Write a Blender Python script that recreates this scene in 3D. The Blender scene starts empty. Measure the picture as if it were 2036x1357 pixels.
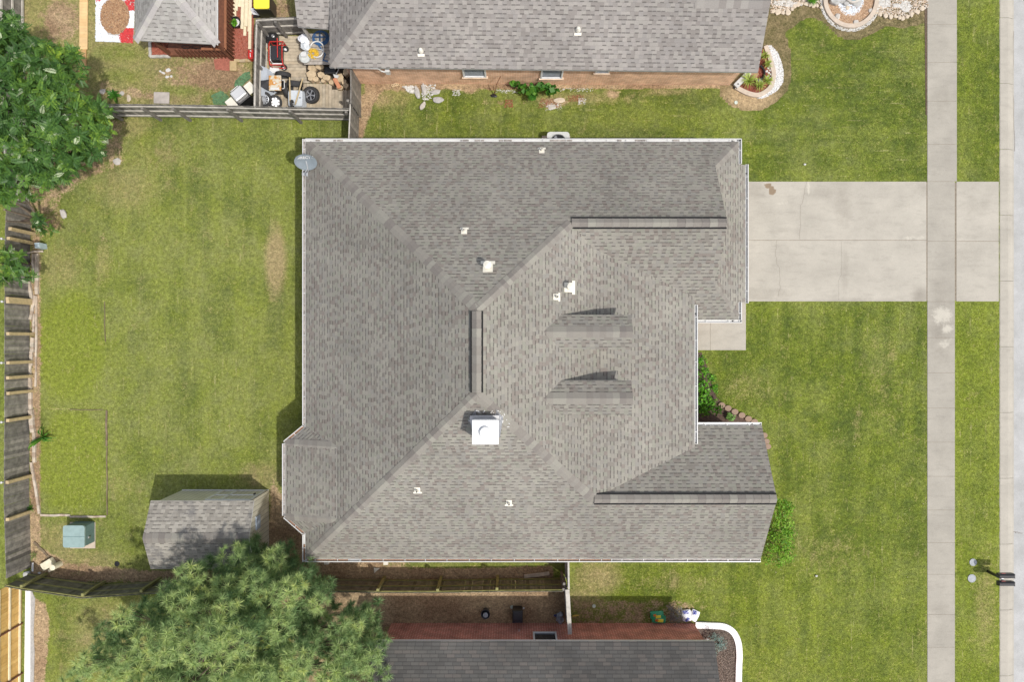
import bpy, math, random
import numpy as np
from mathutils import Vector, Matrix, noise as mnoise

R = random.Random(7)
H = 30.0                      # camera height (m)
F = 2036 * 24.0 / 36.0        # focal length in photo pixels
sc = bpy.context.scene

# ---------------------------------------------------------------- camera
cam_d = bpy.data.cameras.new("camera"); cam = bpy.data.objects.new("camera", cam_d)
sc.collection.objects.link(cam); sc.camera = cam
cam.location = (0, 0, H); cam.rotation_euler = (0, 0, 0)
cam_d.sensor_width = 36; cam_d.lens = 24; cam_d.clip_end = 1000

# ---------------------------------------------------------------- light
SUNV = Vector((0.43, -0.32, 1.0)).normalized()
elev = math.asin(SUNV.z)
w = bpy.data.worlds.new("World"); sc.world = w; w.use_nodes = True
bg = w.node_tree.nodes["Background"]
sky = w.node_tree.nodes.new("ShaderNodeTexSky"); sky.sky_type = 'NISHITA'
sky.sun_disc = False; sky.sun_elevation = elev
sky.sun_rotation = math.atan2(SUNV.x, SUNV.y)
sky.air_density = 1.0; sky.dust_density = 3.0
hs = w.node_tree.nodes.new('ShaderNodeHueSaturation'); hs.inputs['Saturation'].default_value = .55   # hazy, milky sky
w.node_tree.links.new(sky.outputs[0], hs.inputs['Color']); w.node_tree.links.new(hs.outputs[0], bg.inputs[0]); bg.inputs[1].default_value = 0.135
sl = bpy.data.lights.new("sun", 'SUN'); sl.energy = 2.65; sl.angle = math.radians(1.0); sl.color = (1, 0.955, 0.88)
sun = bpy.data.objects.new("sun", sl); sc.collection.objects.link(sun)
sun.rotation_euler = SUNV.to_track_quat('Z', 'Y').to_euler(); sun.location = (10, -8, 40)
sc.view_settings.view_transform = 'Standard'; sc.view_settings.look = 'None'
sc.view_settings.exposure = 0.26; sc.view_settings.gamma = 1.0
sc.render.engine = 'CYCLES'; sc.cycles.max_bounces = 6

# ---------------------------------------------------------------- helpers
def P(px, py, z=0.0):
    """world point at height z that stands where the photo shows pixel (px, py)"""
    k = (H - z) / F
    return Vector(((px - 1018) * k, (678.5 - py) * k, z))

COL = sc.collection
WL = {}
def wloc(o):
    return WL.get(o.name, Vector((0, 0, 0))) if o else Vector((0, 0, 0))
def tag(o, label=None, cat=None, group=None, kind=None):
    if label: o["label"] = label
    if cat: o["category"] = cat
    if group: o["group"] = group
    if kind: o["kind"] = kind
    return o
def thing(name, label, cat, loc, group=None):
    o = bpy.data.objects.new(name, None); COL.objects.link(o)
    o.location = loc; o.empty_display_size = 0.2; WL[o.name] = Vector(loc)
    return tag(o, label, cat, group)

class MB:
    def __init__(s): s.v = []; s.f = []; s.uv = []; s.mi = []
    def face(s, pts, uv=None, mi=0):
        b = len(s.v); s.v += [tuple(p) for p in pts]; s.f.append(tuple(range(b, b + len(pts))))
        s.uv.append(uv if uv else [(0, 0)] * len(pts)); s.mi.append(mi)
    def mesh(s, vs, fs, uv=(0, 0), mi=0):
        b = len(s.v); s.v += [tuple(p) for p in vs]
        for f in fs:
            s.f.append(tuple(b + i for i in f)); s.uv.append([uv] * len(f)); s.mi.append(mi)
    def box(s, c, size, rz=0, M=None, mi=0, uv=(0, 0), taper=1.0):
        x, y, z = size[0] / 2, size[1] / 2, size[2] / 2
        pts = []
        for k in (-1, 1):
            t = taper if k > 0 else 1
            for i, j in ((-1, -1), (1, -1), (1, 1), (-1, 1)): pts.append(Vector((i * x * t, j * y * t, k * z)))
        M = M or Matrix.Rotation(rz, 3, 'Z'); c = Vector(c)
        s.mesh([c + M @ p for p in pts], [(3, 2, 1, 0), (4, 5, 6, 7), (0, 1, 5, 4), (1, 2, 6, 5), (2, 3, 7, 6), (3, 0, 4, 7)], uv, mi)
    def bar(s, a, b, w, h, up=(0, 0, 1), mi=0, uv=(0, 0)):
        a = Vector(a); b = Vector(b); d = b - a; L = d.length
        if L < 1e-6: return
        d.normalize(); u = Vector(up)
        side = d.cross(u)
        if side.length < 1e-4: side = d.cross(Vector((1, 0, 0)))
        side.normalize(); u = side.cross(d)
        M = Matrix((d, side, u)).transposed()
        s.box((a + b) / 2, (L, w, h), M=M, mi=mi, uv=uv)
    def tube(s, pts, r, seg=8, r2=None, closed=False, mi=0, uv=(0, 0)):
        pts = [Vector(p) for p in pts]; n = len(pts); vs = []; fs = []
        prev = None
        for i, p in enumerate(pts):
            if closed: t = pts[(i + 1) % n] - pts[i - 1]
            else: t = pts[min(i + 1, n - 1)] - pts[max(i - 1, 0)]
            t.normalize()
            if prev is None:
                a = t.cross(Vector((0, 0, 1)))
                if a.length < 1e-3: a = t.cross(Vector((1, 0, 0)))
            else: a = prev - t * prev.dot(t)
            a.normalize(); prev = a; b = t.cross(a)
            rr = r if r2 is None else r + (r2 - r) * i / max(1, n - 1)
            for k in range(seg):
                an = 2 * math.pi * k / seg
                vs.append(p + (a * math.cos(an) + b * math.sin(an)) * rr)
        m = n if closed else n - 1
        for i in range(m):
            j = (i + 1) % n
            for k in range(seg):
                q = (k + 1) % seg
                fs.append((i * seg + k, i * seg + q, j * seg + q, j * seg + k))
        if not closed:
            fs.append(tuple(range(seg))[::-1]); fs.append(tuple((n - 1) * seg + k for k in range(seg)))
        s.mesh(vs, fs, uv, mi)
    def lathe(s, prof, c=(0, 0, 0), seg=20, M=None, mi=0, uv=(0, 0), closed=False, open_=False):
        M = M or Matrix.Identity(3); c = Vector(c); vs = []; fs = []
        for r, z in prof:
            for k in range(seg):
                a = 2 * math.pi * k / seg
                vs.append(c + M @ Vector((r * math.cos(a), r * math.sin(a), z)))
        n = len(prof)
        for i in range(n if closed else n - 1):
            j = (i + 1) % n
            for k in range(seg):
                q = (k + 1) % seg
                fs.append((i * seg + k, i * seg + q, j * seg + q, j * seg + k))
        if not closed and not open_:
            if prof[0][0] > 1e-5: fs.append(tuple(range(seg))[::-1])
            if prof[-1][0] > 1e-5: fs.append(tuple((n - 1) * seg + k for k in range(seg)))
        s.mesh(vs, fs, uv, mi)
    def prism(s, poly, z0, z1, mi=0, mside=None, uv=(0, 0)):
        n = len(poly); a = sum(poly[i][0] * poly[(i + 1) % n][1] - poly[(i + 1) % n][0] * poly[i][1] for i in range(n))
        if a < 0: poly = list(poly)[::-1]
        f0 = (lambda p: z0(p)) if callable(z0) else (lambda p: z0)
        f1 = (lambda p: z1(p)) if callable(z1) else (lambda p: z1)
        vs = [(p[0], p[1], f0(p)) for p in poly] + [(p[0], p[1], f1(p)) for p in poly]
        s.mesh(vs, [tuple(range(n, 2 * n)), tuple(range(n))[::-1]], uv, mi)
        s.mesh(vs, [(i, (i + 1) % n, n + (i + 1) % n, n + i) for i in range(n)], uv, mi if mside is None else mside)
    def rock(s, c, size, seed=0, rz=0.0, rough=0.22, sub=2, flat=0.0, uv=(0, 0)):
        V, Fc = ico(sub); c = Vector(c); rm = Matrix.Rotation(rz, 3, 'Z'); out = []
        for p in V:
            n = mnoise.noise(p * 1.3 + Vector((seed * 3.1, seed * 1.7, seed))) * rough * 2
            q = p * (1 + n)
            if flat: q.z = max(-0.6, min(0.6 - 0.0, q.z))
            out.append(c + rm @ Vector((q.x * size[0] / 2, q.y * size[1] / 2, q.z * size[2] / 2)))
        s.mesh(out, Fc, uv)
    def build(s, name, mat, parent=None, label=None, cat=None, group=None, kind=None, smooth=False, bevel=0):
        me = bpy.data.meshes.new(name)
        org = wloc(parent)
        own = Vector((0, 0, 0))
        if parent is None and kind != 'structure' and s.v:
            xs = [p[0] for p in s.v]; ys = [p[1] for p in s.v]; zs = [p[2] for p in s.v]
            own = Vector(((min(xs) + max(xs)) / 2, (min(ys) + max(ys)) / 2, min(zs)))
        o0 = org + own
        me.from_pydata([(p[0] - o0.x, p[1] - o0.y, p[2] - o0.z) for p in s.v], [], s.f)
        uvl = me.uv_layers.new(name="UVMap")
        flat = [c for fuv in s.uv for t in fuv for c in t]
        uvl.data.foreach_set("uv", flat)
        for m in (mat if isinstance(mat, (list, tuple)) else [mat]): me.materials.append(m)
        if any(s.mi): me.polygons.foreach_set("material_index", s.mi)
        if smooth: me.polygons.foreach_set("use_smooth", [True] * len(me.polygons))
        me.update()
        o = bpy.data.objects.new(name, me); COL.objects.link(o); o.location = own
        if parent: o.parent = parent
        WL[o.name] = o0.copy()
        if bevel:
            b = o.modifiers.new("bevel", 'BEVEL'); b.width = bevel; b.segments = 2; b.limit_method = 'ANGLE'
        if smooth == 'auto' or bevel:
            pass
        return tag(o, label, cat, group, kind)

_ico = {}
def ico(sub):
    if sub in _ico: return _ico[sub]
    import bmesh
    bm = bmesh.new(); bmesh.ops.create_icosphere(bm, subdivisions=sub, radius=1)
    V = [v.co.copy() for v in bm.verts]; Fc = [tuple(v.index for v in f.verts) for f in bm.faces]
    bm.free(); _ico[sub] = (V, Fc); return _ico[sub]

def arr_mesh(name, V, k, UV, mat, parent=None, **kw):
    """V: (n,k,3) array of separate k-gons in world space; UV: (n,2) per face"""
    n = V.shape[0]; o0 = wloc(parent)
    own = Vector((0, 0, 0))
    if parent is None and kw.get('kind') != 'structure':
        mn = V.reshape(-1, 3).min(0); mx = V.reshape(-1, 3).max(0); own = Vector(((mn[0] + mx[0]) / 2, (mn[1] + mx[1]) / 2, mn[2]))
    V = V - np.array(o0 + own)
    me = bpy.data.meshes.new(name); me.vertices.add(n * k); me.vertices.foreach_set("co", V.reshape(-1).astype(np.float32))
    me.loops.add(n * k); me.loops.foreach_set("vertex_index", np.arange(n * k, dtype=np.int32))
    me.polygons.add(n); me.polygons.foreach_set("loop_start", np.arange(0, n * k, k, dtype=np.int32))
    uvl = me.uv_layers.new(name="UVMap"); uvl.data.foreach_set("uv", np.repeat(UV, k, axis=0).reshape(-1).astype(np.float32))
    me.materials.append(mat); me.update(calc_edges=True)
    o = bpy.data.objects.new(name, me); COL.objects.link(o); o.location = own
    if parent: o.parent = parent
    WL[o.name] = o0 + own
    return tag(o, kw.get('label'), kw.get('cat'), kw.get('group'), kw.get('kind'))

def dup(root, loc, rz=0, label=None, group=None):
    c = root.copy(); COL.objects.link(c); c.location = loc; c.rotation_euler.z = root.rotation_euler.z + rz
    if label: c["label"] = label
    if group: c["group"] = group
    for ch in list(root.children):
        d = ch.copy(); COL.objects.link(d); d.parent = c
        for g in list(ch.children):
            e = g.copy(); COL.objects.link(e); e.parent = d
    return c

# ---------------------------------------------------------------- materials
class NT:
    def __init__(s, name):
        m = bpy.data.materials.new(name); m.use_nodes = True; s.m = m; s.t = m.node_tree; s.t.nodes.clear()
        s.out = s.t.nodes.new("ShaderNodeOutputMaterial"); s.b = s.t.nodes.new("ShaderNodeBsdfPrincipled")
        s.t.links.new(s.b.outputs[0], s.out.inputs[0]); s._tc = None
    def n(s, typ, **kw):
        nd = s.t.nodes.new(typ)
        for k, v in kw.items(): setattr(nd, k, v)
        return nd
    def l(s, a, b): s.t.links.new(a, b)
    def put(s, inp, v):
        if hasattr(v, 'is_output') or isinstance(v, bpy.types.NodeSocket): s.l(v, inp)
        elif isinstance(v, (tuple, list)) and len(v) == 3 and inp.type == 'RGBA': inp.default_value = (*v, 1)
        else: inp.default_value = v
    def tc(s, k='Object'):
        if not s._tc: s._tc = s.n("ShaderNodeTexCoord")
        return s._tc.outputs[k]
    def math(s, op, a, b=0.0, c=0.0, clamp=False):
        nd = s.n("ShaderNodeMath", operation=op, use_clamp=clamp); s.put(nd.inputs[0], a); s.put(nd.inputs[1], b); s.put(nd.inputs[2], c)
        return nd.outputs[0]
    def mix(s, f, a, b, blend='MIX'):
        nd = s.n("ShaderNodeMix", data_type='RGBA', blend_type=blend); s.put(nd.inputs[0], f); s.put(nd.inputs[6], a); s.put(nd.inputs[7], b)
        return nd.outputs[2]
    def noise(s, scale, detail=3, rough=.55, vec=None, stretch=None):
        nd = s.n("ShaderNodeTexNoise"); nd.inputs['Scale'].default_value = scale; nd.inputs['Detail'].default_value = detail; nd.inputs['Roughness'].default_value = rough
        v = vec if vec is not None else s.tc()
        if stretch:
            mp = s.n("ShaderNodeMapping"); s.l(v, mp.inputs[0]); mp.inputs['Scale'].default_value = stretch; v = mp.outputs[0]
        s.l(v, nd.inputs[0]); return nd.outputs[0]
    def white(s, vec, dims='2D', out=0):
        nd = s.n("ShaderNodeTexWhiteNoise", noise_dimensions=dims); s.put(nd.inputs[0], vec); return nd.outputs[out]
    def comb(s, x, y, z=0.0):
        nd = s.n("ShaderNodeCombineXYZ"); s.put(nd.inputs[0], x); s.put(nd.inputs[1], y); s.put(nd.inputs[2], z); return nd.outputs[0]
    def sep(s, v):
        nd = s.n("ShaderNodeSeparateXYZ"); s.l(v, nd.inputs[0]); return nd.outputs
    def ramp(s, f, stops, interp='LINEAR'):
        nd = s.n("ShaderNodeValToRGB"); cr = nd.color_ramp; cr.interpolation = interp
        while len(cr.elements) > 1: cr.elements.remove(cr.elements[-1])
        cr.elements[0].position = stops[0][0]; cr.elements[0].color = (*stops[0][1], 1)
        for p, c in stops[1:]:
            e = cr.elements.new(p); e.color = (*c, 1)
        s.put(nd.inputs[0], f); return nd.outputs[0]
    def rng(s, v, a, b, c=0.0, d=1.0):
        nd = s.n("ShaderNodeMapRange"); s.put(nd.inputs[0], v)
        for i, x in enumerate((a, b, c, d)): nd.inputs[i + 1].default_value = x
        return nd.outputs[0]
    def bump(s, h, dist=.01, strength=1.0):
        nd = s.n("ShaderNodeBump"); nd.inputs['Strength'].default_value = strength; nd.inputs['Distance'].default_value = dist
        s.put(nd.inputs['Height'], h); s.l(nd.outputs[0], s.b.inputs['Normal'])
    def done(s, col, rough=.8, metal=0.0, spec=None):
        s.put(s.b.inputs['Base Color'], col); s.put(s.b.inputs['Roughness'], rough); s.b.inputs['Metallic'].default_value = metal
        if spec is not None: s.b.inputs['Specular IOR Level'].default_value = spec
        return s.m

def sc_(c, k): return tuple(min(1, x * k) for x in c)
def M_plain(name, col, rough=.7, var=.18, scale=6, bump=0, metal=0, spec=None):
    t = NT(name)
    f = t.noise(scale, 4); f = t.rng(f, .3, .7)
    if bump: t.bump(t.noise(scale * 6, 3), bump)
    return t.done(t.mix(f, sc_(col, 1 - var), sc_(col, 1 + var)), rough, metal, spec)
def M_island(name, cols, rough=.8, var=.2, scale=8, bump=0, metal=0, stretch=None, spec=None):
    t = NT(name); g = t.n("ShaderNodeNewGeometry")
    n = len(cols)
    c = t.ramp(g.outputs['Random Per Island'], [(i / max(1, n - 1), cc) for i, cc in enumerate(cols)])
    f = t.rng(t.noise(scale, 4, stretch=stretch), .3, .7)
    c = t.mix(f, t.mix(1.0, c, (1 - var,) * 3, 'MULTIPLY'), t.mix(1.0, c, (1 + var * .6,) * 3, 'MULTIPLY'))
    if bump: t.bump(t.noise(scale * 5, 3), bump)
    return t.done(c, rough, metal, spec)
def M_leaf(name, cols, tint=None, rough=.5, trans=.3, amt=.55):
    t = NT(name); g = t.n("ShaderNodeNewGeometry"); u = t.sep(t.tc('UV'))
    f = t.math('ADD', t.math('MULTIPLY', u[0], amt), t.math('MULTIPLY', g.outputs['Random Per Island'], 1 - amt))
    n = len(cols); c = t.ramp(f, [(i / max(1, n - 1), cc) for i, cc in enumerate(cols)])
    if tint: c = t.mix(t.math('GREATER_THAN', u[1], .5), c, tint)
    t.put(t.b.inputs['Base Color'], c); t.b.inputs['Roughness'].default_value = rough; t.b.inputs['Specular IOR Level'].default_value = .3
    tr = t.n("ShaderNodeBsdfTranslucent"); t.l(c, tr.inputs[0])
    mx = t.n("ShaderNodeMixShader"); mx.inputs[0].default_value = trans
    t.l(t.b.outputs[0], mx.inputs[1]); t.l(tr.outputs[0], mx.inputs[2]); t.l(mx.outputs[0], t.out.inputs[0])
    return t.m

def M_shingle(name, cols, dash=(.06, .055, .05), dashk=.66, course=.143, tab=.158, mot=.12, tooth=.5, teeth=True, blotch=None):
    t = NT(name); uv = t.sep(t.tc('UV'))
    v = t.math('DIVIDE', uv[1], course); row = t.math('FLOOR', v); fv = t.math('FRACT', v)
    off = t.math('MULTIPLY', t.white(t.comb(row, 3.3)), 7.0)
    u = t.math('ADD', t.math('DIVIDE', uv[0], tab), off)
    col = t.math('FLOOR', u); fu = t.math('FRACT', u)
    r1 = t.white(t.comb(col, row)); 
    c = t.ramp(r1, [(i / (len(cols)) , cc) for i, cc in enumerate(cols)], 'CONSTANT')
    # broad blending of the shingle lots, granule speckle
    c = t.mix(t.math('MULTIPLY', t.noise(.55, 3), .4), c, cols[len(cols) // 2])
    c = t.mix(1.0, c, t.ramp(t.noise(.35, 4), [(.3, (1 - mot,) * 3), (.7, (1 + mot,) * 3)]), 'MULTIPLY')
    c = t.mix(1.0, c, t.ramp(t.noise(60, 2), [(.3, (.86,) * 3), (.7, (1.14,) * 3)]), 'MULTIPLY')
    r2 = t.white(t.comb(t.math('ADD', col, 17.0), row))
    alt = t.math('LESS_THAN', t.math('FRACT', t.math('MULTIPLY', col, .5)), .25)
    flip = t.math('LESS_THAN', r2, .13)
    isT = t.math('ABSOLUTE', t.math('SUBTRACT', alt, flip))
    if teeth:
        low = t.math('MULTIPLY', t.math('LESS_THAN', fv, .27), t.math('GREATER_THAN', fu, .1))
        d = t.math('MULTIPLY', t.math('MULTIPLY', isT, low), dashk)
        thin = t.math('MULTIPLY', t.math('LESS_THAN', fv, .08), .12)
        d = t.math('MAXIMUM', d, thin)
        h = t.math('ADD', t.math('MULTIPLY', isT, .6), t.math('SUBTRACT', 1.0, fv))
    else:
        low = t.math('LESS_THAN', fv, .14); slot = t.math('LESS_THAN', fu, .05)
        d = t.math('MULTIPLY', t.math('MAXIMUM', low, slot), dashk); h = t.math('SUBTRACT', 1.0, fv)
    c = t.mix(d, c, dash)  # dark granule band and tab-edge shadow, both painted as dashes in the colour
    if blotch:
        s_ = t.rng(t.noise(.9, 5, .65, stretch=(1, 1, 1)), blotch[0], blotch[0] + .12)
        c = t.mix(t.math('MULTIPLY', s_, blotch[1]), c, blotch[2])  # darker patches placed by noise over the slopes
    t.bump(h, .006, .9)
    return t.done(c, .92, spec=.25)

def M_brick(name, c1, c2, mortar, scale=1.0):
    t = NT(name); b = t.n("ShaderNodeTexBrick"); t.l(t.tc('UV'), b.inputs[0])
    b.inputs['Scale'].default_value = scale; b.inputs['Brick Width'].default_value = .215; b.inputs['Row Height'].default_value = .075
    b.inputs['Mortar Size'].default_value = .013; b.inputs['Bias'].default_value = 0
    t.put(b.inputs[1], c1); t.put(b.inputs[2], c2); t.put(b.inputs[3], mortar)
    c = t.mix(1.0, b.outputs[0], t.ramp(t.noise(2.2, 5), [(.3, (.72,) * 3), (.7, (1.25,) * 3)]), 'MULTIPLY')
    t.bump(b.outputs[1], .004, -1)
    return t.done(c, .9)

m_white = M_plain("white_paint", (.6, .6, .59), .35, .04, 3)
m_trim = M_plain("window_frame_paint", (.75, .76, .77), .4, .05)
m_black = M_plain("black_plastic", (.018, .018, .02), .35, .3)
m_rubber = M_plain("tyre_rubber", (.03, .03, .031), .8, .3, 20)
m_grey = M_plain("grey_plastic", (.33, .36, .4), .45, .1)
m_steel = M_plain("brushed_metal", (.42, .42, .43), .4, .15, metal=.7)
m_galv = M_plain("galvanised_metal", (.45, .46, .47), .5, .12, metal=.3)
m_red = M_plain("red_paint", (.5, .03, .025), .35, .15)
m_yellow = M_plain("yellow_plastic", (.85, .75, .06), .4, .08)
m_brownp = M_plain("brown_stain_wood", (.17, .065, .035), .7, .3, 9)
m_glass = NT("window_glass").done((.03, .04, .05), .06)
m_dark = M_plain("dark_void", (.01, .01, .01), .9)
m_cream = M_plain("cream_plastic", (.78, .72, .55), .5, .08)
m_beige = M_plain("beige_vent_paint", (.72, .69, .6), .6, .1)
SHM = [(.20, .181, .161), (.256, .238, .211), (.277, .263, .227), (.232, .22, .201), (.243, .238, .201), (.267, .25, .219), (.208, .178, .16), (.246, .228, .206)]
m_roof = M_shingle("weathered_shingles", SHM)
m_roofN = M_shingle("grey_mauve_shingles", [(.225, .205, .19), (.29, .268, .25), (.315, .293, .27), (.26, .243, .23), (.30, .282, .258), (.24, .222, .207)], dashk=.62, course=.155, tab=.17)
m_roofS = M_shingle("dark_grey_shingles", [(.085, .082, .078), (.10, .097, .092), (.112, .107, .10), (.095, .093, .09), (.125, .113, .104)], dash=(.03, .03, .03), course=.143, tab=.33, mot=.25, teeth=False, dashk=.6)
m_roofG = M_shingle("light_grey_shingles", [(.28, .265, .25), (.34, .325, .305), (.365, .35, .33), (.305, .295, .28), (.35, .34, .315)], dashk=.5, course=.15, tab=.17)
m_roofShed = M_shingle("patchy_shingles", [(.24, .222, .193), (.31, .288, .25), (.36, .338, .295), (.27, .252, .222), (.33, .308, .27)], dashk=.6, course=.15, tab=.17, blotch=(.53, .6, (.10, .10, .11)))
def M_cap(name, cols):
    t = NT(name); g = t.n("ShaderNodeNewGeometry")
    c = t.ramp(t.white(t.comb(t.math('FLOOR', t.sep(t.tc('UV'))[0]), 1.0)), [(i / len(cols), cc) for i, cc in enumerate(cols)], 'CONSTANT')
    c = t.mix(1.0, c, t.ramp(t.noise(50, 2), [(.3, (.88,) * 3), (.7, (1.12,) * 3)]), 'MULTIPLY')
    return t.done(c, .92, spec=.25)
m_cap = M_cap("ridge_cap_shingles", [(.222, .204, .182), (.25, .234, .206), (.272, .26, .226), (.20, .182, .165), (.24, .224, .2)])
m_capN = M_cap("mauve_cap_shingles", [(.235, .215, .20), (.275, .257, .238), (.255, .237, .222), (.295, .277, .255)])
m_brickR = M_brick("dark_red_brick", (.40, .06, .045), (.56, .12, .085), (.8, .52, .42))
m_brickT = M_brick("tan_brick", (.60, .31, .18), (.74, .43, .27), (.78, .6, .45))
m_oldwood = M_island("weathered_grey_wood", [(.10, .092, .083), (.23, .215, .19), (.145, .135, .122), (.31, .285, .25), (.18, .168, .15)], .9, .4, 5, stretch=(1, 1, 1))
m_silver = M_island("silvered_wood", [(.38, .36, .33), (.5, .47, .42), (.43, .41, .37)], .85, .25, 6)
m_moss = M_island("mossy_wood", [(.19, .19, .06), (.27, .26, .095), (.22, .21, .10)], .9, .3, 5)
m_mossSlat = M_island("mossy_dark_slats", [(.10, .10, .065), (.18, .175, .12), (.13, .125, .095), (.21, .20, .155)], .9, .35, 5)
m_newwood = M_island("new_pine_wood", [(.62, .38, .115), (.70, .46, .16), (.56, .34, .10)], .75, .15, 6)
m_palewood = M_island("pale_new_wood", [(.72, .62, .42), (.78, .69, .5), (.66, .56, .38)], .75, .15, 6)
m_tanpost = M_island("tan_post_wood", [(.43, .31, .16), (.50, .385, .21), (.45, .36, .24)], .8, .2, 6)
m_deck = M_island("deck_boards", [(.42, .35, .26), (.5, .43, .32), (.36, .31, .24), (.46, .38, .27)], .85, .25, 5)
m_log = M_island("old_timber", [(.33, .25, .19), (.45, .37, .29), (.52, .46, .38)], .9, .3, 6)
m_stone = M_island("sandstone", [(.5, .40, .27), (.62, .54, .42), (.7, .66, .58), (.55, .5, .46), (.6, .47, .28)], .85, .2, 5, bump=.01)
m_greystone = M_island("grey_limestone", [(.33, .33, .32), (.45, .44, .42), (.5, .46, .41), (.38, .40, .41)], .85, .25, 5, bump=.01)
m_pebble = M_island("white_pebbles", [(.4, .38, .35), (.66, .65, .62), (.58, .57, .55), (.62, .61, .60)], .8, .1, 20)
m_bluepeb = M_island("bluish_white_gravel", [(.55, .6, .66), (.8, .84, .88), (.66, .72, .8), (.75, .78, .82)], .8, .1, 20)
m_redmulch = M_island("red_mulch", [(.22, .05, .03), (.36, .10, .06), (.28, .09, .06), (.42, .18, .12)], .95, .3, 15)
m_chip = M_island("brown_wood_chips", [(.24, .13, .075), (.36, .21, .12), (.50, .34, .2), (.30, .17, .10)], .95, .3, 15)
m_curb = M_plain("tan_kerb_concrete", (.5, .42, .34), .85, .12, 5)
m_whitecurb = M_plain("white_painted_kerb", (.8, .8, .8), .7, .08, 6)
# ================================================================= SETTING: ground
def smooth(a, b, x):
    t = np.clip((x - a) / (b - a), 0, 1); return t * t * (3 - 2 * t)
def polysd(px, py, poly):
    """signed distance (positive inside) to polygon, numpy"""
    d = np.full(px.shape, 1e9); ins = np.zeros(px.shape, bool); n = len(poly)
    for i in range(n):
        ax, ay = poly[i]; bx, by = poly[(i + 1) % n]
        ex, ey = bx - ax, by - ay
        t = np.clip(((px - ax) * ex + (py - ay) * ey) / (ex * ex + ey * ey + 1e-9), 0, 1)
        d = np.minimum(d, np.hypot(px - ax - t * ex, py - ay - t * ey))
        c = ((ay > py) != (by > py)) & (px < (bx - ax) * (py - ay) / ((by - ay) + 1e-12) + ax)
        ins ^= c
    return np.where(ins, d, -d)
def rect(x0, y0, x1, y1): return [(x0, y0), (x1, y0), (x1, y1), (x0, y1)]
def ell(px, py, cx, cy, rx, ry, soft=.5):
    return 1 - smooth(1 - soft, 1 + soft * .4, np.hypot((px - cx) / rx, (py - cy) / ry))

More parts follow.
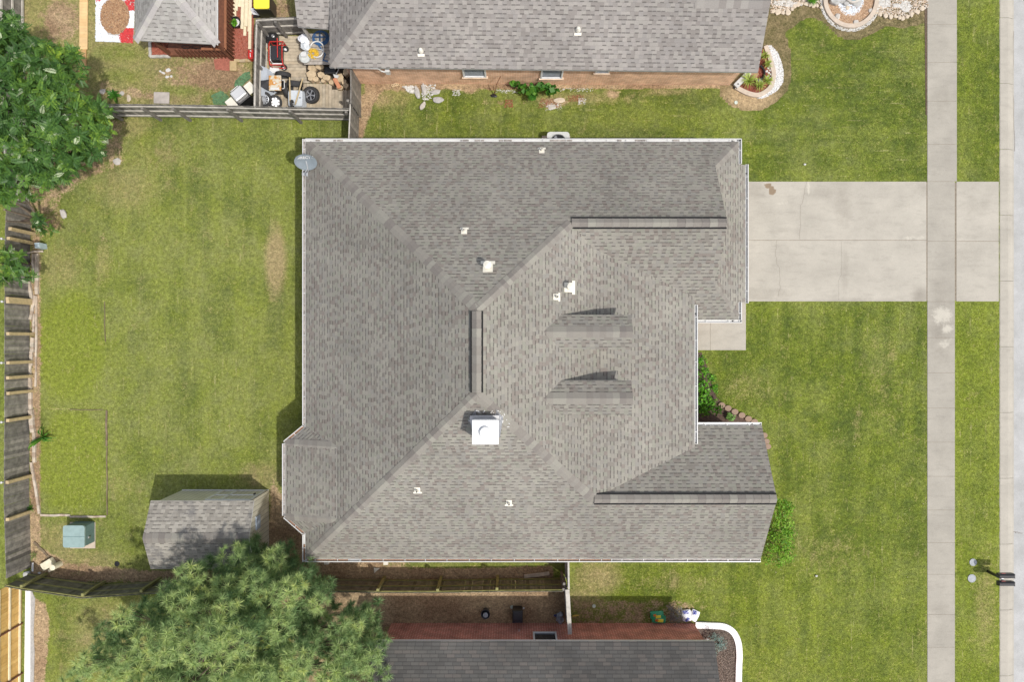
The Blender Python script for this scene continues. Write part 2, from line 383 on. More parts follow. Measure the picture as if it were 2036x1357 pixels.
_lat = np.random.RandomState(5).rand(256, 256)
def vnoise(x, y):
    xi = np.floor(x).astype(int); yi = np.floor(y).astype(int); fx = x - xi; fy = y - yi; fx = fx * fx * (3 - 2 * fx); fy = fy * fy * (3 - 2 * fy); g = lambda i, j: _lat[i % 256, j % 256]
    return (g(xi, yi) * (1 - fx) + g(xi + 1, yi) * fx) * (1 - fy) + (g(xi, yi + 1) * (1 - fx) + g(xi + 1, yi + 1) * fx) * fy
def fbm(x, y, o=4, r=.55):
    s = 0; a = 1; t_ = 0
    for k in range(o): s = s + a * vnoise(x * 2 ** k + 37.3 * k, y * 2 ** k + 11.7 * k); t_ += a; a *= r
    return s / t_ - .5
def cover(px, py):
    """layers of ground cover by place in the yard: dirt, lush, yellow, straw, stripe direction"""
    A = lambda poly, s=8: smooth(-s, s, polysd(px, py, poly))
    dirt = np.zeros(px.shape); lush = np.full(px.shape, .35); yel = np.full(px.shape, .4); straw = np.zeros(px.shape); sx = np.zeros(px.shape)
    ne = A(rect(1380, -400, 1845, 362), 60); lush = lush * (1 - ne) + .92 * ne; yel = yel * (1 - ne) + .3 * ne
    ns = A(rect(720, 168, 1480, 280), 25); lush = lush * (1 - ns) + .62 * ns; sx = np.maximum(sx, A(rect(1100, 0, 1850, 362), 60))
    strip = A(rect(1898, -400, 1990, 362), 4); lush = lush * (1 - strip) + .85 * strip; yel = yel * (1 - strip) + .45 * strip
    strip2 = A(rect(1898, 598, 1990, 1800), 4); lush = lush * (1 - strip2) + .6 * strip2; yel = yel * (1 - strip2) + .8 * strip2
    el = A(rect(1384, 600, 1845, 1120), 30); lush = lush * (1 - el) + .88 * el; yel = yel * (1 - el) + .45 * el
    se = A(rect(1135, 1115, 1845, 1900), 30); lush = lush * (1 - se) + .72 * se; yel = yel * (1 - se) + .55 * se
    wy = A(rect(60, 235, 606, 1150), 20); lush = lush * (1 - wy) + .25 * wy; yel = yel * (1 - wy) + .35 * wy
    for cx, cy, rx, ry, v in ((140, 690, 80, 130, 1.5), (142, 925, 85, 120, 1.5), (400, 560, 60, 260, .35), (480, 350, 90, 80, .3), (330, 500, 40, 220, .3), (250, 900, 40, 300, .4)):
        e = ell(px, py, cx, cy, rx, ry, .6); yel = np.maximum(yel, e * v); lush = lush * (1 - .45 * np.clip(e * v, 0, 1))
    # dry straw-brown patches
    for cx, cy, rx, ry, v in ((548, 520, 26, 85, 1.25), (520, 950, 60, 40, .6), (205, 520, 22, 60, .5), (120, 530, 60, 60, .5), (120, 1080, 60, 50, .6), (160, 1115, 120, 30, .6), (230, 1270, 130, 120, .55),
                              (330, 1230, 80, 60, .3), (1480, 770, 60, 50, .35), (760, 190, 80, 40, .6), (1150, 195, 120, 18, .6), (820, 178, 70, 12, .7), (1190, 1150, 60, 45, .8), (1160, 1190, 50, 40, .7), (1340, 1160, 120, 30, .3),
                              (250, 370, 90, 70, .5), (260, 250, 60, 30, .6), (1215, 185, 22, 14, .9), (1320, 183, 60, 9, .7), (310, 320, 100, 60, .3), (240, 970, 60, 40, .3), (1830, 60, 20, 30, .4),
                              (1750, 760, 60, 150, .25), (1960, 1200, 30, 150, .5), (1650, 1100, 100, 60, .3)):
        straw = np.maximum(straw, ell(px, py, cx, cy, rx, ry, .8) * v)
    # neighbour's yard north-west
    nw = A([(20, -300), (655, -300), (655, 60), (600, 215), (235, 215), (20, 215)], 8)
    straw = np.maximum(straw, nw * .62); lush = lush * (1 - nw) + .3 * nw
    for cx, cy, rx, ry, v in ((120, 40, 55, 60, .75), (430, 150, 90, 45, .85), (290, 185, 100, 16, .7), (370, 150, 70, 45, .6), (440, 110, 80, 30, .6), (210, 165, 30, 40, .5), (560, 20, 25, 40, .7)):
        dirt = np.maximum(dirt, ell(px, py, cx, cy, rx, ry, .7) * v)
    for cx, cy, rx, ry in ((230, 105, 60, 20), (235, 150, 50, 18), (345, 180, 80, 12), (425, 200, 25, 20)):
        e = ell(px, py, cx, cy, rx, ry, .7); straw = straw * (1 - .5 * e); dirt = dirt * (1 - .6 * e)
    # soil under big tree and along fences
    for poly, s, v in (([(120, 240), (250, 236), (245, 330), (190, 350), (120, 400), (130, 460), (70, 480), (30, 440), (40, 300)], 16, .6),
                       ([(60, 470), (82, 470), (82, 1100), (58, 1100)], 4, .75),
                       ([(60, 1090), (95, 1095), (140, 1120), (310, 1135), (600, 1125), (600, 1160), (60, 1160)], 7, .8),
                       ([(540, 950), (600, 1040), (600, 1300), (520, 1130), (535, 1000)], 10, .85),
                       ([(590, 1050), (1100, 1050), (1100, 1160), (590, 1160)], 6, .9),
                       ([(600, 1168), (1128, 1168), (1128, 1250), (600, 1250)], 6, 1.0),
                       ([(1135, 1190), (1385, 1195), (1385, 1246), (1135, 1246)], 9, .55),
                       ([(695, 215), (735, 165), (775, 165), (745, 205), (720, 280), (695, 280)], 8, .85),
                       ([(725, 160), (1450, 163), (1450, 176), (725, 180)], 5, .9),
                       ([(62, 1185), (90, 1200), (100, 1240), (90, 1357), (62, 1420)], 6, .85),
                       ([(560, 1150), (800, 1150), (800, 1500), (600, 1500)], 20, .6)):
        dirt = np.maximum(dirt, smooth(-s, s, polysd(px, py, poly)) * v)
    for cx, cy, rx, ry, v in ((1000, 205, 80, 10, .4), (1100, 205, 40, 14, .7), (930, 180, 30, 10, .6), (1220, 187, 18, 10, .8), (120, 815, 30, 4, .5), (205, 475, 14, 20, .4)):
        dirt = np.maximum(dirt, ell(px, py, cx, cy, rx, ry, .7) * v)
    green = ell(px, py, 870, 1122, 300, 10, .5) * smooth(720, 860, px); dirt = dirt * (1 - green * .8)
    # brown mown border round the front beds (own colour: dead turf)
    dead = A([(1525, -60), (1844, -60), (1844, 50), (1835, 47), (1800, 55), (1760, 53), (1735, 67), (1710, 78), (1690, 80), (1665, 72), (1652, 58), (1640, 45), (1625, 38), (1608, 35), (1590, 42), (1575, 55), (1561, 62), (1566, 80), (1574, 110), (1575, 150), (1566, 180), (1548, 200), (1520, 217), (1485, 222), (1450, 210), (1432, 190), (1432, 165), (1470, 140), (1500, 100), (1520, 40)], 1.6)
    X = px / 45.2; Y = py / 45.2
    st = sx * fbm(X * .25 + 9, Y * 2.4, 3) + (1 - sx) * fbm(X * 2.2, Y * .22 + 5, 3)
    bl = fbm(X * .8, Y * .8, 5, .65); b2 = fbm(X * 1.9 + 50, Y * 1.7 + 20, 4, .65)
    lush = np.clip(lush + 1.5 * bl + .85 * st, 0, 1); yel = np.clip(yel + 1.0 * b2 - .5 * st, 0, 1); st2 = fbm(X * 2.6 + 80, Y * 1.6, 4, .7)
    straw = np.clip(straw + np.clip(st2 + .35 * st - .1, 0, 1) * 1.5 - .05, 0, 1)
    return np.stack([dirt, lush, yel, np.clip(straw, 0, 1)], -1), np.stack([dead, sx, ell(px, py, 1490, 190, 60, 40, .6), np.ones_like(sx)], -1)

def axis(lo, hi, step, far):
    a = list(np.arange(lo, hi + step / 2, step)); s = step * 2; x = a[-1]; up = []
    while x < far: x += s; s *= 1.6; up.append(x)
    s = step * 2; x = a[0]; dn = []
    while x > -far: x -= s; s *= 1.6; dn.append(x)
    return np.array(dn[::-1] + a + up)
gx = axis(-23.2, 22.6, .12, 160); gy = axis(-15.6, 15.6, .12, 160)
GX, GY = np.meshgrid(gx, gy)
px = 1018 + GX * F / H; py = 678.5 - GY * F / H
A1, A2 = cover(px, py)
hgt = np.zeros(GX.shape)
rr = np.random.RandomState(3)
hgt += rr.rand(*GX.shape) * .012
paved = ((px > 1380) & (px < 1990) & (py > 355) & (py < 605)) | ((px > 1838) & (px < 1910)) | ((px > 1380) & (px < 1490) & (py > 590) & (py < 700))
hgt = np.where(GX > 21.58, -.16, hgt)
n0, n1 = GX.shape
me = bpy.data.meshes.new("ground")
V = np.stack([GX, GY, hgt - .012], -1).reshape(-1, 3)
idx = np.arange(n0 * n1).reshape(n0, n1)
Q = np.stack([idx[:-1, :-1], idx[:-1, 1:], idx[1:, 1:], idx[1:, :-1]], -1).reshape(-1, 4)
me.vertices.add(len(V)); me.vertices.foreach_set("co", V.reshape(-1).astype(np.float32))
me.loops.add(Q.size); me.loops.foreach_set("vertex_index", Q.reshape(-1).astype(np.int32))
me.polygons.add(len(Q)); me.polygons.foreach_set("loop_start", np.arange(0, Q.size, 4, dtype=np.int32)); me.update(calc_edges=True)
for nm, A in (("cover_a", A1), ("cover_b", A2)):
    ca = me.color_attributes.new(nm, 'FLOAT_COLOR', 'POINT'); ca.data.foreach_set("color", A.reshape(-1).astype(np.float32))
me.polygons.foreach_set("use_smooth", [True] * len(me.polygons))

t = NT("lawn_and_soil")
a = t.n("ShaderNodeAttribute", attribute_name="cover_a"); b = t.n("ShaderNodeAttribute", attribute_name="cover_b")
sa = t.sep(a.outputs['Color']); sb = t.sep(b.outputs['Color'])
big = t.noise(.5, 5, .6); mid = t.noise(2.6, 5, .65); fine = t.noise(14, 4, .7); vfine = t.noise(45, 3, .7)
strV = t.noise(1.0, 4, .6, stretch=(2.6, .22, 1)); strH = t.noise(1.0, 4, .6, stretch=(.22, 3.2, 1))
stripe = t.math('ADD', t.math('MULTIPLY', strH, sb[1]), t.math('MULTIPLY', strV, t.math('SUBTRACT', 1.0, sb[1])))
vary = t.math('MULTIPLY', t.math('SUBTRACT', mid, .5), 1.0)
lushf = t.math('ADD', sa[1], t.math('MULTIPLY', vary, .8), clamp=True)
pale = (.22, .24, .078); dark = (.08, .115, .021); yell = (.20, .25, .022)
g = t.mix(lushf, pale, dark)
yf = t.math('MULTIPLY', t.math('ADD', sa[2], t.math('MULTIPLY', t.math('SUBTRACT', mid, .5), 1.6), clamp=True), .75)
g = t.mix(yf, g, yell)
# thatch showing between the blades
th = t.rng(t.math('ADD', t.math('MULTIPLY', fine, .6), t.math('MULTIPLY', mid, .4)), .52, .66)
g = t.mix(t.math('MULTIPLY', th, .38), g, (.36, .30, .14))
sf = t.rng(t.math('ADD', t.math('MULTIPLY', t.math('SUBTRACT', fine, .5), 1.0), t.math('ADD', a.outputs['Alpha'], t.math('MULTIPLY', t.math('SUBTRACT', mid, .5), .8))), .15, .95)
g = t.mix(t.math('MULTIPLY', sf, .85), g, (.37, .285, .155))
soilc = t.mix(t.rng(big, .4, .6), (.32, .215, .13), (.47, .345, .21))
soilc = t.mix(t.rng(fine, .35, .65), t.mix(1.0, soilc, (.75, .75, .75), 'MULTIPLY'), soilc)
df = t.rng(t.math('ADD', sa[0], t.math('ADD', t.math('MULTIPLY', t.math('SUBTRACT', mid, .5), 1.3), t.math('MULTIPLY', t.math('SUBTRACT', fine, .5), 1.0))), .38, .68)
g = t.mix(df, g, soilc)
deadc = t.mix(t.rng(t.math('ADD', t.math('MULTIPLY', mid, .6), t.math('MULTIPLY', fine, .4)), .4, .6), (.13, .115, .05), (.235, .185, .10))
deadc = t.mix(sb[2], deadc, (.42, .31, .18))
g = t.mix(t.rng(sb[0], .42, .58), g, deadc)
blot = t.noise(6.5, 4, .7)
g = t.mix(1.0, g, t.ramp(blot, [(.32, (.68,) * 3), (.5, (1.0,) * 3), (.68, (1.38,) * 3)]), 'MULTIPLY')
sk = t.math('ADD', t.math('MULTIPLY', t.noise(1.0, 3, .7, stretch=(.45, 9, 1)), sb[1]), t.math('MULTIPLY', t.noise(1.0, 3, .7, stretch=(9, .35, 1)), t.math('SUBTRACT', 1.0, sb[1])))
sk = t.math('MULTIPLY', t.rng(sk, .6, .68), t.rng(mid, .45, .6))
g = t.mix(t.math('MULTIPLY', t.math('MULTIPLY', sk, t.math('SUBTRACT', 1.0, df)), .5), g, (.44, .40, .2))
sp = t.ramp(vfine, [(.25, (.62,) * 3), (.5, (1.0,) * 3), (.75, (1.4,) * 3)])
g = t.mix(1.0, g, sp, 'MULTIPLY')
g = t.mix(1.0, g, t.ramp(fine, [(.3, (.78,) * 3), (.7, (1.22,) * 3)]), 'MULTIPLY')
seeds = t.math('GREATER_THAN', t.noise(9, 2, .5, vec=t.tc('Object')), .735)
g = t.mix(t.math('MULTIPLY', seeds, .5), g, (.5, .45, .3))
t.bump(t.math('ADD', vfine, t.math('MULTIPLY', fine, 1.2)), .05, .7)
m_ground = t.done(g, .95, spec=.15)
me.materials.append(m_ground)
go = bpy.data.objects.new("ground", me); COL.objects.link(go); tag(go, kind='structure')

# ---------------------------------------------------------------- paving
def slab_mesh(name, rects, z, mat, att, step=.12, thick=.1, gap=.007):
    """rects in photo pixels on the ground; each becomes a slab with its own stain attribute"""
    vs = []; fs = []; cols = []
    for (x0, y0, x1, y1) in rects:
        p = P(x0, y1); q = P(x1, y0)
        X0, Y0, X1, Y1 = p.x + gap, p.y + gap, q.x - gap, q.y - gap
        nx = max(1, int((X1 - X0) / step)); ny = max(1, int((Y1 - Y0) / step)); b = len(vs)
        for j in range(ny + 1):
            for i in range(nx + 1): vs.append((X0 + (X1 - X0) * i / nx, Y0 + (Y1 - Y0) * j / ny, z))
        for j in range(ny):
            for i in range(nx):
                k = b + j * (nx + 1) + i; fs.append((k, k + 1, k + nx + 2, k + nx + 1))
        c = len(vs); vs += [(X0, Y0, z), (X1, Y0, z), (X1, Y1, z), (X0, Y1, z), (X0, Y0, z - thick), (X1, Y0, z - thick), (X1, Y1, z - thick), (X0, Y1, z - thick)]
        fs += [(c + i, c + 4 + i, c + 4 + (i + 1) % 4, c + (i + 1) % 4) for i in range(4)]
    V = np.array(vs); ppx = 1018 + V[:, 0] * F / H; ppy = 678.5 - V[:, 1] * F / H
    me = bpy.data.meshes.new(name); me.from_pydata(vs, [], fs); me.materials.append(mat)
    ca = me.color_attributes.new("blotch", 'FLOAT_COLOR', 'POINT'); ca.data.foreach_set("color", att(ppx, ppy).reshape(-1).astype(np.float32))
    o = bpy.data.objects.new(name, me); COL.objects.link(o); tag(o, kind='structure'); return o

def M_conc(name, base, dirtc=(.2, .18, .15)):
    t = NT(name); at = t.n("ShaderNodeAttribute", attribute_name="blotch"); s = t.sep(at.outputs['Color'])
    c = t.mix(t.rng(t.noise(.8, 5, .6), .3, .7), sc_(base, .88), sc_(base, 1.08))
    c = t.mix(t.math('MULTIPLY', t.rng(t.noise(2.5, 6, .7, stretch=(.5, 1.6, 1)), .5, .75), .42), c, sc_(base, .6))
    c = t.mix(t.rng(t.math('ADD', s[0], t.math('MULTIPLY', t.math('SUBTRACT', t.noise(3, 5, .7), .5), .6)), .15, 1.2), c, dirtc)
    c = t.mix(t.rng(t.math('ADD', s[1], t.math('MULTIPLY', t.math('SUBTRACT', t.noise(6, 5, .7), .5), .7)), .5, .7), c, (.25, .19, .13))
    c = t.mix(t.math('MULTIPLY', t.rng(t.math('ADD', s[2], t.math('MULTIPLY', t.math('SUBTRACT', t.noise(3.2, 5, .75), .5), 2.2)), .4, .8), .7), c, (.52, .49, .42))
    c = t.mix(1.0, c, t.ramp(t.noise(40, 3, .7), [(.3, (.9,) * 3), (.7, (1.08,) * 3)]), 'MULTIPLY')
    c = t.mix(t.math('GREATER_THAN', t.noise(7, 2), .78), c, (.2, .18, .16))
    t.bump(t.noise(60, 3), .004, .5)
    return t.done(c, .85, spec=.3)
CB = (.42, .392, .338)
m_drive = M_conc("driveway_concrete", CB); m_walk = M_conc("pavement_concrete", sc_(CB, .86)); m_kerb = M_conc("kerb_concrete", sc_(CB, .97))
def st_drive(x, y):
    g = np.zeros(x.shape)
    for cx, cy, rx, ry, v in ((1675, 400, 26, 70, .5), (1640, 385, 50, 20, .4), (1500, 380, 30, 30, .45), (1510, 585, 90, 18, .45), (1680, 540, 12, 70, .4), (1830, 590, 26, 30, .7), (1560, 460, 80, 14, .25), (1925, 500, 50, 50, .3), (1835, 375, 25, 20, .45), (1940, 410, 50, 30, .3), (1700, 598, 140, 6, .5), (1890, 385, 16, 40, .5), (1870, 570, 30, 40, .4)):
        g = np.maximum(g, ell(x, y, cx, cy, rx, ry, .9) * v)
    o = np.maximum(ell(x, y, 1527, 369, 9, 7, .4), ell(x, y, 1535, 380, 9, 11, .4)); wv = np.maximum(np.maximum(ell(x, y, 1555, 404, 18, 6, .8) * .7, ell(x, y, 1815, 474, 40, 6, .8) * .7), ell(x, y, 1608, 378, 2.5, 18, .6))
    wv = np.maximum(wv, ell(x, y, 1875, 473, 18, 6, .8))
    return np.stack([g, o, wv, np.ones_like(g)], -1)
def st_walk(x, y):
    g = np.zeros(x.shape)
    for cx, cy, rx, ry, v in ((1870, 640, 30, 60, .75), (1870, 570, 30, 40, .4), (1868, 1215, 30, 22, .4), (1875, 900, 30, 60, .25), (1872, 200, 30, 60, .3), (1870, 690, 30, 60, .4), (1870, 1060, 30, 40, .2)):
        g = np.maximum(g, ell(x, y, cx, cy, rx, ry, .9) * v)
    wv = np.maximum(np.maximum(ell(x, y, 1873, 628, 27, 25, .95), ell(x, y, 1884, 655, 16, 13, .95)), ell(x, y, 1880, 684, 16, 12, .95) * .8)
    g = g * (1 - wv)
    return np.stack([g, np.zeros_like(g), wv, np.ones_like(g)], -1)
def st_none(x, y):
    g = ell(x, y, 2000, 640, 6, 900, .9) * .25
    return np.stack([g, g * 0, g * 0, g * 0 + 1], -1)
mb = MB()
for x0, y0, x1, y1 in ((1402, 363, 1840, 598), (1844, -170, 1897, 1490), (1903, 363, 1984, 598), (1364, 602, 1481, 695), (1838, 363, 1904, 598)):
    a_ = P(x0, y1); b_ = P(x1, y0); mb.prism([(a_.x, a_.y), (b_.x, a_.y), (b_.x, b_.y), (a_.x, b_.y)], -.06, .003 + .0005 * (x0 % 7))
mb.build('joint_filler', M_plain('joint_dirt', (.22, .185, .14), .95, .25, 10), kind='structure')
slab_mesh("driveway", [(1400, 361, 1842, 478), (1400, 478, 1842, 600), (1901, 361, 1986, 480), (1901, 480, 1986, 600)], .012, m_drive, st_drive, gap=.009)
ys = [-180, -105, -30, 48, 124, 201, 287, 361, 480, 600, 672, 742, 812, 880, 948, 1015, 1080, 1143, 1223, 1288, 1360, 1430, 1500]
slab_mesh("sidewalk", [(1843.5 - (0 if a > 361 else 0), a, 1899.5 + (3 if b < 362 else -1), b) for a, b in zip(ys[:-1], ys[1:])], .010, m_walk, st_walk, gap=.006)
slab_mesh("porch_walk", [(1360, 600, 1412, 697), (1412, 600, 1483, 697)], .014, m_drive, st_none, gap=.006)
# cracks in the slabs: narrow real grooves filled with dirt
def strip(mb, pts, w, z):
    pts = [P(*p) for p in pts]
    for a, b in zip(pts[:-1], pts[1:]):
        d = (b - a).normalized(); n = Vector((-d.y, d.x, 0)) * w / 2
        mb.face([(a - n).to_tuple()[:2] + (z,), (b - n).to_tuple()[:2] + (z,), (b + n).to_tuple()[:2] + (z,), (a + n).to_tuple()[:2] + (z,)])
def wig(pts, amp=1.4, n=6):
    out = []
    for (x0, y0), (x1, y1) in zip(pts[:-1], pts[1:]):
        for i in range(n):
            f = i / n; out.append((x0 + (x1 - x0) * f + R.uniform(-amp, amp), y0 + (y1 - y0) * f + R.uniform(-amp, amp)))
    out.append(pts[-1]); return out
m_crack = M_plain("dirt_in_cracks", (.22, .19, .155), .95, .2)
mb = MB()
for ln in ([(1603, 362), (1600, 385), (1592, 410), (1590, 477)], [(1544, 478), (1541, 510), (1549, 535), (1551, 570), (1548, 590)]): strip(mb, wig(ln), .009, .0165)
strip(mb, wig([(1673, 481), (1673, 545), (1667, 560), (1667, 598)], .6), .005, .0165)
mb.build("driveway_cracks", m_crack, kind='structure')
# kerb and road
kp = [(21.42, -.01), (21.45, .012), (21.78, .012), (21.88, -.015), (22.05, -.085), (22.12, -.09)]
ykb = [428 - 131 * k for k in range(-10, 10)]
vs = []; fs = []
for a_, b_ in zip(ykb[1:], ykb[:-1]):
    ya, yb = P(0, a_).y - .006, P(0, b_).y + .006; b0 = len(vs)
    nseg = 10
    for j in range(nseg + 1):
        for (x, z) in kp: vs.append((x, yb + (ya - yb) * j / nseg, z))
    m_ = len(kp)
    for j in range(nseg):
        for i in range(m_ - 1): k = b0 + j * m_ + i; fs.append((k, k + 1, k + m_ + 1, k + m_))
me = bpy.data.meshes.new("kerb"); me.from_pydata(vs, [], fs); me.materials.append(m_kerb)
VV = np.array(vs); ca = me.color_attributes.new("blotch", 'FLOAT_COLOR', 'POINT'); ca.data.foreach_set("color", st_none(1018 + VV[:, 0] * F / H, 678.5 - VV[:, 1] * F / H).reshape(-1).astype(np.float32))
ko = bpy.data.objects.new("kerb", me); COL.objects.link(ko); tag(ko, kind='structure')
t = NT("old_pale_road"); c = t.mix(t.rng(t.noise(1.0, 5, .65), .35, .65), (.36, .36, .35), (.46, .46, .455)); c = t.mix(1.0, c, t.ramp(t.noise(50, 3, .8), [(.3, (.75,) * 3), (.7, (1.15,) * 3)]), 'MULTIPLY')
t.bump(t.noise(70, 2), .006); m_road = t.done(c, .9)
mb = MB(); mb.prism([(22.1, -60), (30, -60), (30, 60), (22.1, 60)], -.3, -.092); mb.build("road", m_road, kind='structure')
mb = MB()
for ln in ([(2019, 60), (2018, 160), (2020, 300)], [(2017, 1060), (2026, 1061), (2036, 1062)]): strip(mb, wig(ln), .02, -.088)
mb.build("road_cracks", m_crack, kind='structure')
# bare soil edge strip beside the pavement and ground covers in the beds
mb = MB(); e = [P(1843, -200), P(1843, 229), P(1840.5, 229), P(1838.5, 60), P(1839, -200)]; mb.prism([(p.x, p.y) for p in e], -.05, .007); mb.build("soil_strip", M_plain("edge_soil", (.12, .085, .06), .95, .3, 12, bump=.02), kind='structure')
# ================================================================= HOUSES
def slopes(mb, polys, thick=.11, side=1):
    """planar roof slopes with uv in metres (u along the eave, v up the slope), a little thickness"""
    for poly in polys:
        p = [Vector(q) for q in poly]
        n = Vector((0, 0, 0))
        for i in range(len(p)): n += (p[i] - p[0]).cross(p[(i + 1) % len(p)] - p[0])
        if n.z < 0: p = p[::-1]; n = -n
        n.normalize(); e = Vector((0, 0, 1)).cross(n); e.normalize(); u = n.cross(e)
        mb.face(p, [(q.dot(e), q.dot(u)) for q in p], 0)
        lo = [q - Vector((0, 0, thick)) for q in p]
        mb.face(lo[::-1], None, side)
        for i in range(len(p)):
            j = (i + 1) % len(p); mb.face([lo[i], lo[j], p[j], p[i]], None, side)
def caps(name, a, b, nL, nR, parent, mat, w=.2, step=.2, lift=.012, raised=0.0):
    """row of overlapping bent cap shingles from a (low) to b (high); nL, nR normals of both slopes"""
    a = Vector(a); b = Vector(b); d = (b - a); L = d.length; d.normalize(); mb = MB()
    def wing(n, sgn):
        t_ = n.normalized().cross(d) * sgn
        return t_.normalized()
    up = Vector((0, 0, 1))
    wl = wing(Vector(nL), 1); wr = wing(Vector(nR), -1)
    if wl.z > 0 or True:
        # both wings must lead away from the ridge line and downwards
        if wl.dot(Vector(nR)) < 0 and False: wl = -wl
    k = int(L / step) + 1
    for i in range(k):
        s0 = i * step; s1 = min(L, s0 + step * 1.25)
        z0 = up * (lift + .012 + raised); z1 = up * (lift + raised)
        A = a + d * s0; B = a + d * s1; jit = R.uniform(-.012, .012); ww = w + jit
        for wv in (wl, wr):
            q = [A + z0, A + wv * ww + z0, B + wv * ww + z1, B + z1]
            mb.face(q, [(i * 3.0 + .5 + R.random() * 0, .5)] * 4)
            mb.face([A + z0, A + wv * ww + z0, A + wv * ww + z0 - up * .02, A + z0 - up * .02], [(i * 3.0 + .5, .5)] * 4)
    return mb.build(name, mat, parent)
def nrm(sx, sy, p=.6): return Vector((-sx * p, -sy * p, 1)).normalized()   # slope rising towards (sx, sy)

def gutter(parent, a, b, out, z, hang=.82, litter_shade=0, dmat=None, w=.10, mat=None, holes=True):
    """white box gutter from a to b (inner top edge at the eave), out = outward unit (x, y)"""
    a = Vector((a[0], a[1], z)); b = Vector((b[0], b[1], z)); o = Vector((out[0], out[1], 0)); d = (b - a).normalized(); L = (b - a).length
    mb = MB(); t_ = .008
    mb.bar(a + o * .006 + Vector((0, 0, -.045)), b + o * .006 + Vector((0, 0, -.045)), .01, .09)
    mb.bar(a + o * (w / 2 + .008) + Vector((0, 0, -.095)), b + o * (w / 2 + .008) + Vector((0, 0, -.095)), w - .01, .01)
    mb.bar(a + o * w + Vector((0, 0, -.045)), b + o * w + Vector((0, 0, -.045)), .012, .11)
    mb.bar(a + o * (w + .008) + Vector((0, 0, .012)), b + o * (w + .008) + Vector((0, 0, .012)), .03, .01)
    for e, s_ in ((a, 1), (b, -1)): mb.bar(e + d * s_ * .006 + Vector((0, 0, -.045)), e + d * s_ * .006 + o * w + Vector((0, 0, -.045)), .01, .085)
    g = mb.build("gutter", mat or m_white, parent)
    k = max(1, int(L / hang))
    for i in range(k):
        s_ = (i + .5) * L / k + R.uniform(-.05, .05); q = a + d * s_; mh = MB()
        mh.bar(q + Vector((0, 0, .004)), q + o * w + Vector((0, 0, .004)), .022, .008); mh.build("hanger", m_white, g)
    if litter_shade:
        md = MB(); s_ = 0.05
        while s_ < L - .1:
            l_ = R.uniform(.15, .6)
            if R.random() < litter_shade:
                q = a + d * s_; md.bar(q + o * (w / 2) + Vector((0, 0, -.07)), a + d * min(L - .02, s_ + l_) + o * (w / 2) + Vector((0, 0, -.07 + R.uniform(-.01, .01))), w - .02, .03)
            s_ += l_
        if md.v: md.build("litter_and_shade", dmat or m_litter, g, kind="stuff")
    if holes:
        mo = MB(); q = a + d * (L - .35); mo.lathe([(.035, -.088), (.035, -.086)], q + o * (w / 2), 12); mo.build("outlet_hole", m_black, g)
    return g
m_litter = M_plain("litter_and_shade", (.26, .15, .09), .95, .4, 20); m_gut_shade = M_plain("gutter_shade", (.30, .27, .25), .95, .45, 7)  # grey fill paints the shade inside the trough; brown fill is leaf litter

house = thing("brick_house", "large single-storey brick house with a weathered grey hip roof in the middle of the lot", "house", (0, 0, 0))
zE = 2.6; W_, N_, S_, E_ = -8.29, 8.01, -8.76, 9.1
RN = (-1.2, 1.08, 6.84); RS = (-1.2, -1.8, 6.84); K = (2.17, 4.37, 4.825); G0 = (3.05, -5.96, 4.30)
GX_ = 7.95; hz = 2.6 + .6 * (E_ - GX_)
mb = MB()
slopes(mb, [
    [(W_, S_, zE), RS, RN, (W_, N_, zE)],
    [(W_, N_, zE), (E_, N_, zE), (GX_, N_ - 1.16, 2.6 + 1.16 * .613), (GX_, K[1], K[2]), K, RN],
    [RN, K, (3.05, 4.37, 4.30), (3.05, -5.96, 4.30), RS],
    [(3.05, 4.37, 4.30), (3.05, -5.96, 4.30), (7.17, -5.96, 3.21), (7.17, 4.37, 3.21)],
    [K, (GX_, K[1], K[2]), (GX_, 2.02, 2.6 + .78), (9.1, .85, 2.667), (3.4, .85, 2.667)],
    [(E_, N_, zE), (E_, .85, zE), (GX_, 2.0, hz), (GX_, 6.86, hz)],
    [(E_ - .02, 7.12, zE + .018), (9.44, 7.12, zE - .198), (9.44, 1.56, zE - .198), (E_ - .02, 1.56, zE + .018)],
    [G0, (9.98, -5.96, 4.30), (9.98, -3.38, 2.727), (3.05, -3.38, 2.727)],
    [(W_, S_, zE), (9.98, S_, zE + .0), (9.98, -5.96, 4.30), G0, RS],
])
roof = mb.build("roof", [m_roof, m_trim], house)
# bay roof on the back wall
zb = .012; Cp = (-6.83, -4.13, 3.476 + zb); Ep = (-6.83, -6.93, 3.476 + zb)
mb = MB(); A_ = (W_, -3.45, zE + zb); B_ = (-9.1, -4.12, zE); D_ = (-9.1, -7.02, zE); F_ = (W_, -7.72, zE + zb)
slopes(mb, [[A_, B_, Cp], [B_, D_, Ep, Cp], [D_, F_, Ep]]); mb.build("bay_roof", [m_roof, m_trim], house)
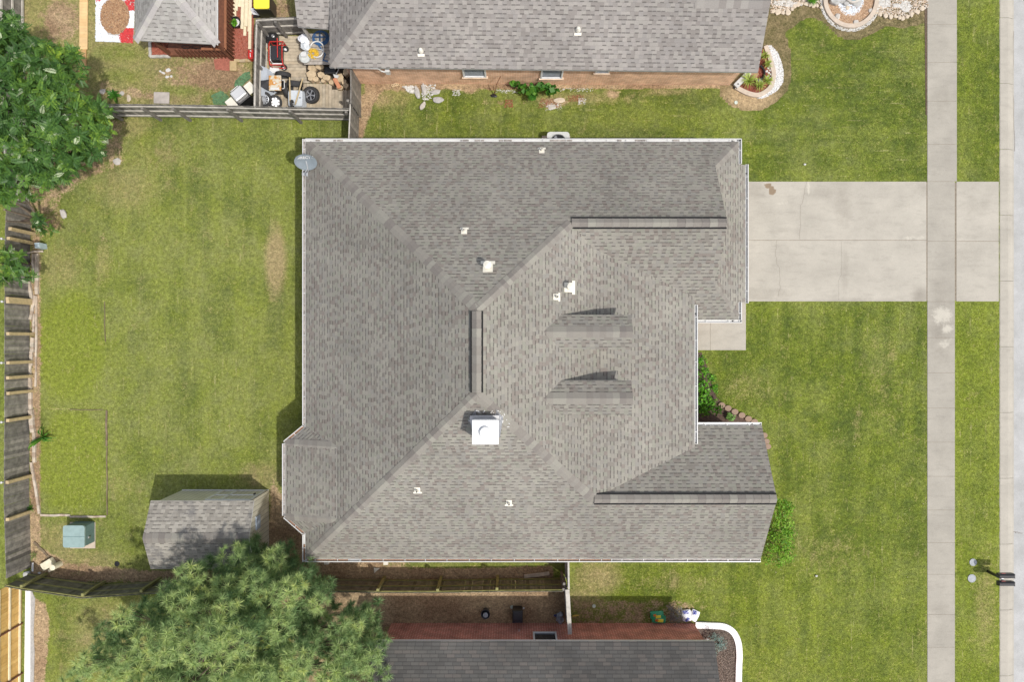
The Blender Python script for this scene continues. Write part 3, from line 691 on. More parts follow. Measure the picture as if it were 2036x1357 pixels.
# two dormers
def dormer(yr):
    zr = 5.43; x0 = -1.2 + (6.84 - zr) / .598; xe = 4.36; hw = .63; ze = zr - .6 * hw; xl = -1.2 + (6.84 - ze) / .598
    mb = MB(); slopes(mb, [[(x0, yr, zr), (xe, yr, zr), (xe, yr + hw, ze), (xl, yr + hw, ze)], [(x0, yr, zr), (xe, yr, zr), (xe, yr - hw, ze), (xl, yr - hw, ze)]], .07)
    d = mb.build("dormer_roof", [m_roof, m_trim], house)
    mb = MB(); mb.prism([(2.0, yr - .5), (4.12, yr - .5), (4.12, yr + .5), (2.0, yr + .5)], 3.7, ze + .02)
    mb.face([(4.12, yr - .5, ze + .02), (4.12, yr + .5, ze + .02), (4.12, yr, zr - .09)]); mb.build("dormer_wall", m_trim, d)
    mb = MB(); mb.box((4.13, yr, 4.62), (.05, .7, .55)); mb.box((4.14, yr, 4.62), (.05, .03, .55)); mb.build("dormer_window", m_white, d)
    mb = MB(); mb.box((4.15, yr, 4.62), (.04, .6, .45)); mb.build("dormer_glass", m_glass, d)
    c = caps("dormer_ridge_cap", (xe, yr, zr), (x0, yr, zr), nrm(0, 1), nrm(0, -1), house, m_cap, w=.22, step=.24)
dormer(.33); dormer(-2.07)
# hip caps
NW_, NN, NS, NE_ = nrm(1, 0), nrm(0, -1), nrm(0, 1), nrm(-1, 0)
def fixcaps(name, a, b, mat, parent, w, step, lift=.012):
    """caps with wings lying in the two slopes that fall away from the line a-b"""
    a = Vector(a); b = Vector(b); d = (b - a).normalized(); h = Vector((d.y, -d.x, 0)).normalized(); return a, b, d, h
def hipcap(name, a, b, sl, sr, mat=m_cap, parent=house, w=.175, step=.2, lift=.008):
    """sl / sr: fall per metre at right angles (in plan) to the line, right-hand and left-hand side"""
    a = Vector(a); b = Vector(b); d = (b - a); L = d.length; d.normalize(); h = Vector((d.y, -d.x, 0)).normalized(); mb = MB(); up = Vector((0, 0, 1))
    k = int(L / step) + 1
    for i in range(k):
        s0 = i * step; s1 = min(L, s0 + step * 1.3)
        if s1 - s0 < .02: break
        A = a + d * s0 + up * (lift + .014); B = a + d * s1 + up * lift; ww = w + R.uniform(-.01, .012); uvi = [(i * 3 + .5, .5)] * 4
        for sg, fl in ((1, sl), (-1, sr)):
            wv = Vector((h.x * sg, h.y * sg, -fl)) * ww
            q = [A, A + wv, B + wv, B]
            if sg > 0: q = q[::-1]
            mb.face(q, uvi); mb.face([A, A + wv, A + wv - up * .03, A - up * .03], uvi)
    return mb.build(name, mat, parent)
def dormcaps():
    pass
for o_ in [o for o in bpy.data.objects if o.name.startswith("dormer_ridge_cap")]:
    bpy.data.objects.remove(o_)
for yr in (.33, -2.07): hipcap("dormer_ridge_cap", (4.36, yr, 5.43), (1.16, yr, 5.43), .6, .6, w=.21, step=.24)
q2 = .6 / math.sqrt(2)
hipcap("hip_cap", (W_ + .1, N_ - .1, zE + .06), RN, q2, q2)
hipcap("hip_cap", (W_ + .1, S_ + .1, zE + .06), RS, q2, q2)
hipcap("hip_cap", K, RN, q2, q2)
hipcap("hip_cap", G0, RS, q2, q2)
hipcap("hip_cap", (E_ - .08, N_ - .08, zE + .05), (GX_, 6.86, hz), q2, q2)
hipcap("hip_cap", (E_ - .08, .93, zE + .05), (GX_, 2.0, hz), q2, q2)
hipcap("bay_hip_cap", B_, Cp, .2, .45, w=.2, step=.22); hipcap("bay_hip_cap", D_, Ep, .45, .2, w=.2, step=.22)
# ridge vents: raised shingle-covered strips with dark slots along both sides
def ridge_vent(a, b, s=.6):
    a = Vector(a); b = Vector(b); d = (b - a).normalized(); h = Vector((d.y, -d.x, 0)); w = .175
    v = hipcap("ridge_vent", a + Vector((0, 0, .03)), b + Vector((0, 0, .03)), s, s, w=w, step=.3, lift=.02)
    mb = MB()
    for sg in (1, -1):
        o_ = h * sg * (w + .014) + Vector((0, 0, -s * w + .045)); mb.bar(a + o_, b + o_, .06, .05)
    for e in (a, b): mb.bar(e - h * w + Vector((0, 0, -s * w + .02)), e + h * w + Vector((0, 0, -s * w + .02)), .012, .03)
    mb.build("vent_slot", m_dark, v)
ridge_vent((-1.2, 1.02, 6.84), (-1.2, -1.75, 6.84)); ridge_vent((K[0] + .03, K[1], K[2]), (GX_ - .02, K[1], K[2])); ridge_vent((G0[0] + .05, -5.96, 4.30), (9.97, -5.96, 4.30))
# gutters
gutter(house, (W_, N_), (E_ + .11, N_), (0, 1), zE, litter_shade=.25, dmat=m_gut_shade)
gutter(house, (W_, -3.45), (W_, N_ + .11), (-1, 0), zE, litter_shade=1, dmat=m_gut_shade)
gutter(house, (W_, S_ - .11), (W_, -7.72), (-1, 0), zE, litter_shade=.9, holes=False)
gutter(house, (W_, S_), (4.0, S_), (0, -1), zE, litter_shade=.95, holes=False); gutter(house, (4.0, S_), (9.98, S_), (0, -1), zE, litter_shade=.98, dmat=m_gut_shade)
gutter(house, (-9.1, -4.12), (-9.1, -7.02), (-1, 0), zE, litter_shade=.9, dmat=m_gut_shade, holes=False)
for p, q in (((W_, -3.45), (-9.1, -4.12)), ((-9.1, -7.02), (W_, -7.72))):
    d = (Vector(q) - Vector(p)).normalized(); n = Vector((d.y, -d.x))
    if n.x > 0: n = -n
    gutter(house, p, q, (n.x, n.y), zE, litter_shade=.9, holes=False)
gutter(house, (E_, 7.12), (E_, N_ + .11), (1, 0), zE, holes=False); gutter(house, (E_, .74), (E_, 1.56), (1, 0), zE, holes=False)
gutter(house, (9.44, 1.53), (9.44, 7.15), (1, 0), zE - .2); gutter(house, (7.28, .85), (E_ + .11, .85), (0, -1), 2.66)
gutter(house, (7.17, -4.05), (7.17, 1.42), (1, 0), 3.2); gutter(house, (7.28, -3.38), (9.98, -3.38), (0, 1), 2.71)
# walls
mb = MB()
def walls(mb, poly, z1, z0=0):
    n = len(poly)
    for i in range(n):
        a = poly[i]; b = poly[(i + 1) % n]; L = math.hypot(b[0] - a[0], b[1] - a[1])
        mb.face([(a[0], a[1], z0), (b[0], b[1], z0), (b[0], b[1], z1), (a[0], a[1], z1)], [(0, z0), (L, z0), (L, z1), (0, z1)])
walls(mb, [(-7.9, -8.36), (9.55, -8.36), (9.55, -3.75), (5.6, -3.75), (5.6, 1.25), (8.65, 1.25), (8.65, 7.6), (-7.9, 7.6), (-7.9, -3.7), (-8.7, -4.35), (-8.7, -6.8), (-7.9, -7.5)], 2.5)
mb.face([(9.55, -8.36, 2.5), (9.55, -3.75, 2.5), (9.55, -5.96, 4.1)], [(0, 2.5), (4.6, 2.5), (2.4, 4.1)])
mb.face([(7.85, 2.2, 3.3), (7.85, 6.6, 3.3), (7.85, 4.37, 4.65)], [(0, 2.5), (4.4, 2.5), (2.2, 4.1)])
mb.build("wall", m_brickT, house)
def window(parent, c, w, h, out, name="window"):
    c = Vector(c); o = Vector((out[0], out[1], 0)); s = Vector((o.y, -o.x, 0)); mb = MB(); U = Vector((0, 0, 1))
    for sg in (1, -1):
        mb.bar(c + s * sg * w / 2 - U * h / 2 + o * .03, c + s * sg * w / 2 + U * h / 2 + o * .03, .07, .08, up=o)
        mb.bar(c - s * (w / 2 + .035) + U * sg * h / 2 + o * .031, c + s * (w / 2 + .035) + U * sg * h / 2 + o * .031, .08, .07)
    f = mb.build(name, m_trim, parent)
    mb = MB(); mb.bar(c - s * w / 2 + o * .01, c + s * w / 2 + o * .01, .02, h - .04); mb.build("pane", m_glass, f)
    return f
window(house, (9.55, -6.0, 1.5), 1.8, 1.3, (1, 0)); window(house, (5.6, -2.2, 1.4), 1.4, 1.3, (1, 0)); window(house, (-7.9, 3, 1.4), 1.5, 1.2, (-1, 0))
mb = MB()
for k in range(4): mb.box((8.66, 4.4, .3 + k * .55), (.05, 4.8, .53))
mb.build("garage_door", m_white, house)
mb = MB(); mb.box((5.62, .5, 1.05), (.06, .95, 2.1)); mb.build("front_door", m_red, house)
mb = MB(); mb.bar((7.05, 1.3, 0), (7.05, 1.3, 3.1), .12, .12); mb.bar((7.05, -3.5, 0), (7.05, -3.5, 3.1), .12, .12); mb.bar((7.05, -1.2, 0), (7.05, -1.2, 3.1), .12, .12); mb.build("porch_post", m_white, house)

# ---- chimney
ch = thing("chimney", "white metal-capped chimney standing on the hip below the main ridge", "chimney", (0, 0, 0))
bpy.data.objects.remove(ch); 
def roofz(x, y): return 6.84 + .61 * (y + 1.8)
cz = 7.15; c0 = P(965, 860, cz); hw = .445; hl = .39
mb = MB(); mb.box((c0.x - .02, c0.y + .0, 6.4), (2 * hw - .1, 2 * hl - .02, 1.36)); chm = mb.build("chimney", m_whitecurb, house)
mb = MB(); mb.box((c0.x, c0.y, cz), (2 * hw, 2 * hl + .04, .05)); mb.lathe([(.2, .025), (.2, .12), (.17, .16), (0.0, .17)], (c0.x, c0.y - .0, cz), 24); mb.build("chimney_cap", m_whitecurb, chm, bevel=.01)
mb = MB(); zz = roofz(0, c0.y + hl)
mb.box((c0.x - .02, c0.y + hl + .05, zz + .1), (2 * hw + .05, .12, .3)); mb.box((c0.x - hw - .02, c0.y + hl - .02, zz + .12), (.16, .24, .34)); mb.build("chimney_saddle", m_steel, chm)
mb = MB(); cy = c0.y + .1; 
for sx_ in (-1, 1):
    mb.face([(c0.x + sx_ * (hw - .1), cy + .6, roofz(0, cy + .6) * 0 + min(6.80, roofz(0, cy + .6)) + .03), (c0.x + sx_ * (hw + .14), cy + .3, min(6.75, roofz(0, cy + .3)) + .03), (c0.x + sx_ * (hw + .02), cy - .45, roofz(0, cy - .45) + .03), (c0.x + sx_ * (hw - .1), cy - .45, roofz(0, cy - .45) + .03)])
mb.build("chimney_flashing", m_steel, chm)
# sealant smears round the chimney
mb = MB()
for k in range(34):
    a = R.uniform(-.3, math.pi + .3); r_ = R.uniform(.5, .74); x = c0.x + .05 + math.cos(a) * r_ * 1.0; y = c0.y + .12 + math.sin(a) * r_ * .85
    if y > c0.y - .1: z = min(roofz(0, y), 6.84 - abs(x + 1.2) * .6) + .02; mb.rock((x, y, z), (R.uniform(.03, .12), R.uniform(.02, .05), .02), k, R.uniform(0, 3), sub=1)
mb.build("sealant", m_white, chm)

# ---- plumbing vents and flues (parts of the roof)
def pipevent(x, y, z, n, parent=house, big=False, mat=m_beige):
    """flashing sheet lying on the slope with upright pipe; n = slope normal"""
    n = Vector(n); up = (Vector((0, 0, 1)) - n * n.z).normalized(); s_ = up.cross(n); c = Vector((x, y, z)) + n * .012
    M = Matrix((s_, up, n)).transposed(); k = 1.6 if big else 1.0
    mb = MB(); mb.box(c + up * .04 * k, (.22 * k, .24 * k, .012), M=M); mb.box(c - up * .1 * k, (.32 * k, .08 * k, .016), M=M)
    v = mb.build("flue_vent" if big else "pipe_vent", mat, parent)
    mb = MB()
    if big: mb.lathe([(.10, -.05), (.10, .42), (.14, .42), (.14, .50), (.0, .55)], c, 18); 
    else: mb.lathe([(.075, -.02), (.05, .08), (.042, .09), (.042, .24), (.03, .24), (.03, .1)], c, 14)
    mb.build("vent_pipe", mat, v)
    if not big:
        mb = MB(); mb.lathe([(.034, .2), (.034, .205)], c, 10); mb.build("pipe_bore", m_black, v)
def Pn(px_, py_, f):
    z = 4.0
    for _ in range(30): q = P(px_, py_, z); z = f(q.x, q.y)
    return P(px_, py_, z)
fN = lambda x, y: 2.6 + .613 * (N_ - y); fS = lambda x, y: 2.6 + .61 * (y - S_); fE = lambda x, y: 6.84 - .598 * (x + 1.2)
for (a_, b_, f_, nn, bg_) in ((923, 459, fN, nrm(0, -1), 0), (1077, 299, fN, nrm(0, -1), 0), (830, 976, fS, nrm(0, 1), 0), (1012, 1001, fS, nrm(0, 1), 0), (1107, 591, fE, nrm(-1, 0), 0), (970, 530, fN, nrm(0, -1), 1), (1133, 572, fE, nrm(-1, 0), 1)):
    q = Pn(a_, b_, f_); pipevent(q.x, q.y, q.z, nn, big=bool(bg_))

# ---- satellite dish on the north-west eave
ds = thing("satellite_dish", "grey oval satellite dish with white lettering mounted over the back gutter", "satellite dish", P(606, 345, 2.72))
dc = P(608, 322, 3.28); nd = Vector((0.06, -.80, .62)).normalized()
sd = nd.cross(Vector((0, 0, 1))).normalized(); ud = sd.cross(nd); Md = Matrix((-sd, ud, nd)).transposed()
mb = MB(); prof = [(.0, -.05), (.12, -.045), (.24, -.025), (.33, .0), (.43, .03), (.44, .03), (.33, -.02), (.12, -.065), (.0, -.07)]
vs0 = MB(); vs0.lathe(prof, (0, 0, 0), 36)
vs = [dc + Md @ Vector((p[0], p[1] * .88, p[2])) for p in vs0.v]; mb.mesh(vs, vs0.f); mb.build("reflector", M_plain("dish_grey", (.20, .235, .26), .55, .08), ds, smooth=True)
mb = MB(); mb.tube([P(606, 345, 2.72), P(606, 344, 2.95), P(612, 335, 3.05), dc - nd * .06], .022, 8); mb.box(P(606, 346, 2.74), (.22, .12, .03)); mb.build("mast", m_galv, ds)
mb = MB(); lb = dc - ud * .36; fp = dc + nd * .42 - ud * .36; mb.tube([lb, fp], .018, 6); mb.tube([fp, fp - nd * .12 + ud * .06], .04, 10); mb.build("feed_arm", m_galv, ds)
def text(body, size, M, loc, mat, parent, name="lettering", ext=.002, bold=0):
    cu = bpy.data.curves.new("txt", 'FONT'); cu.body = body; cu.size = size; cu.extrude = ext; cu.align_x = 'CENTER'; cu.align_y = 'CENTER'; cu.offset = bold
    tmp = bpy.data.objects.new("txt", cu); COL.objects.link(tmp); bpy.context.view_layer.update()
    me = bpy.data.meshes.new_from_object(tmp.evaluated_get(bpy.context.evaluated_depsgraph_get())); bpy.data.objects.remove(tmp); me.materials.clear(); me.materials.append(mat)
    Wm = Matrix.Translation(Vector(loc) - wloc(parent)) @ M.to_4x4(); me.transform(Wm)
    o = bpy.data.objects.new(name, me); COL.objects.link(o); o.parent = parent; return o
Mt = Matrix((-sd * -1, ud * 1, nd)).transposed()
# lettering reads upright in the picture: its up is towards the top rim
tx = Vector((1, 0, 0)) - nd * nd.x; tx.normalize(); ty = nd.cross(tx); Mt = Matrix((tx, ty, nd)).transposed()
text("DIRECTV", .165, Mt, dc + ty * .2 + nd * -.0, m_white, ds, bold=.004)

# ---- air conditioner
ac = thing("air_conditioner", "grey outdoor air conditioner with a round fan grille half hidden under the north eave", "air conditioner", P(1111, 283, 0))
c = P(1111, 282, .0); c.x = P(1110, 0, .75).x
mb = MB()
def rr_poly(cx, cy, hx, hy, r, n=5):
    out = []
    for qx, qy, a0 in ((1, 1, 0), (-1, 1, 90), (-1, -1, 180), (1, -1, 270)):
        for k in range(n + 1):
            a = math.radians(a0 + 90 * k / n); out.append((cx + qx * (hx - r) + r * math.cos(a), cy + qy * (hy - r) + r * math.sin(a)))
    return out
cyy = c.y - .02 + .0
cyy = P(0, 283, .78).y + .0
mb.prism(rr_poly(c.x, cyy, .46, .43, .12), .05, .74); mb.build("casing", M_plain("ac_casing", (.42, .44, .42), .5, .08), ac)
mb = MB(); mb.prism(rr_poly(c.x, cyy, .48, .45, .13), .735, .78); mb.build("top_frame", M_plain("ac_top", (.55, .56, .54), .45, .06), ac)
mb = MB(); mb.lathe([(.33, .0), (.33, .008)], (c.x, cyy, .78), 28); mb.build("fan_well", m_black, ac)
mb = MB()
for k in range(4):
    a = k * math.pi / 2 + .5; mb.box((c.x + math.cos(a) * .17, cyy + math.sin(a) * .17, .80), (.26, .11, .012), rz=a)
mb.build("fan_blade", m_steel, ac)
mb = MB()
for r_ in (.1, .16, .22, .28, .335): mb.tube([(c.x + r_ * math.cos(a * .2094), cyy + r_ * math.sin(a * .2094), .83) for a in range(30)], .006, 4, closed=True)
mb.build("fan_grille", m_dark, ac)
mb = MB(); mb.prism(rr_poly(c.x - .05, cyy - .02, .62, .52, .02), 0, .05); mb.build("pad", m_curb, ac)

# ================================================================= NORTH NEIGHBOUR
nb = thing("brick_house", "neighbouring tan brick house with a grey-mauve shingle roof along the top edge", "house", (0, 0, 0))
a0 = (-7.33, 11.0, 2.6); b0_ = (9.88, 10.81, 2.6); rE = (9.88, 13.0, 3.93); r0 = (7.0, 13.03, 3.93); top1 = (-.85, 17.45, 6.47); top2 = (2.6, 17.45, 6.5)
mb = MB(); slopes(mb, [[a0, b0_, rE, r0, top2, top1], [a0, top1, (-7.33, 23.9, 2.6)], [rE, r0, (7.0, 15.2, 2.6), (9.88, 15.2, 2.6)], [top1, top2, (9.0, 23.9, 2.6), (-7.33, 23.9, 2.6)], [top2, r0, (9.0, 15.2, 2.6), (9.0, 23.9, 2.6)]]); mb.build("roof", [m_roofN, m_galv], nb)
hipcap("hip_cap", (a0[0] + .08, a0[1] + .08, 2.65), top1, .42, .42, m_capN, nb, w=.2, step=.22)
hipcap("ridge_cap", rE, r0, .6, .6, m_capN, nb, w=.24, step=.28)
mb = MB(); walls(mb, [(-6.9, 11.32), (9.55, 11.25), (9.55, 14.9), (8.6, 15), (8.6, 23.5), (-6.9, 23.5)], 2.52); mb.face([(9.55, 11.25, 2.5), (9.55, 14.9, 2.5), (9.55, 13.0, 3.8)], [(0, 2.5), (3.6, 2.5), (1.8, 3.8)]); mb.build("wall", m_brickT, nb)
for x0_, x1_, zc, hh in ((920, 967, 1.5, 1.05), (1075, 1120, 1.42, 1.15), (1182, 1210, 1.75, .62)):
    xa = (x0_ - 1018) * 28.7 / F; xb = (x1_ - 1018) * 28.7 / F; f = window(nb, ((xa + xb) / 2, 11.29 - .0, zc), xb - xa - .08, hh, (0, -1))
    mb = MB()
    for k in range(8): mb.bar((xa + .08, 11.262, zc - hh / 2 + .1 + k * hh / 9), (xb - .08, 11.262, zc - hh / 2 + .1 + k * hh / 9), .012, .03)
    mb.build("blind", m_grey, f)
    mb = MB(); mb.bar((xa - .05, 11.24, zc - hh / 2 - .07), (xb + .05, 11.24, zc - hh / 2 - .07), .1, .07); mb.build("sill", m_brickT, f)
mb = MB(); mb.tube([P(690, 134.5, 2.5), P(752, 136, 2.5), P(758, 141, 2.2), P(766, 143, 2.1)], .03, 8); mb.box(P(771, 143, 2.0), (.18, .12, .3)); mb.build("conduit", m_white, nb)
fNb = lambda x, y: 2.6 + .607 * (y - 10.9)
for a_, b_ in ((837, 104), (1149, 62)):
    q = Pn(a_, b_, fNb); n_ = nrm(0, 1); up_ = (Vector((0, 0, 1)) - n_ * n_.z).normalized(); M_ = Matrix((Vector((1, 0, 0)), up_, n_)).transposed()
    mb = MB(); mb.box(q - up_ * .1 + n_ * .015, (.28, .1, .02), M=M_); mb.lathe([(.11, 0), (.09, .12), (.05, .2), (0, .22)], q + up_ * .05, 14); mb.build("roof_vent", m_beige, nb)
# patio cover
pc = thing("patio_cover", "small low shingled patio roof joining the west side of the north neighbour house", "patio cover", (0, 0, 0))
q0 = P(586, -60, 2.55); q1 = P(592, 53, 2.3); q2_ = P(657, 58, 2.3); q3 = P(657, -60, 2.75)
mb = MB(); slopes(mb, [[(q1.x, q1.y, 2.3), (q2_.x + .1, q2_.y, 2.3), (q2_.x + .1, 14.9, 2.98), (q1.x - .08, 14.9, 2.98)]], .08); mb.build("roof", [m_roofN, m_galv], pc)
mb = MB()
for x_, y_ in ((q1.x + .1, q1.y + .15), (q1.x + .1, 14.6)): mb.bar((x_, y_, 0), (x_, y_, 2.25), .1, .1)
mb.build("post", m_silver, pc)

# ================================================================= SOUTH NEIGHBOUR
sb_ = thing("brick_house", "neighbouring dark red brick house with a dark charcoal shingle roof at the bottom edge", "house", (0, 0, 0))
mb = MB(); ym = -19.0
slopes(mb, [[(-5.6, -12.04, 2.6), (8.12, -12.06, 2.6), (8.14, ym, 6.4), (-5.6, ym, 6.4)], [(-5.6, -26, 2.6), (8.12, -26, 2.6), (8.14, ym, 6.4), (-5.6, ym, 6.4)]]); mb.build("roof", [m_roofS, m_trim], sb_)
mb = MB(); walls(mb, [(-5.3, -25.6), (7.98, -25.6), (7.98, -12.41), (-5.3, -12.41)], 2.53); mb.face([(7.98, -25.6, 2.5), (7.98, -12.41, 2.5), (7.98, ym, 6.2)], [(0, 2.5), (13, 2.5), (6.5, 6.2)]); mb.build("wall", m_brickR, sb_)
xa = (1060 - 1018) * 28.6 / F; xb = (1107 - 1018) * 28.6 / F; window(sb_, ((xa + xb) / 2, -12.40, 1.62), xb - xa - .06, 1.05, (0, 1))
mb = MB(); mb.box(P(1031, 1259.5, .85), (.17, .1, .2)); mb.tube([P(1032, 1257, .9), P(1032, 1247, .3)], .012, 6); mb.build("meter_box", m_trim, sb_)
# ================================================================= FENCES
ORD = ['first', 'second', 'third', 'fourth', 'fifth', 'sixth', 'seventh', 'eighth', 'ninth', 'tenth', 'eleventh', 'twelfth', 'thirteenth', 'fourteenth', 'fifteenth']
def fence(name, label, tops, side, slat, rail, post, ht=1.58, posts=(), rails=(.25, .85, 1.4), group=None, capbar=None, post_h=None, sw=.14, gap=.006, post_w=.1, double=(), base=None):
    """tops: photo pixels of the fence top; side: unit (x, y) towards the rails and posts"""
    T = [P(a, b, ht) for a, b in tops]; sd_ = Vector((side[0], side[1], 0)); b0 = base or P(tops[0][0], tops[0][1], ht); b0 = Vector((b0.x, b0.y, 0))
    th = thing(name, label, "fence", b0, group); ms = MB()
    for a, b in zip(T[:-1], T[1:]):
        d = b - a; L = d.length; d.normalize(); n = max(1, int(L / (sw + gap))); st = L / n
        rz = math.atan2(d.y, d.x)
        for i in range(n):
            h = ht + R.uniform(-.02, .012); c = a + d * (i + .5) * st
            ms.box((c.x + R.uniform(-.004, .004), c.y + R.uniform(-.004, .004), h / 2), (st - gap, .02, h), rz=rz + R.uniform(-.01, .01))
    ms.build("slat_panel", slat, th)
    for z in rails:
        mr = MB()
        for a, b in zip(T[:-1], T[1:]): 
            a_ = Vector((a.x, a.y, z)) + sd_ * .032; b_ = Vector((b.x, b.y, z)) + sd_ * .032; mr.bar(a_, b_, .042, .09)
        mr.build("rail", rail, th)
    if capbar:
        mr = MB()
        for a, b in zip(T[:-1], T[1:]): mr.bar(Vector((a.x, a.y, ht + .03)), Vector((b.x, b.y, ht + .03)), capbar, .03)
        mr.build("top_cap", rail, th)
    for k, (x_, y_) in enumerate(posts):
        q = P(x_, y_, ht); mp = MB(); h = (post_h or ht) + R.uniform(-.04, .02); o_ = sd_ * (.06 + post_w / 2)
        mp.box((q.x + o_.x, q.y + o_.y, h / 2), (post_w, post_w, h), rz=R.uniform(-.06, .06)); mp.build("post", post[k % len(post)] if isinstance(post, list) else post, th)
    return th
fence("wooden_fence", "old grey wooden fence with three pale rails between the lawn and the junk-filled side yard", [(40, 205), (230, 207), (345, 208), (455, 210), (575, 213), (694, 215)], (0, -1), m_oldwood, m_silver, m_oldwood, posts=[(120, 207), (200, 208), (281, 209), (343, 210), (451, 211), (576, 215), (688, 217)], ht=1.6)
fence("wooden_fence", "grey plank fence on the west side of the junk yard seen from inside", [(504, 212), (505, 130), (508, 38)], (1, 0), m_oldwood, m_silver, m_oldwood, posts=[(503, 125), (507, 45)], ht=1.6, rails=(.3, .95, 1.52))
fence("wooden_fence", "short grey plank fence closing the junk yard at its back beside the patio roof", [(508, 37), (550, 35), (592, 33)], (0, -1), m_oldwood, m_silver, m_oldwood, posts=[(547, 37)], ht=1.6, rails=(.25, .9, 1.5))
fence("wooden_fence", "tall grey plank panel between the junk yard and the neighbour's side lawn", [(698, 134), (698, 206)], (-1, 0), m_oldwood, m_oldwood, m_oldwood, posts=[(697, 200)], ht=1.85, capbar=.05)
fence("wooden_fence", "short grey plank panel running up to the north-west corner of the middle house", [(697, 206), (694, 276)], (-1, 0), m_oldwood, m_silver, m_oldwood, posts=[], ht=1.6, capbar=.05)
fence("wooden_fence", "mossy green-railed wooden fence along the south side of the back yard", [(8, 1167), (41, 1174), (163, 1191), (280, 1183), (400, 1178), (515, 1178), (636, 1178), (751, 1180), (870, 1180), (988, 1178), (1120, 1177)], (0, 1), m_mossSlat, m_moss, m_moss,
      posts=[(41, 1173), (163, 1190), (280, 1182), (398, 1178), (515, 1178), (636, 1178), (751, 1180), (870, 1180), (988, 1178)], ht=1.6, rails=(.2, .9, 1.5), post_w=.11)
fence("wooden_fence", "narrow weathered gate fence joining the south gutter to the mossy fence", [(1130, 1112), (1131, 1172)], (-1, 0), m_oldwood, m_silver, m_oldwood, posts=[(1127, 1163)], ht=1.6, capbar=.07, rails=(.3, 1.4))
fence("wooden_fence", "pale-topped wooden fence panel running down to the dark red brick wall", [(1128, 1173), (1133, 1262)], (-1, 0), m_oldwood, m_silver, m_oldwood, posts=[(1126, 1174)], ht=1.6, capbar=.17, rails=(.3, 1.4))
wf = fence("wooden_fence", "old blackened plank fence with tan posts down the left edge of the back yard", [(12, 395), (10, 480), (9, 600), (9, 760), (8, 1000), (12, 1152)], (1, 0), m_oldwood, m_oldwood, m_tanpost, ht=1.48, rails=(), posts=[(14, 455), (10, 474), (9, 594), (9, 600), (9, 664), (9, 722), (9, 752), (9, 783), (9, 837), (8, 960), (9, 1034)], post_w=.13)
fence("wooden_fence", "dark plank fence with pale rails in the top left corner beyond the big tree", [(-2, -150), (-1, 20), (2, 200), (10, 392)], (1, 0), m_oldwood, m_silver, m_oldwood, ht=1.45, posts=[(-1, 60), (0, 180)], rails=(.15, .75, 1.38))
nf = fence("wooden_fence", "new golden pine fence with cream rails in the bottom left corner", [(-5, 1176), (-6, 1300), (-7, 1500)], (1, 0), m_newwood, m_palewood, m_brownp, ht=1.42, posts=[(-8, 1268), (-8, 1372)], rails=(.15, .75, 1.36), post_w=.06)
mb = MB(); q = [P(52, 1172), P(62, 1172), P(60, 1500), P(48, 1500)]; mb.prism([(p.x, p.y) for p in q], -.05, .05); mb.build("mow_strip", m_whitecurb, label="white concrete strip at the foot of the new golden fence", cat="concrete strip")
mb = MB(); q = [P(62, 1172), P(70, 1190), P(67, 1260), P(69, 1300), P(63, 1500), P(60, 1500)]; mb.prism([(p.x, p.y) for p in q], -.05, .02); mb.build("gravel_path", M_plain("fine_grey_gravel", (.42, .41, .40), .95, .2, 14, bump=.02), kind='structure')
caps_w = []
for k, (x_, y_, l_) in enumerate(((5, 475, "white cap on the west fence level with the small tree cluster"), (6, 600, "white cap on the west fence beside the double tan post"), (5, 722, "white cap on the west fence beside the middle tan posts"), (5, 840, "white cap on the west fence left of the raised grass bed"), (5, 960, "white cap lowest on the west fence, above the green utility box"))):
    mb = MB(); q = P(x_ - 1, y_, .9); mb.tube([(q.x, q.y, 0), (q.x, q.y, .9)], .03, 8); mb.lathe([(.05, .9), (.05, .95), (0, .97)], (q.x, q.y, 0), 12); mb.build("fence_post_cap", m_white, label=l_.replace("white cap", "small white post"), cat="post", group="small white posts behind the west fence")

# ================================================================= SHED
sh = thing("garden_shed", "beige sided garden shed with a patchy grey shingle roof by the south fence", "shed", (-12.6, -7.9, 0))
xw, xe, yn, ys_ = -14.48, -10.68, -6.56, -9.3; ze = 2.05; zr = 2.62; yr = -7.93
t = NT("shed_siding"); uv = t.sep(t.tc('UV')); fr = t.math('FRACT', t.math('DIVIDE', uv[0], .2)); gro = t.math('LESS_THAN', fr, .1)
c = t.mix(t.rng(t.noise(1.5, 5), .3, .7), (.60, .57, .45), (.73, .70, .57)); c = t.mix(t.math('MULTIPLY', gro, .75), c, (.25, .23, .18)); t.bump(t.math('SUBTRACT', 1.0, gro), .01); m_siding = t.done(c, .75)
mb = MB(); walls(mb, [(xw, ys_), (xe, ys_), (xe, yn), (xw, yn)], ze); 
for x_ in (xw, xe): mb.face([(x_, ys_, ze), (x_, yn, ze), (x_, yr, zr - .05)], [(0, ze), (2.74, ze), (1.37, zr)])
mb.build("wall", m_siding, sh)
mb = MB(); slopes(mb, [[(-14.78, -6.54, ze + .03), (-10.56, -6.54, ze + .03), (-10.56, yr, zr), (-14.82, yr, zr)], [(-14.78, -9.34, ze + .03), (-10.56, -9.34, ze + .03), (-10.56, yr, zr), (-14.82, yr, zr)]], .06); mb.build("roof", [m_roofShed, m_trim], sh)
hipcap("ridge_cap", (-10.56, yr, zr), (-14.82, yr, zr), .4, .4, m_cap, sh, w=.2, step=.26)
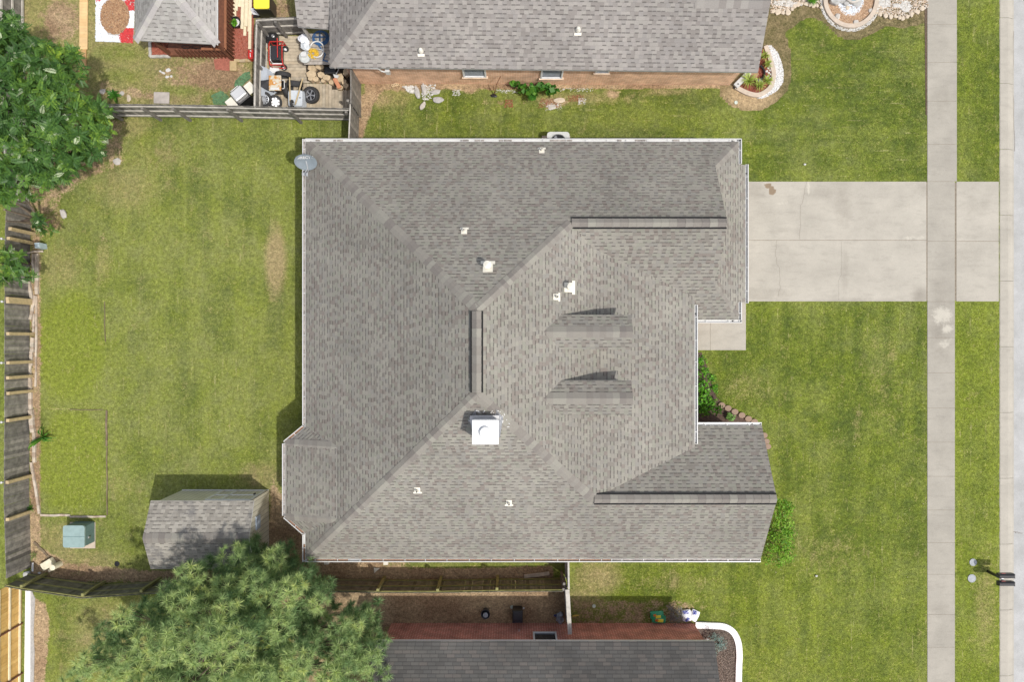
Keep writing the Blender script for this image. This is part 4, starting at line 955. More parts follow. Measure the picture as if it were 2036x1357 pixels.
# door with white trim on the north wall
xa, xb = P(447, 974, .0).x, P(530, 974, .0).x; zb_, zt = .1, 1.86
mb = MB(); yy = yn + .02
for a, b in (((xa, yy, zb_), (xa, yy, zt)), ((xb, yy, zb_), (xb, yy, zt)), ((xa, yy, zt), (xb, yy, zt)), ((xa, yy, zb_), (xb, yy, zb_)), ((xa, yy, 1.0), (xb, yy, 1.0)), ((xa + .62, yy, zb_), (xa + .62, yy, zt))): mb.bar(a, b, .03, .09, up=(0, 1, 0)) if False else mb.bar(a, b, .09 if abs(a[0] - b[0]) < .01 else .03, .03 if abs(a[0] - b[0]) < .01 else .09, up=(0, 1, 0) if abs(a[0] - b[0]) < .01 else (0, 0, 1))
dr = mb.build("door_trim", M_plain("bright_white_paint", (.85, .85, .85), .4, .03), sh)
mb = MB(); mb.box((xb - .15, yn + .06, 1.0), (.05, .05, .16)); mb.build("door_handle", m_black, dr)
mb = MB(); mb.bar((xw, yn + .012, .03), (xe, yn + .012, .03), .03, .06); mb.build("base_trim", m_trim, sh)
mb = MB(); mb.box((xe + .02, (P(0, 1024, 1.25).y + P(0, 1052, 1.25).y) / 2, 1.35), (.05, .55, .45)); mb.build("window", M_plain("pale_blue_glass", (.55, .65, .78), .2, .05), sh)

# ================================================================= YARD OBJECTS
tr = thing("utility_box", "blue-green metal utility box on a concrete pad in the back yard corner", "utility box", P(160, 1064, 0))
m_teal = M_plain("teal_paint", (.27, .37, .36), .45, .08); m_teal2 = M_plain("dark_teal", (.14, .22, .22), .5, .1)  # cabinet and seam use a darker teal than the lid
c0_ = P(125, 1090, .78); c1_ = P(168, 1046, .78)
mb = MB(); mb.prism(rr_poly((c0_.x + c1_.x) / 2 + .0, (c0_.y + c1_.y) / 2, (c1_.x - c0_.x) / 2 - .02, (c1_.y - c0_.y) / 2 - .02, .06), .03, .70); mb.build("cabinet", m_teal2, tr)
mb = MB(); mb.prism(rr_poly((c0_.x + c1_.x) / 2, (c0_.y + c1_.y) / 2, (c1_.x - c0_.x) / 2, (c1_.y - c0_.y) / 2, .1), .70, .78); mb.build("lid", m_teal, tr, bevel=.012)
mb = MB(); mb.bar(((c0_.x), (c0_.y + c1_.y) / 2, .783), (c1_.x, (c0_.y + c1_.y) / 2, .783), .02, .012); mb.build("lid_seam", m_teal2, tr)
mb = MB(); mb.box((c1_.x - .0, (c0_.y + c1_.y) / 2 - .12, .45), (.05, .08, .1)); mb.build("latch", m_steel, tr)
mb = MB(); q = [P(140, 1091), P(190, 1091), P(190, 1039), P(140, 1039)]; mb.prism([(p.x, p.y) for p in q], 0, .03); mb.build("pad", m_curb, tr)

def log(px0, px1, w, label, name="landscape_timber", mat=None, z=.0, h=None, group="old timbers lying along the west fence"):
    a = P(*px0); b = P(*px1); h = h or w * .8; mb = MB(); n = 6; d = b - a; pts = [a + d * i / n + Vector((R.uniform(-.015, .015), R.uniform(-.015, .015), z + h / 2)) for i in range(n + 1)]
    for p, q in zip(pts[:-1], pts[1:]): mb.bar(p, q + (q - p).normalized() * .004, w, h)
    return mb.build(name, mat or m_log, label=label, cat="timber", group=group)
for (a, b, w_, l_) in (((59, 560), (67, 612), .12, "pale split timber leaning inwards below the leafy sapling"), ((75, 505), (75, 585), .13, "brown timber edging below the small blue-grey post box"), ((67, 505), (67, 560), .09, "thin brown timber beside the fence base, left of the longer edging"),
                       ((72, 588), (62, 635), .11, "pale timber crossing diagonally beside the double tan post"), ((69, 625), (67, 660), .08, "thin pale stake in line with the third tan fence post"), ((67, 672), (66, 700), .14, "short pale timber block near the middle tan posts"), ((73, 590), (72, 770), .07, "long thin brown edging strip by the bright lawn patch"),
                       ((62, 705), (61, 770), .09, "grey pale timber between the middle tan fence posts and lawn"), ((64, 700), (63, 728), .12, "stubby pale timber right of the middle tan posts"), ((61, 750), (63, 815), .13, "pale timber just above the raised grass bed corner"), ((63, 815), (68, 860), .17, "broad pale plank beside the strappy green plant"), ((70, 860), (70, 920), .12, "pale timber below the strappy green plant"),
                       ((64, 920), (80, 1022), .1, "long bent timber reaching the bottom left corner of the raised bed")):
    log(a, b, w_, l_)
m_darklog = M_island('dark_rotten_timber', [(.14, .10, .07), (.22, .17, .11)], .95, .3, 6)
for (a, b, w_, l_) in (((80, 1025), (140, 1025), .12, "left part of the pale timber along the bottom of the raised bed"), ((140, 1028), (210, 1028), .1, "right part of the pale timber along the bottom of the raised bed"), ((212, 817), (213, 888), .09, "dark timber on the right edge of the raised bed, upper part"), ((213, 890), (214, 1025), .045, "thin buried timber on the right edge of the raised bed, lower part"),
                       ((140, 815), (205, 816), .03, "dark broken timber along the top of the raised bed"), ((208, 600), (210, 680), .02, "thin dark buried board in the lawn above the raised bed"), ((68, 1078), (100, 1110), .12, "grey timber lying diagonally left of the utility box")):
    log(a, b, w_ * .8, l_, h=.04, mat=m_log if 'pale' in l_ else m_darklog, group="timbers edging the raised bed")
pb = thing("post_box", "small blue-grey box with a dark branch at the fence under the tree", "box", P(76, 490))
mb = MB(); q = P(74, 488, .5); mb.box((q.x, q.y, .27), (.2, .22, .5), rz=.1); mb.build("casing", M_plain("blue_grey_paint", (.42, .52, .56), .5, .1), pb)
mb = MB(); mb.tube([P(55, 503, .2), P(70, 500, .25), P(86, 500, .1)], .035, 7, r2=.05); mb.build("branch", m_log, pb)
def stone(px_, py_, w_, d_, h_, label, mat=m_stone, rz=0, group=None, seed=None, name="rock", z=0, cat="rock"):
    q = P(px_, py_, z); mb = MB(); mb.rock((q.x, q.y, z + h_ * .3), (w_, d_, h_), seed if seed is not None else R.randint(0, 999), rz, sub=2, flat=1)
    return mb.build(name, mat, label=label, cat=cat, group=group)
m_paleroc = M_plain("pale_rock", (.47, .44, .40), .85, .15, 6, bump=.01)
stone(127, 426, .3, .42, .2, "pale whitish rock on bare soil right of the leafy sapling", m_paleroc, .3)
stone(234, 322, .36, .3, .16, "grey rock on the soil at the edge of the big tree's shade", m_paleroc, .2)
stone(205, 182, .28, .22, .1, "white angular stone below the big tree's right side", m_paleroc, .4); stone(243, 186, .22, .2, .1, "pale stone right of the broad-leaved plant by the grey fence", m_paleroc, .9); stone(257, 196, .2, .3, .12, "tan stone nearest the paving square by the grey fence", m_stone, .1); stone(222, 187, .3, .2, .1, "tan stone partly hidden by the broad-leaved plant by the grey fence", m_stone, .6)
mb = MB(); q = P(322, 195); mb.box((q.x, q.y, .025), (.68, .5, .05), rz=-.02); mb.build("paving_slab", M_plain("grey_paver", (.42, .38, .35), .9, .15, 5, bump=.01), label="square grey paving slab lying in the dry grass by the fence", cat="paving slab", bevel=.01)
for k, (x_, y_, w_, d_) in enumerate(((325, 145, .3, .12), (335, 140, .3, .2), (333, 153, .26, .14), (341, 152, .16, .14), (319, 142, .14, .12))):
    stone(x_, y_, w_ * .7, d_ * .8, .07, "white weathered stone, the %s of the small cluster below the gazebo" % ("upper left one", "topmost one", "middle one", "rightmost one", "leftmost one")[k], m_pebble, R.uniform(-.6, .6), group="white stones below the gazebo")
# bottom left junk
bx = thing("broken_box", "broken cream plastic box lying beside the fence corner at bottom left", "box", P(95, 1125)); q = P(93, 1126, .2); mb = MB(); mb.box((q.x, q.y + .05, .12), (.55, .36, .22), rz=.55, taper=.92); mb.build("shell", m_cream, bx, bevel=.02); mb = MB(); mb.box((q.x + .12, q.y - .2, .05), (.3, .12, .08), rz=.5); mb.build("flap", m_cream, bx)
sp_ = thing("bollard", "short cream cylinder post standing on the grass near the fence corner", "post", P(120, 1122)); mb = MB(); q = P(120, 1122); mb.tube([(q.x, q.y, 0), (q.x, q.y, .5)], .12, 18); mb.build("shaft", m_cream, sp_); mb = MB(); mb.lathe([(.125, .5), (.12, .53), (0, .55)], (q.x, q.y, 0), 18); mb.build("cap", m_cream, sp_)
mb = MB(); mb.tube([P(65, 1120, .1), P(65, 1137, .1)], .04, 8); mb.build("pipe", m_trim, label="short white pipe beside the blackened fence corner", cat="pipe")
stone(57, 1142, .35, .3, .2, "lumpy grey rubble piece at the fence corner", m_greystone); stone(79, 1140, .14, .1, .08, "small white rubble piece below the broken cream box", m_pebble)
mb = MB(); q = P(233, 1122); mb.lathe([(.11, 0), (.11, .03), (.0, .035)], (q.x, q.y, .0), 16); mb.build("drain_cover", m_black, label="small black round drain cover in the lawn left of the shed", cat="drain cover")
# corridor south of the house
for (x_, y_, l_, g_) in ((648, 1121, "small pale block under the south gutter, leftmost of the two", 0), (766, 1122, "small pale block under the south gutter, right of the other", 0)):
    mb = MB(); q = P(x_, y_, .3); mb.box((q.x, q.y, .12), (.2 if x_ < 700 else .19, .16, .24)); mb.build("downspout_block", m_beige, label=l_, cat="block", bevel=.01)
mb = MB(); q = P(749, 1135); mb.face([(q.x - .12, q.y + .12, .05), (q.x - .1, q.y - .12, .02), (q.x + .14, q.y + .1, .03)]); mb.face([(q.x - .12, q.y + .12, .03), (q.x + .14, q.y + .1, .01), (q.x - .1, q.y - .12, .0)]); mb.build("paper_scrap", m_beige, label="pale triangular scrap on the soil beside the mossy fence", cat="scrap")
mb = MB(); q0_, q1_ = P(1042, 1146), P(1092, 1140); mb.bar(q0_ + Vector((0, 0, .06)), q1_ + Vector((0, 0, .06)), .16, .05); mb.build("plank", m_log, label="brown plank on the ground by the gate end of the mossy fence", cat="plank")
bk = thing("bucket", "dark blue-black bucket on the soil beside the dark red brick wall", "bucket", P(965, 1218)); q = P(966, 1216); mb = MB(); mb.lathe([(.15, 0), (.19, .4), (.2, .4), (.17, .38), (.13, .03), (0, .03)], (q.x, q.y, 0), 20); mb.build("pail", M_plain("navy_plastic", (.03, .035, .05), .4, .1), bk); mb = MB(); mb.lathe([(.11, .0), (.11, .06), (0, .07)], (q.x + .0, q.y - .02, .36), 16); mb.build("lid_knob", m_grey, bk)
ct = thing("wheeled_bin", "black wheeled storage bin against the dark red brick wall", "bin", P(1029, 1226)); q = P(1029, 1225, .5); mb = MB(); mb.box((q.x, q.y, .3), (.42, .46, .6), taper=1.08); mb.build("body", m_black, ct, bevel=.02); mb = MB(); mb.box((q.x, q.y + .03, .63), (.38, .4, .05)); mb.box((q.x, q.y - .25, .6), (.44, .06, .05)); mb.build("lid", M_plain("blackish_lid", (.025, .027, .035), .4, .1), ct, bevel=.015)
mb = MB(); mb.tube([P(1022, 1222, .62), P(1022, 1240, .62)], .012, 6); mb.tube([P(1036, 1222, .62), P(1036, 1240, .62)], .012, 6); mb.build("handle_bar", m_black, ct)
def sprinkler(x_, y_, l_):
    q = P(x_, y_); mb = MB(); mb.lathe([(.075, .0), (.075, .035), (.045, .035), (.045, .02), (0, .02)], (q.x, q.y, 0), 16); mb.build("sprinkler_head", M_plain("pale_green_plastic", (.55, .62, .55), .6, .1) if "pgp" not in globals() else pgp, label=l_, cat="sprinkler")
pgp = M_plain("pale_green_plastic", (.55, .62, .55), .6, .1)
sprinkler(1018, 1208, "round pale sprinkler head on the soil above the black bin"); sprinkler(1181, 1206, "round pale sprinkler head in the shaded grass right of the fence panel"); sprinkler(1463, 204, "round pale sprinkler head in the bare soil ring by the north neighbour's corner")
stone(1041, 1210, .09, .08, .05, "tiny white stone beside the sprinkler above the black bin", m_pebble)
tb = thing("tarp_bundle", "crumpled grey-blue bag beside the fence panel near the brick wall", "bag", P(1110, 1228)); mb = MB(); q = P(1111, 1228); mb.rock((q.x, q.y, .1), (.32, .34, .24), 5, .4, rough=.5, sub=3); mb.build("bag_body", M_plain("grey_blue_film", (.30, .33, .38), .45, .3, 8), tb); mb = MB(); mb.rock((q.x - .12, q.y + .1, .1), (.16, .12, .18), 8, rough=.5); mb.build("blue_corner", M_plain("navy_film", (.03, .05, .16), .4, .2), tb)
mb = MB(); q = P(1144, 1225); mb.rock((q.x, q.y, .02), (.28, .08, .05), 3, .1, rough=.4); mb.build("yellow_scrap", M_plain("dull_yellow", (.6, .42, .08), .7, .2), label="yellow scrap on the shaded grass beside the fence panel", cat="scrap")
# bags by the south neighbour
def bag(name, label, x_, y_, sx_, sy_, rz, base, marks):
    q = P(x_, y_); th = thing(name, label, "bag", q); mb = MB(); V_, F_i = ico(3); rm = Matrix.Rotation(rz, 3, 'Z'); 
    def mapv(p):
        u_ = Vector((max(-1, min(1, p.x * 1.35)), max(-1, min(1, p.y * 1.35)), p.z)); e = max(abs(u_.x), abs(u_.y)); z = .1 + .1 * p.z * (1 - .5 * e * e) + mnoise.noise(Vector((p.x * 3, p.y * 3, x_))) * .03
        return Vector((u_.x * sx_ / 2, u_.y * sy_ / 2, z))
    pts = [mapv(p) for p in V_]; mb.mesh([q + rm @ p for p in pts], F_i); b = mb.build("sack", base, th)
    def zt_(x, y):
        best = min(pts, key=lambda p: (p.x - x) ** 2 + (p.y - y) ** 2 - (.001 if p.z > .1 else -.5)); return best.z
    for k, (mx, my, mw, mh, mr, mm) in enumerate(marks):
        mb = MB(); n = 5
        for i in range(n):
            for j in range(n):
                cs = []
                for di, dj in ((0, 0), (1, 0), (1, 1), (0, 1)):
                    lx = (-.5 + (i + di) / n) * mw; ly = (-.5 + (j + dj) / n) * mh; X = mx + lx * math.cos(mr) - ly * math.sin(mr); Y = my + lx * math.sin(mr) + ly * math.cos(mr)
                    cs.append(q + rm @ Vector((X, Y, zt_(X, Y) + .018)))
                mb.face(cs)
        mb.build("printed_patch", mm, th)
    return th
m_gbag = M_plain("green_bag_film", (.03, .33, .16), .3, .15); m_wbag = M_plain("white_bag_film", (.78, .79, .84), .3, .06); m_bbag = M_plain("blue_print", (.06, .08, .36), .3, .1); m_obag = M_plain("orange_print", (.65, .16, .02), .4, .3, 20)
bag("lawn_bag", "green plastic garden bag with yellow and red print by the brick wall, topmost of two", 1305, 1222, .58, .34, .06, m_gbag, [(.04, -.05, .22, .14, 0, m_yellow), (-.1, .02, .12, .1, .2, m_obag)])
bag("lawn_bag", "lower green plastic garden bag sticking out under the printed one by the wall", 1309, 1230, .60, .34, -.08, m_gbag, [(.06, -.04, .24, .16, 0, m_yellow), (-.1, -.03, .14, .1, 0, m_obag)])
bag("sack", "white sack with blue panels lying left in the pair beside the bed corner", 1364, 1223, .40, .50, .12, m_wbag, [(-.04, .17, .26, .12, 0, m_bbag), (.0, -.16, .2, .14, .75, m_bbag)])
bag("sack", "white sack with one blue corner lying right in the pair beside the bed corner", 1379, 1223, .38, .48, -.45, m_wbag, [(-.06, .14, .16, .16, .3, m_bbag)])

# ---- double mailbox at the kerb
mbx = thing("double_mailbox", "black twin mailboxes on one post at the kerb, bottom right", "mailbox", P(1964, 1137)); q = P(1964, 1137)
mb = MB(); mb.box((q.x, q.y, .38), (.1, .1, .76)); mb.build("post", m_black, mbx)
h1, h2 = P(2000, 1146, .93), P(2000, 1161.5, .93)
mb = MB(); mb.bar((q.x, q.y, .7), (h1.x - .1, (h1.y + h2.y) / 2, .76), .06, .06); mb.bar((h1.x - .05, h1.y + .05, .78), (h1.x - .05, h2.y - .05, .78), .09, .05); mb.build("bracket", m_galv, mbx)
for h in (h1, h2):
    mb = MB(); n = 10; L_ = .64; prof = [(-.1, 0), (-.1, .12)] + [(-.1 * math.cos(math.pi * k / n), .12 + .1 * math.sin(math.pi * k / n)) for k in range(1, n)] + [(.1, .12), (.1, 0)]
    V0 = [Vector((h.x - L_ / 2, h.y + a, .8 + b)) for a, b in prof]; V1 = [v + Vector((L_, 0, 0)) for v in V0]; m__ = len(prof)
    mb.mesh(V0 + V1, [(i, i + 1, m__ + i + 1, m__ + i) for i in range(m__ - 1)] + [tuple(range(m__))[::-1], tuple(range(m__, 2 * m__)), (0, m__, 2 * m__ - 1, m__ - 1)]); bx_ = mb.build("mailbox_body", M_plain("glossy_black", (.02, .02, .022), .28, .1), mbx)
    mb = MB(); mb.box((h.x + L_ / 2 + .012, h.y, .91), (.02, .19, .2)); mb.build("mailbox_door", m_black, bx_); mb = MB(); mb.box((h.x - .12, h.y + .115, .95), (.16, .01, .03)); mb.build("flag", m_red, bx_)
for x_, y_, r_, l_ in ((1934.5, 1119, .16, "smaller round grey utility cover in the kerbside grass, upper one"), (1932, 1151, .18, "larger round grey utility cover in the kerbside grass, lower one")):
    q = P(x_, y_); mb = MB(); mb.lathe([(r_, .0), (r_, .02), (r_ - .02, .022), (r_ - .03, .015), (0, .016)], (q.x, q.y, .0), 26); mb.build("utility_cover", M_plain("grey_cast_cover", (.33, .35, .37), .7, .15, 14), label=l_, cat="utility cover")
for x_, y_, l_ in ((1623, 1146, "small white ball on the front lawn below the lime shrub"), (1600, 327, "tiny white litter speck on the lawn above the driveway")):
    mb = MB(); q = P(x_, y_, .03); mb.rock((q.x, q.y, .04), (.11, .09, .08), 2, rough=.15); mb.build("litter", m_white, label=l_, cat="litter")

# ================================================================= NORTH-WEST YARD
def board_box(x0, y0, x1, y1, z0, z1): 
    a = P(x0, y1); b = P(x1, y0); return (a.x, a.y, b.x, b.y)
mb = MB()
ybs = [-60, -30, -3, 24, 39, 60, 78, 97]; 
a = P(157, 97, .12); b = P(173, -60, .12)
yy = P(0, 97, .12).y; y1_ = P(0, -90, .12).y; k = 0
while yy < y1_:
    xo = (yy - 12.8) * .02; mb.box((P(164.7, 0, .12).x + xo * .3, yy + .065, .07), (.35, .125, .05)); yy += .131
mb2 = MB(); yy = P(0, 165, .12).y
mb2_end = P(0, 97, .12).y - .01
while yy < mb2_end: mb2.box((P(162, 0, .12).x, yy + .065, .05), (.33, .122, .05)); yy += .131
m_gold = M_island("golden_planks", [(.66, .43, .2), (.74, .52, .26), (.68, .47, .24)], .8, .12, 5)
mb.build("boardwalk", m_gold, label="narrow golden plank walkway running down from the top edge, left of the mulch bed", cat="boardwalk"); mb2.build("boardwalk", M_island("shaded_golden_planks", [(.55, .33, .14), (.62, .38, .17)], .8, .15, 5), label="lower darker stretch of the plank walkway disappearing under the big tree", cat="boardwalk")  # lower planks: tree shade painted in as a darker copy of the gold
# stump-ring bed: painted rocks around a round chip heap
def granules(name, mat, polys_px, n, size, z, label=None, cat=None, kind='stuff', excl=None, parent=None, zvar=.02, flat=.6, base=None, basemat=None):
    """many small angular chips filling pixel polygons: one stuff object"""
    rs = np.random.RandomState(len(name) * 7 + n); pts = []
    for poly in polys_px:
        xs = [p[0] for p in poly]; ys2 = [p[1] for p in poly]; k = int(n * 3)
        X = rs.uniform(min(xs), max(xs), k); Y = rs.uniform(min(ys2), max(ys2), k); m = polysd(X, Y, poly) > 0
        if excl:
            for e in excl: m &= polysd(X, Y, e) < 0
        X = X[m][:n // len(polys_px)]; Y = Y[m][:n // len(polys_px)]; pts.append(np.stack([X, Y], -1))
    pts = np.concatenate(pts); k = len(pts)
    C = np.stack([(pts[:, 0] - 1018) * H / F, (678.5 - pts[:, 1]) * H / F, np.full(k, z) + rs.rand(k) * zvar], -1)
    # tetra-like chips: 4 triangles
    S = rs.uniform(.5, 1.2, k) * size; ang = rs.rand(k) * 6.28; asp = rs.uniform(.5, 1, k)
    base_v = []
    for j in range(3):
        a_ = ang + j * 2.094 + rs.uniform(-.3, .3, k); base_v.append(C + np.stack([np.cos(a_) * S * .5, np.sin(a_) * S * .5 * asp, np.zeros(k)], -1))
    top = C + np.stack([rs.uniform(-.1, .1, k) * S, rs.uniform(-.1, .1, k) * S, S * flat], -1)
    # connected chips so each counts as one island: 4 verts, 3 tris
    V4 = np.stack(base_v + [top], 1).reshape(-1, 3); o0 = wloc(parent)
    idx_ = np.arange(k)[:, None] * 4; T = np.concatenate([idx_ + np.array([[0, 1, 3]]), idx_ + np.array([[1, 2, 3]]), idx_ + np.array([[2, 0, 3]])], 0)
    me = bpy.data.meshes.new(name); vv = V4 - np.array(o0); me.vertices.add(len(vv)); me.vertices.foreach_set("co", vv.reshape(-1).astype(np.float32)); me.loops.add(T.size); me.loops.foreach_set("vertex_index", T.reshape(-1).astype(np.int32))
    me.polygons.add(len(T)); me.polygons.foreach_set("loop_start", np.arange(0, T.size, 3, dtype=np.int32)); me.materials.append(mat); me.update(calc_edges=True)
    o = bpy.data.objects.new(name, me); COL.objects.link(o); o.parent = parent; return tag(o, label, cat, None, kind)
def circ(cx, cy, rx, ry=None, n=24, a0=0, a1=360): ry = ry or rx; return [(cx + rx * math.cos(math.radians(a0 + (a1 - a0) * k / n)), cy + ry * math.sin(math.radians(a0 + (a1 - a0) * k / n))) for k in range(n + (0 if a1 - a0 == 360 else 1))]
def sheet(name, mat, poly, z, kind='structure', **kw):
    mb = MB(); q = [P(a, b) for a, b in poly]; mb.prism([(p.x, p.y) for p in q], -.05, z); return mb.build(name, mat, kind=kind, **kw)
bedp = [(193, -40), (268, -40), (267, 60), (264, 85), (191, 82), (190, 40)]
sheet("mulch_bed", M_plain("bed_grit", (.5, .48, .47), .95, .2, 10), bedp, .01)
ringp = circ(230, 33, 29, 36)
whiteA = [(191, 0), (210, 5), (205, 40), (215, 70), (240, 72), (242, 84), (191, 82)]; whiteB = [(195, -40), (250, -40), (252, 2), (230, -2), (205, 8), (196, 6)]; whiteC = [(258, 22), (267, 22), (266, 56), (250, 56)]
redA = [(248, -40), (268, -40), (267, 22), (255, 22), (249, 5)]; redB = [(250, 56), (266, 56), (264, 85), (241, 84), (237, 72)]; redC = [(191, -40), (200, -40), (200, 3), (192, 3)]
granules("white_gravel", m_bluepeb, [whiteA, whiteB, whiteC], 3600, .085, .01, excl=[ringp]); granules("red_gravel", M_island("red_painted_stones", [(.45, .03, .04), (.6, .05, .05), (.5, .04, .05)], .7, .2), [redA, redB, redC], 2400, .085, .01, excl=[ringp])
granules("wood_chips", m_chip, [ringp], 4200, .075, .03, zvar=.05)
# gazebo
gz = thing("gazebo", "small gazebo with a pale grey hipped shingle roof at the top left", "gazebo", P(350, 20)); ze_ = 2.3
pts = [P(268, 80, ze_), P(431, 88, ze_)]; x0_, x1_ = pts[0].x, pts[1].x; yb0, yb1 = pts[0].y, pts[1].y; ap = Vector((-13.45, yb0 + 1.65, 3.5)); yt = yb0 + 3.3
mb = MB(); c_ = [(x0_, yb0, ze_), (x1_, yb1, ze_), (x1_, yt, ze_), (x0_, yt, ze_)]
slopes(mb, [[c_[0], c_[1], ap], [c_[1], c_[2], ap], [c_[2], c_[3], ap], [c_[3], c_[0], ap]], .06); mb.build("roof", [m_roofG, m_galv], gz)
m_capG = M_cap("pale_cap_shingles", [(.37, .35, .34), (.42, .40, .385), (.40, .385, .36)])
for c in c_[:2] + c_[2:]: hipcap("hip_cap", Vector(c) + Vector((0, 0, .02)), ap, .5, .5, m_capG, gz, w=.17, step=.2)
mb = MB(); mb.bar((x1_ + .02, yb1 - .02, ze_ - .03), (x1_ + .02, yt, ze_ - .03), .03, .06); mb.build("drip_edge", m_white, gz)
for k, (x_, y_) in enumerate(((x0_ + .35, yb0 + .35), (x1_ - .3, yb1 + .35), (x1_ - .3, yt - .35), (x0_ + .35, yt - .35))):
    mb = MB(); mb.bar((x_, y_, 0), (x_, y_, ze_), .12, .12); mb.build("post", m_brownp, gz)
# deck with railing round the gazebo
dk = thing("deck_railing", "brown-stained deck with slatted railing under and right of the gazebo", "deck", P(400, 90)); zt_ = 1.0; zd = .22
r0_ = P(448, -60, zt_); r1_ = P(448, 98, zt_); r2_ = P(330, 96, zt_)
mb = MB(); mb.prism([(x0_ + .3, r1_.y + .08), (r1_.x - .08, r1_.y + .08), (r1_.x - .08, 16.5), (x0_ + .3, 16.5)], .05, zd); mb.build("deck_floor", m_brownp, dk)
mb = MB(); mb.bar(r0_, r1_, .1, .045); mb.bar(r1_, P(400, 97, zt_), .1, .045); mb.build("top_rail", M_plain("light_brown_stain", (.27, .11, .055), .7, .2), dk)
for (p_, q_) in (((r1_.x, r1_.y), (r1_.x, 16.5)), ((P(300, 0, zt_).x, r1_.y), (r1_.x, r1_.y))):
    mb = MB(); L = math.hypot(q_[0] - p_[0], q_[1] - p_[1]); n = int(L / .165)
    for i in range(n + 1):
        x_ = p_[0] + (q_[0] - p_[0]) * i / n; y_ = p_[1] + (q_[1] - p_[1]) * i / n
        if p_[1] == q_[1] and x_ < P(345, 0, zt_).x: continue
        mb.bar((x_, y_, zd - .1), (x_, y_, zt_), .04, .09 if p_[0] == q_[0] else .04, up=(1, 0, 0))
    mb.build("balusters", m_brownp, dk, kind=None)
mb = MB(); 
for k in range(3): mb.tube([P(370 + k * 20 + 9 * math.cos(a * .63), 93 + 3 * math.sin(a * .63), .5) for a in range(10)], .015, 5, closed=True)
mb.build("iron_chair_rim", m_black, dk)
sheet("red_mulch", M_plain("red_mulch_base", (.3, .09, .06), .95, .3, 12), [(302, 83), (342, 83), (342, 113), (302, 113)], .01); sheet("red_mulch", M_plain("red_mulch_base_b", (.34, .12, .085), .95, .3, 12), [(450, -60), (505, -60), (505, 118), (462, 122), (466, 142), (428, 138), (425, 118), (450, 112)], .01)
granules("red_mulch_chips", m_redmulch, [[(463, -30), (504, -30), (504, 116), (466, 120)], [(303, 84), (340, 84), (340, 111), (303, 111)]], 3600, .07, .012)
for a, b, w_, l_ in (((300, 83), (300, 113), .11, "pale timber edge on the left of the small red mulch patch"), ((300, 113), (340, 113), .11, "pale timber edge at the foot of the small red mulch patch"), ((467, 122), (500, 121), .12, "tan timber edging below the long red mulch strip")): log(a, b, w_, l_, h=.1, mat=m_silver if w_ < .12 else m_tanpost, group="timber edging near the gazebo")
mb = MB(); q = P(466, 133); mb.box((q.x, q.y, .08), (.3, .42, .14)); mb.build("wood_block", m_tanpost, label="short tan wood block below the tan timber edging", cat="wood block", bevel=.01)
for k, (x_, y0_, y1_, z_, w_) in enumerate(((469, -40, 38, .08, .13), (474, -40, 24, .14, .1), (479, -40, 15, .08, .12), (485, -40, 60, .14, .13), (489, -40, 72, .06, .12), (493, -40, 55, .14, .13), (497, -40, 64, .08, .1), (500, -30, 100, .14, .12))):
    a = P(x_ + 1, y0_); b = P(x_ - 1, y1_); mb = MB(); mb.bar(a + Vector((0, 0, z_)), b + Vector((0, 0, z_)), w_, .045); mb.build("lumber_plank", m_palewood, label="%s pale lumber plank from the left in the stack beside the brown railing" % ORD[k], cat="plank", group="lumber planks beside the brown railing")
pp = thing("potted_plant", "round black planter with white stones and a small green plant beside the railing", "potted plant", P(472, 50)); q = P(473, 50); mb = MB(); mb.lathe([(.16, 0), (.23, .3), (.25, .3), (.25, .33), (.21, .33), (.2, .26), (0, .26)], (q.x, q.y, 0), 24); mb.build("pot", m_black, pp)
mb = MB(); mb.rock((q.x + .04, q.y - .02, .28), (.34, .34, .12), 4, rough=.1); mb.build("white_stones", m_pebble, pp)
# bins and cans
yb_ = thing("wheelie_bin", "black bin with a bright yellow lid at the top edge", "bin", P(519, 5)); q = P(520, 2, 1.0); mb = MB(); mb.box((q.x, q.y, .48), (.62, .6, .92), taper=1.1); mb.build("body", m_black, yb_, bevel=.03); mb = MB(); mb.prism(rr_poly(q.x, q.y, .33, .32, .09), .96, 1.02); mb.build("lid", m_yellow, yb_, bevel=.02)
b_ = thing("plastic_bag", "crumpled white plastic bag on black sheeting beneath the yellow bin", "bag", P(513, 26)); q = P(514, 25); mb = MB(); mb.rock((q.x, q.y, .18), (.5, .34, .3), 9, .2, rough=.5, sub=3); mb.build("bag_body", m_wbag, b_)
mb = MB(); q = P(528, 29); mb.rock((q.x, q.y, .2), (.3, .16, .2), 11, .2, rough=.3, sub=3); mb.build("red_bag", m_red, label="small red bag beside the crumpled white plastic bag", cat="bag")
sheet("black_sheeting", m_black, [(502, -20), (540, -20), (540, 33), (503, 36)], .015)
gc = thing("fuel_can", "red plastic fuel can outside the junk yard fence", "fuel can", P(500, 108)); q = P(499, 107, .35); mb = MB(); mb.box((q.x, q.y, .17), (.3, .4, .34)); mb.build("can_body", m_red, gc, bevel=.04); mb = MB(); mb.tube([(q.x - .02, q.y - .14, .36), (q.x - .02, q.y + .02, .4)], .02, 8); mb.lathe([(.03, .34), (.03, .4), (0, .4)], (q.x, q.y + .12, 0), 12); mb.build("spout", m_white, gc)
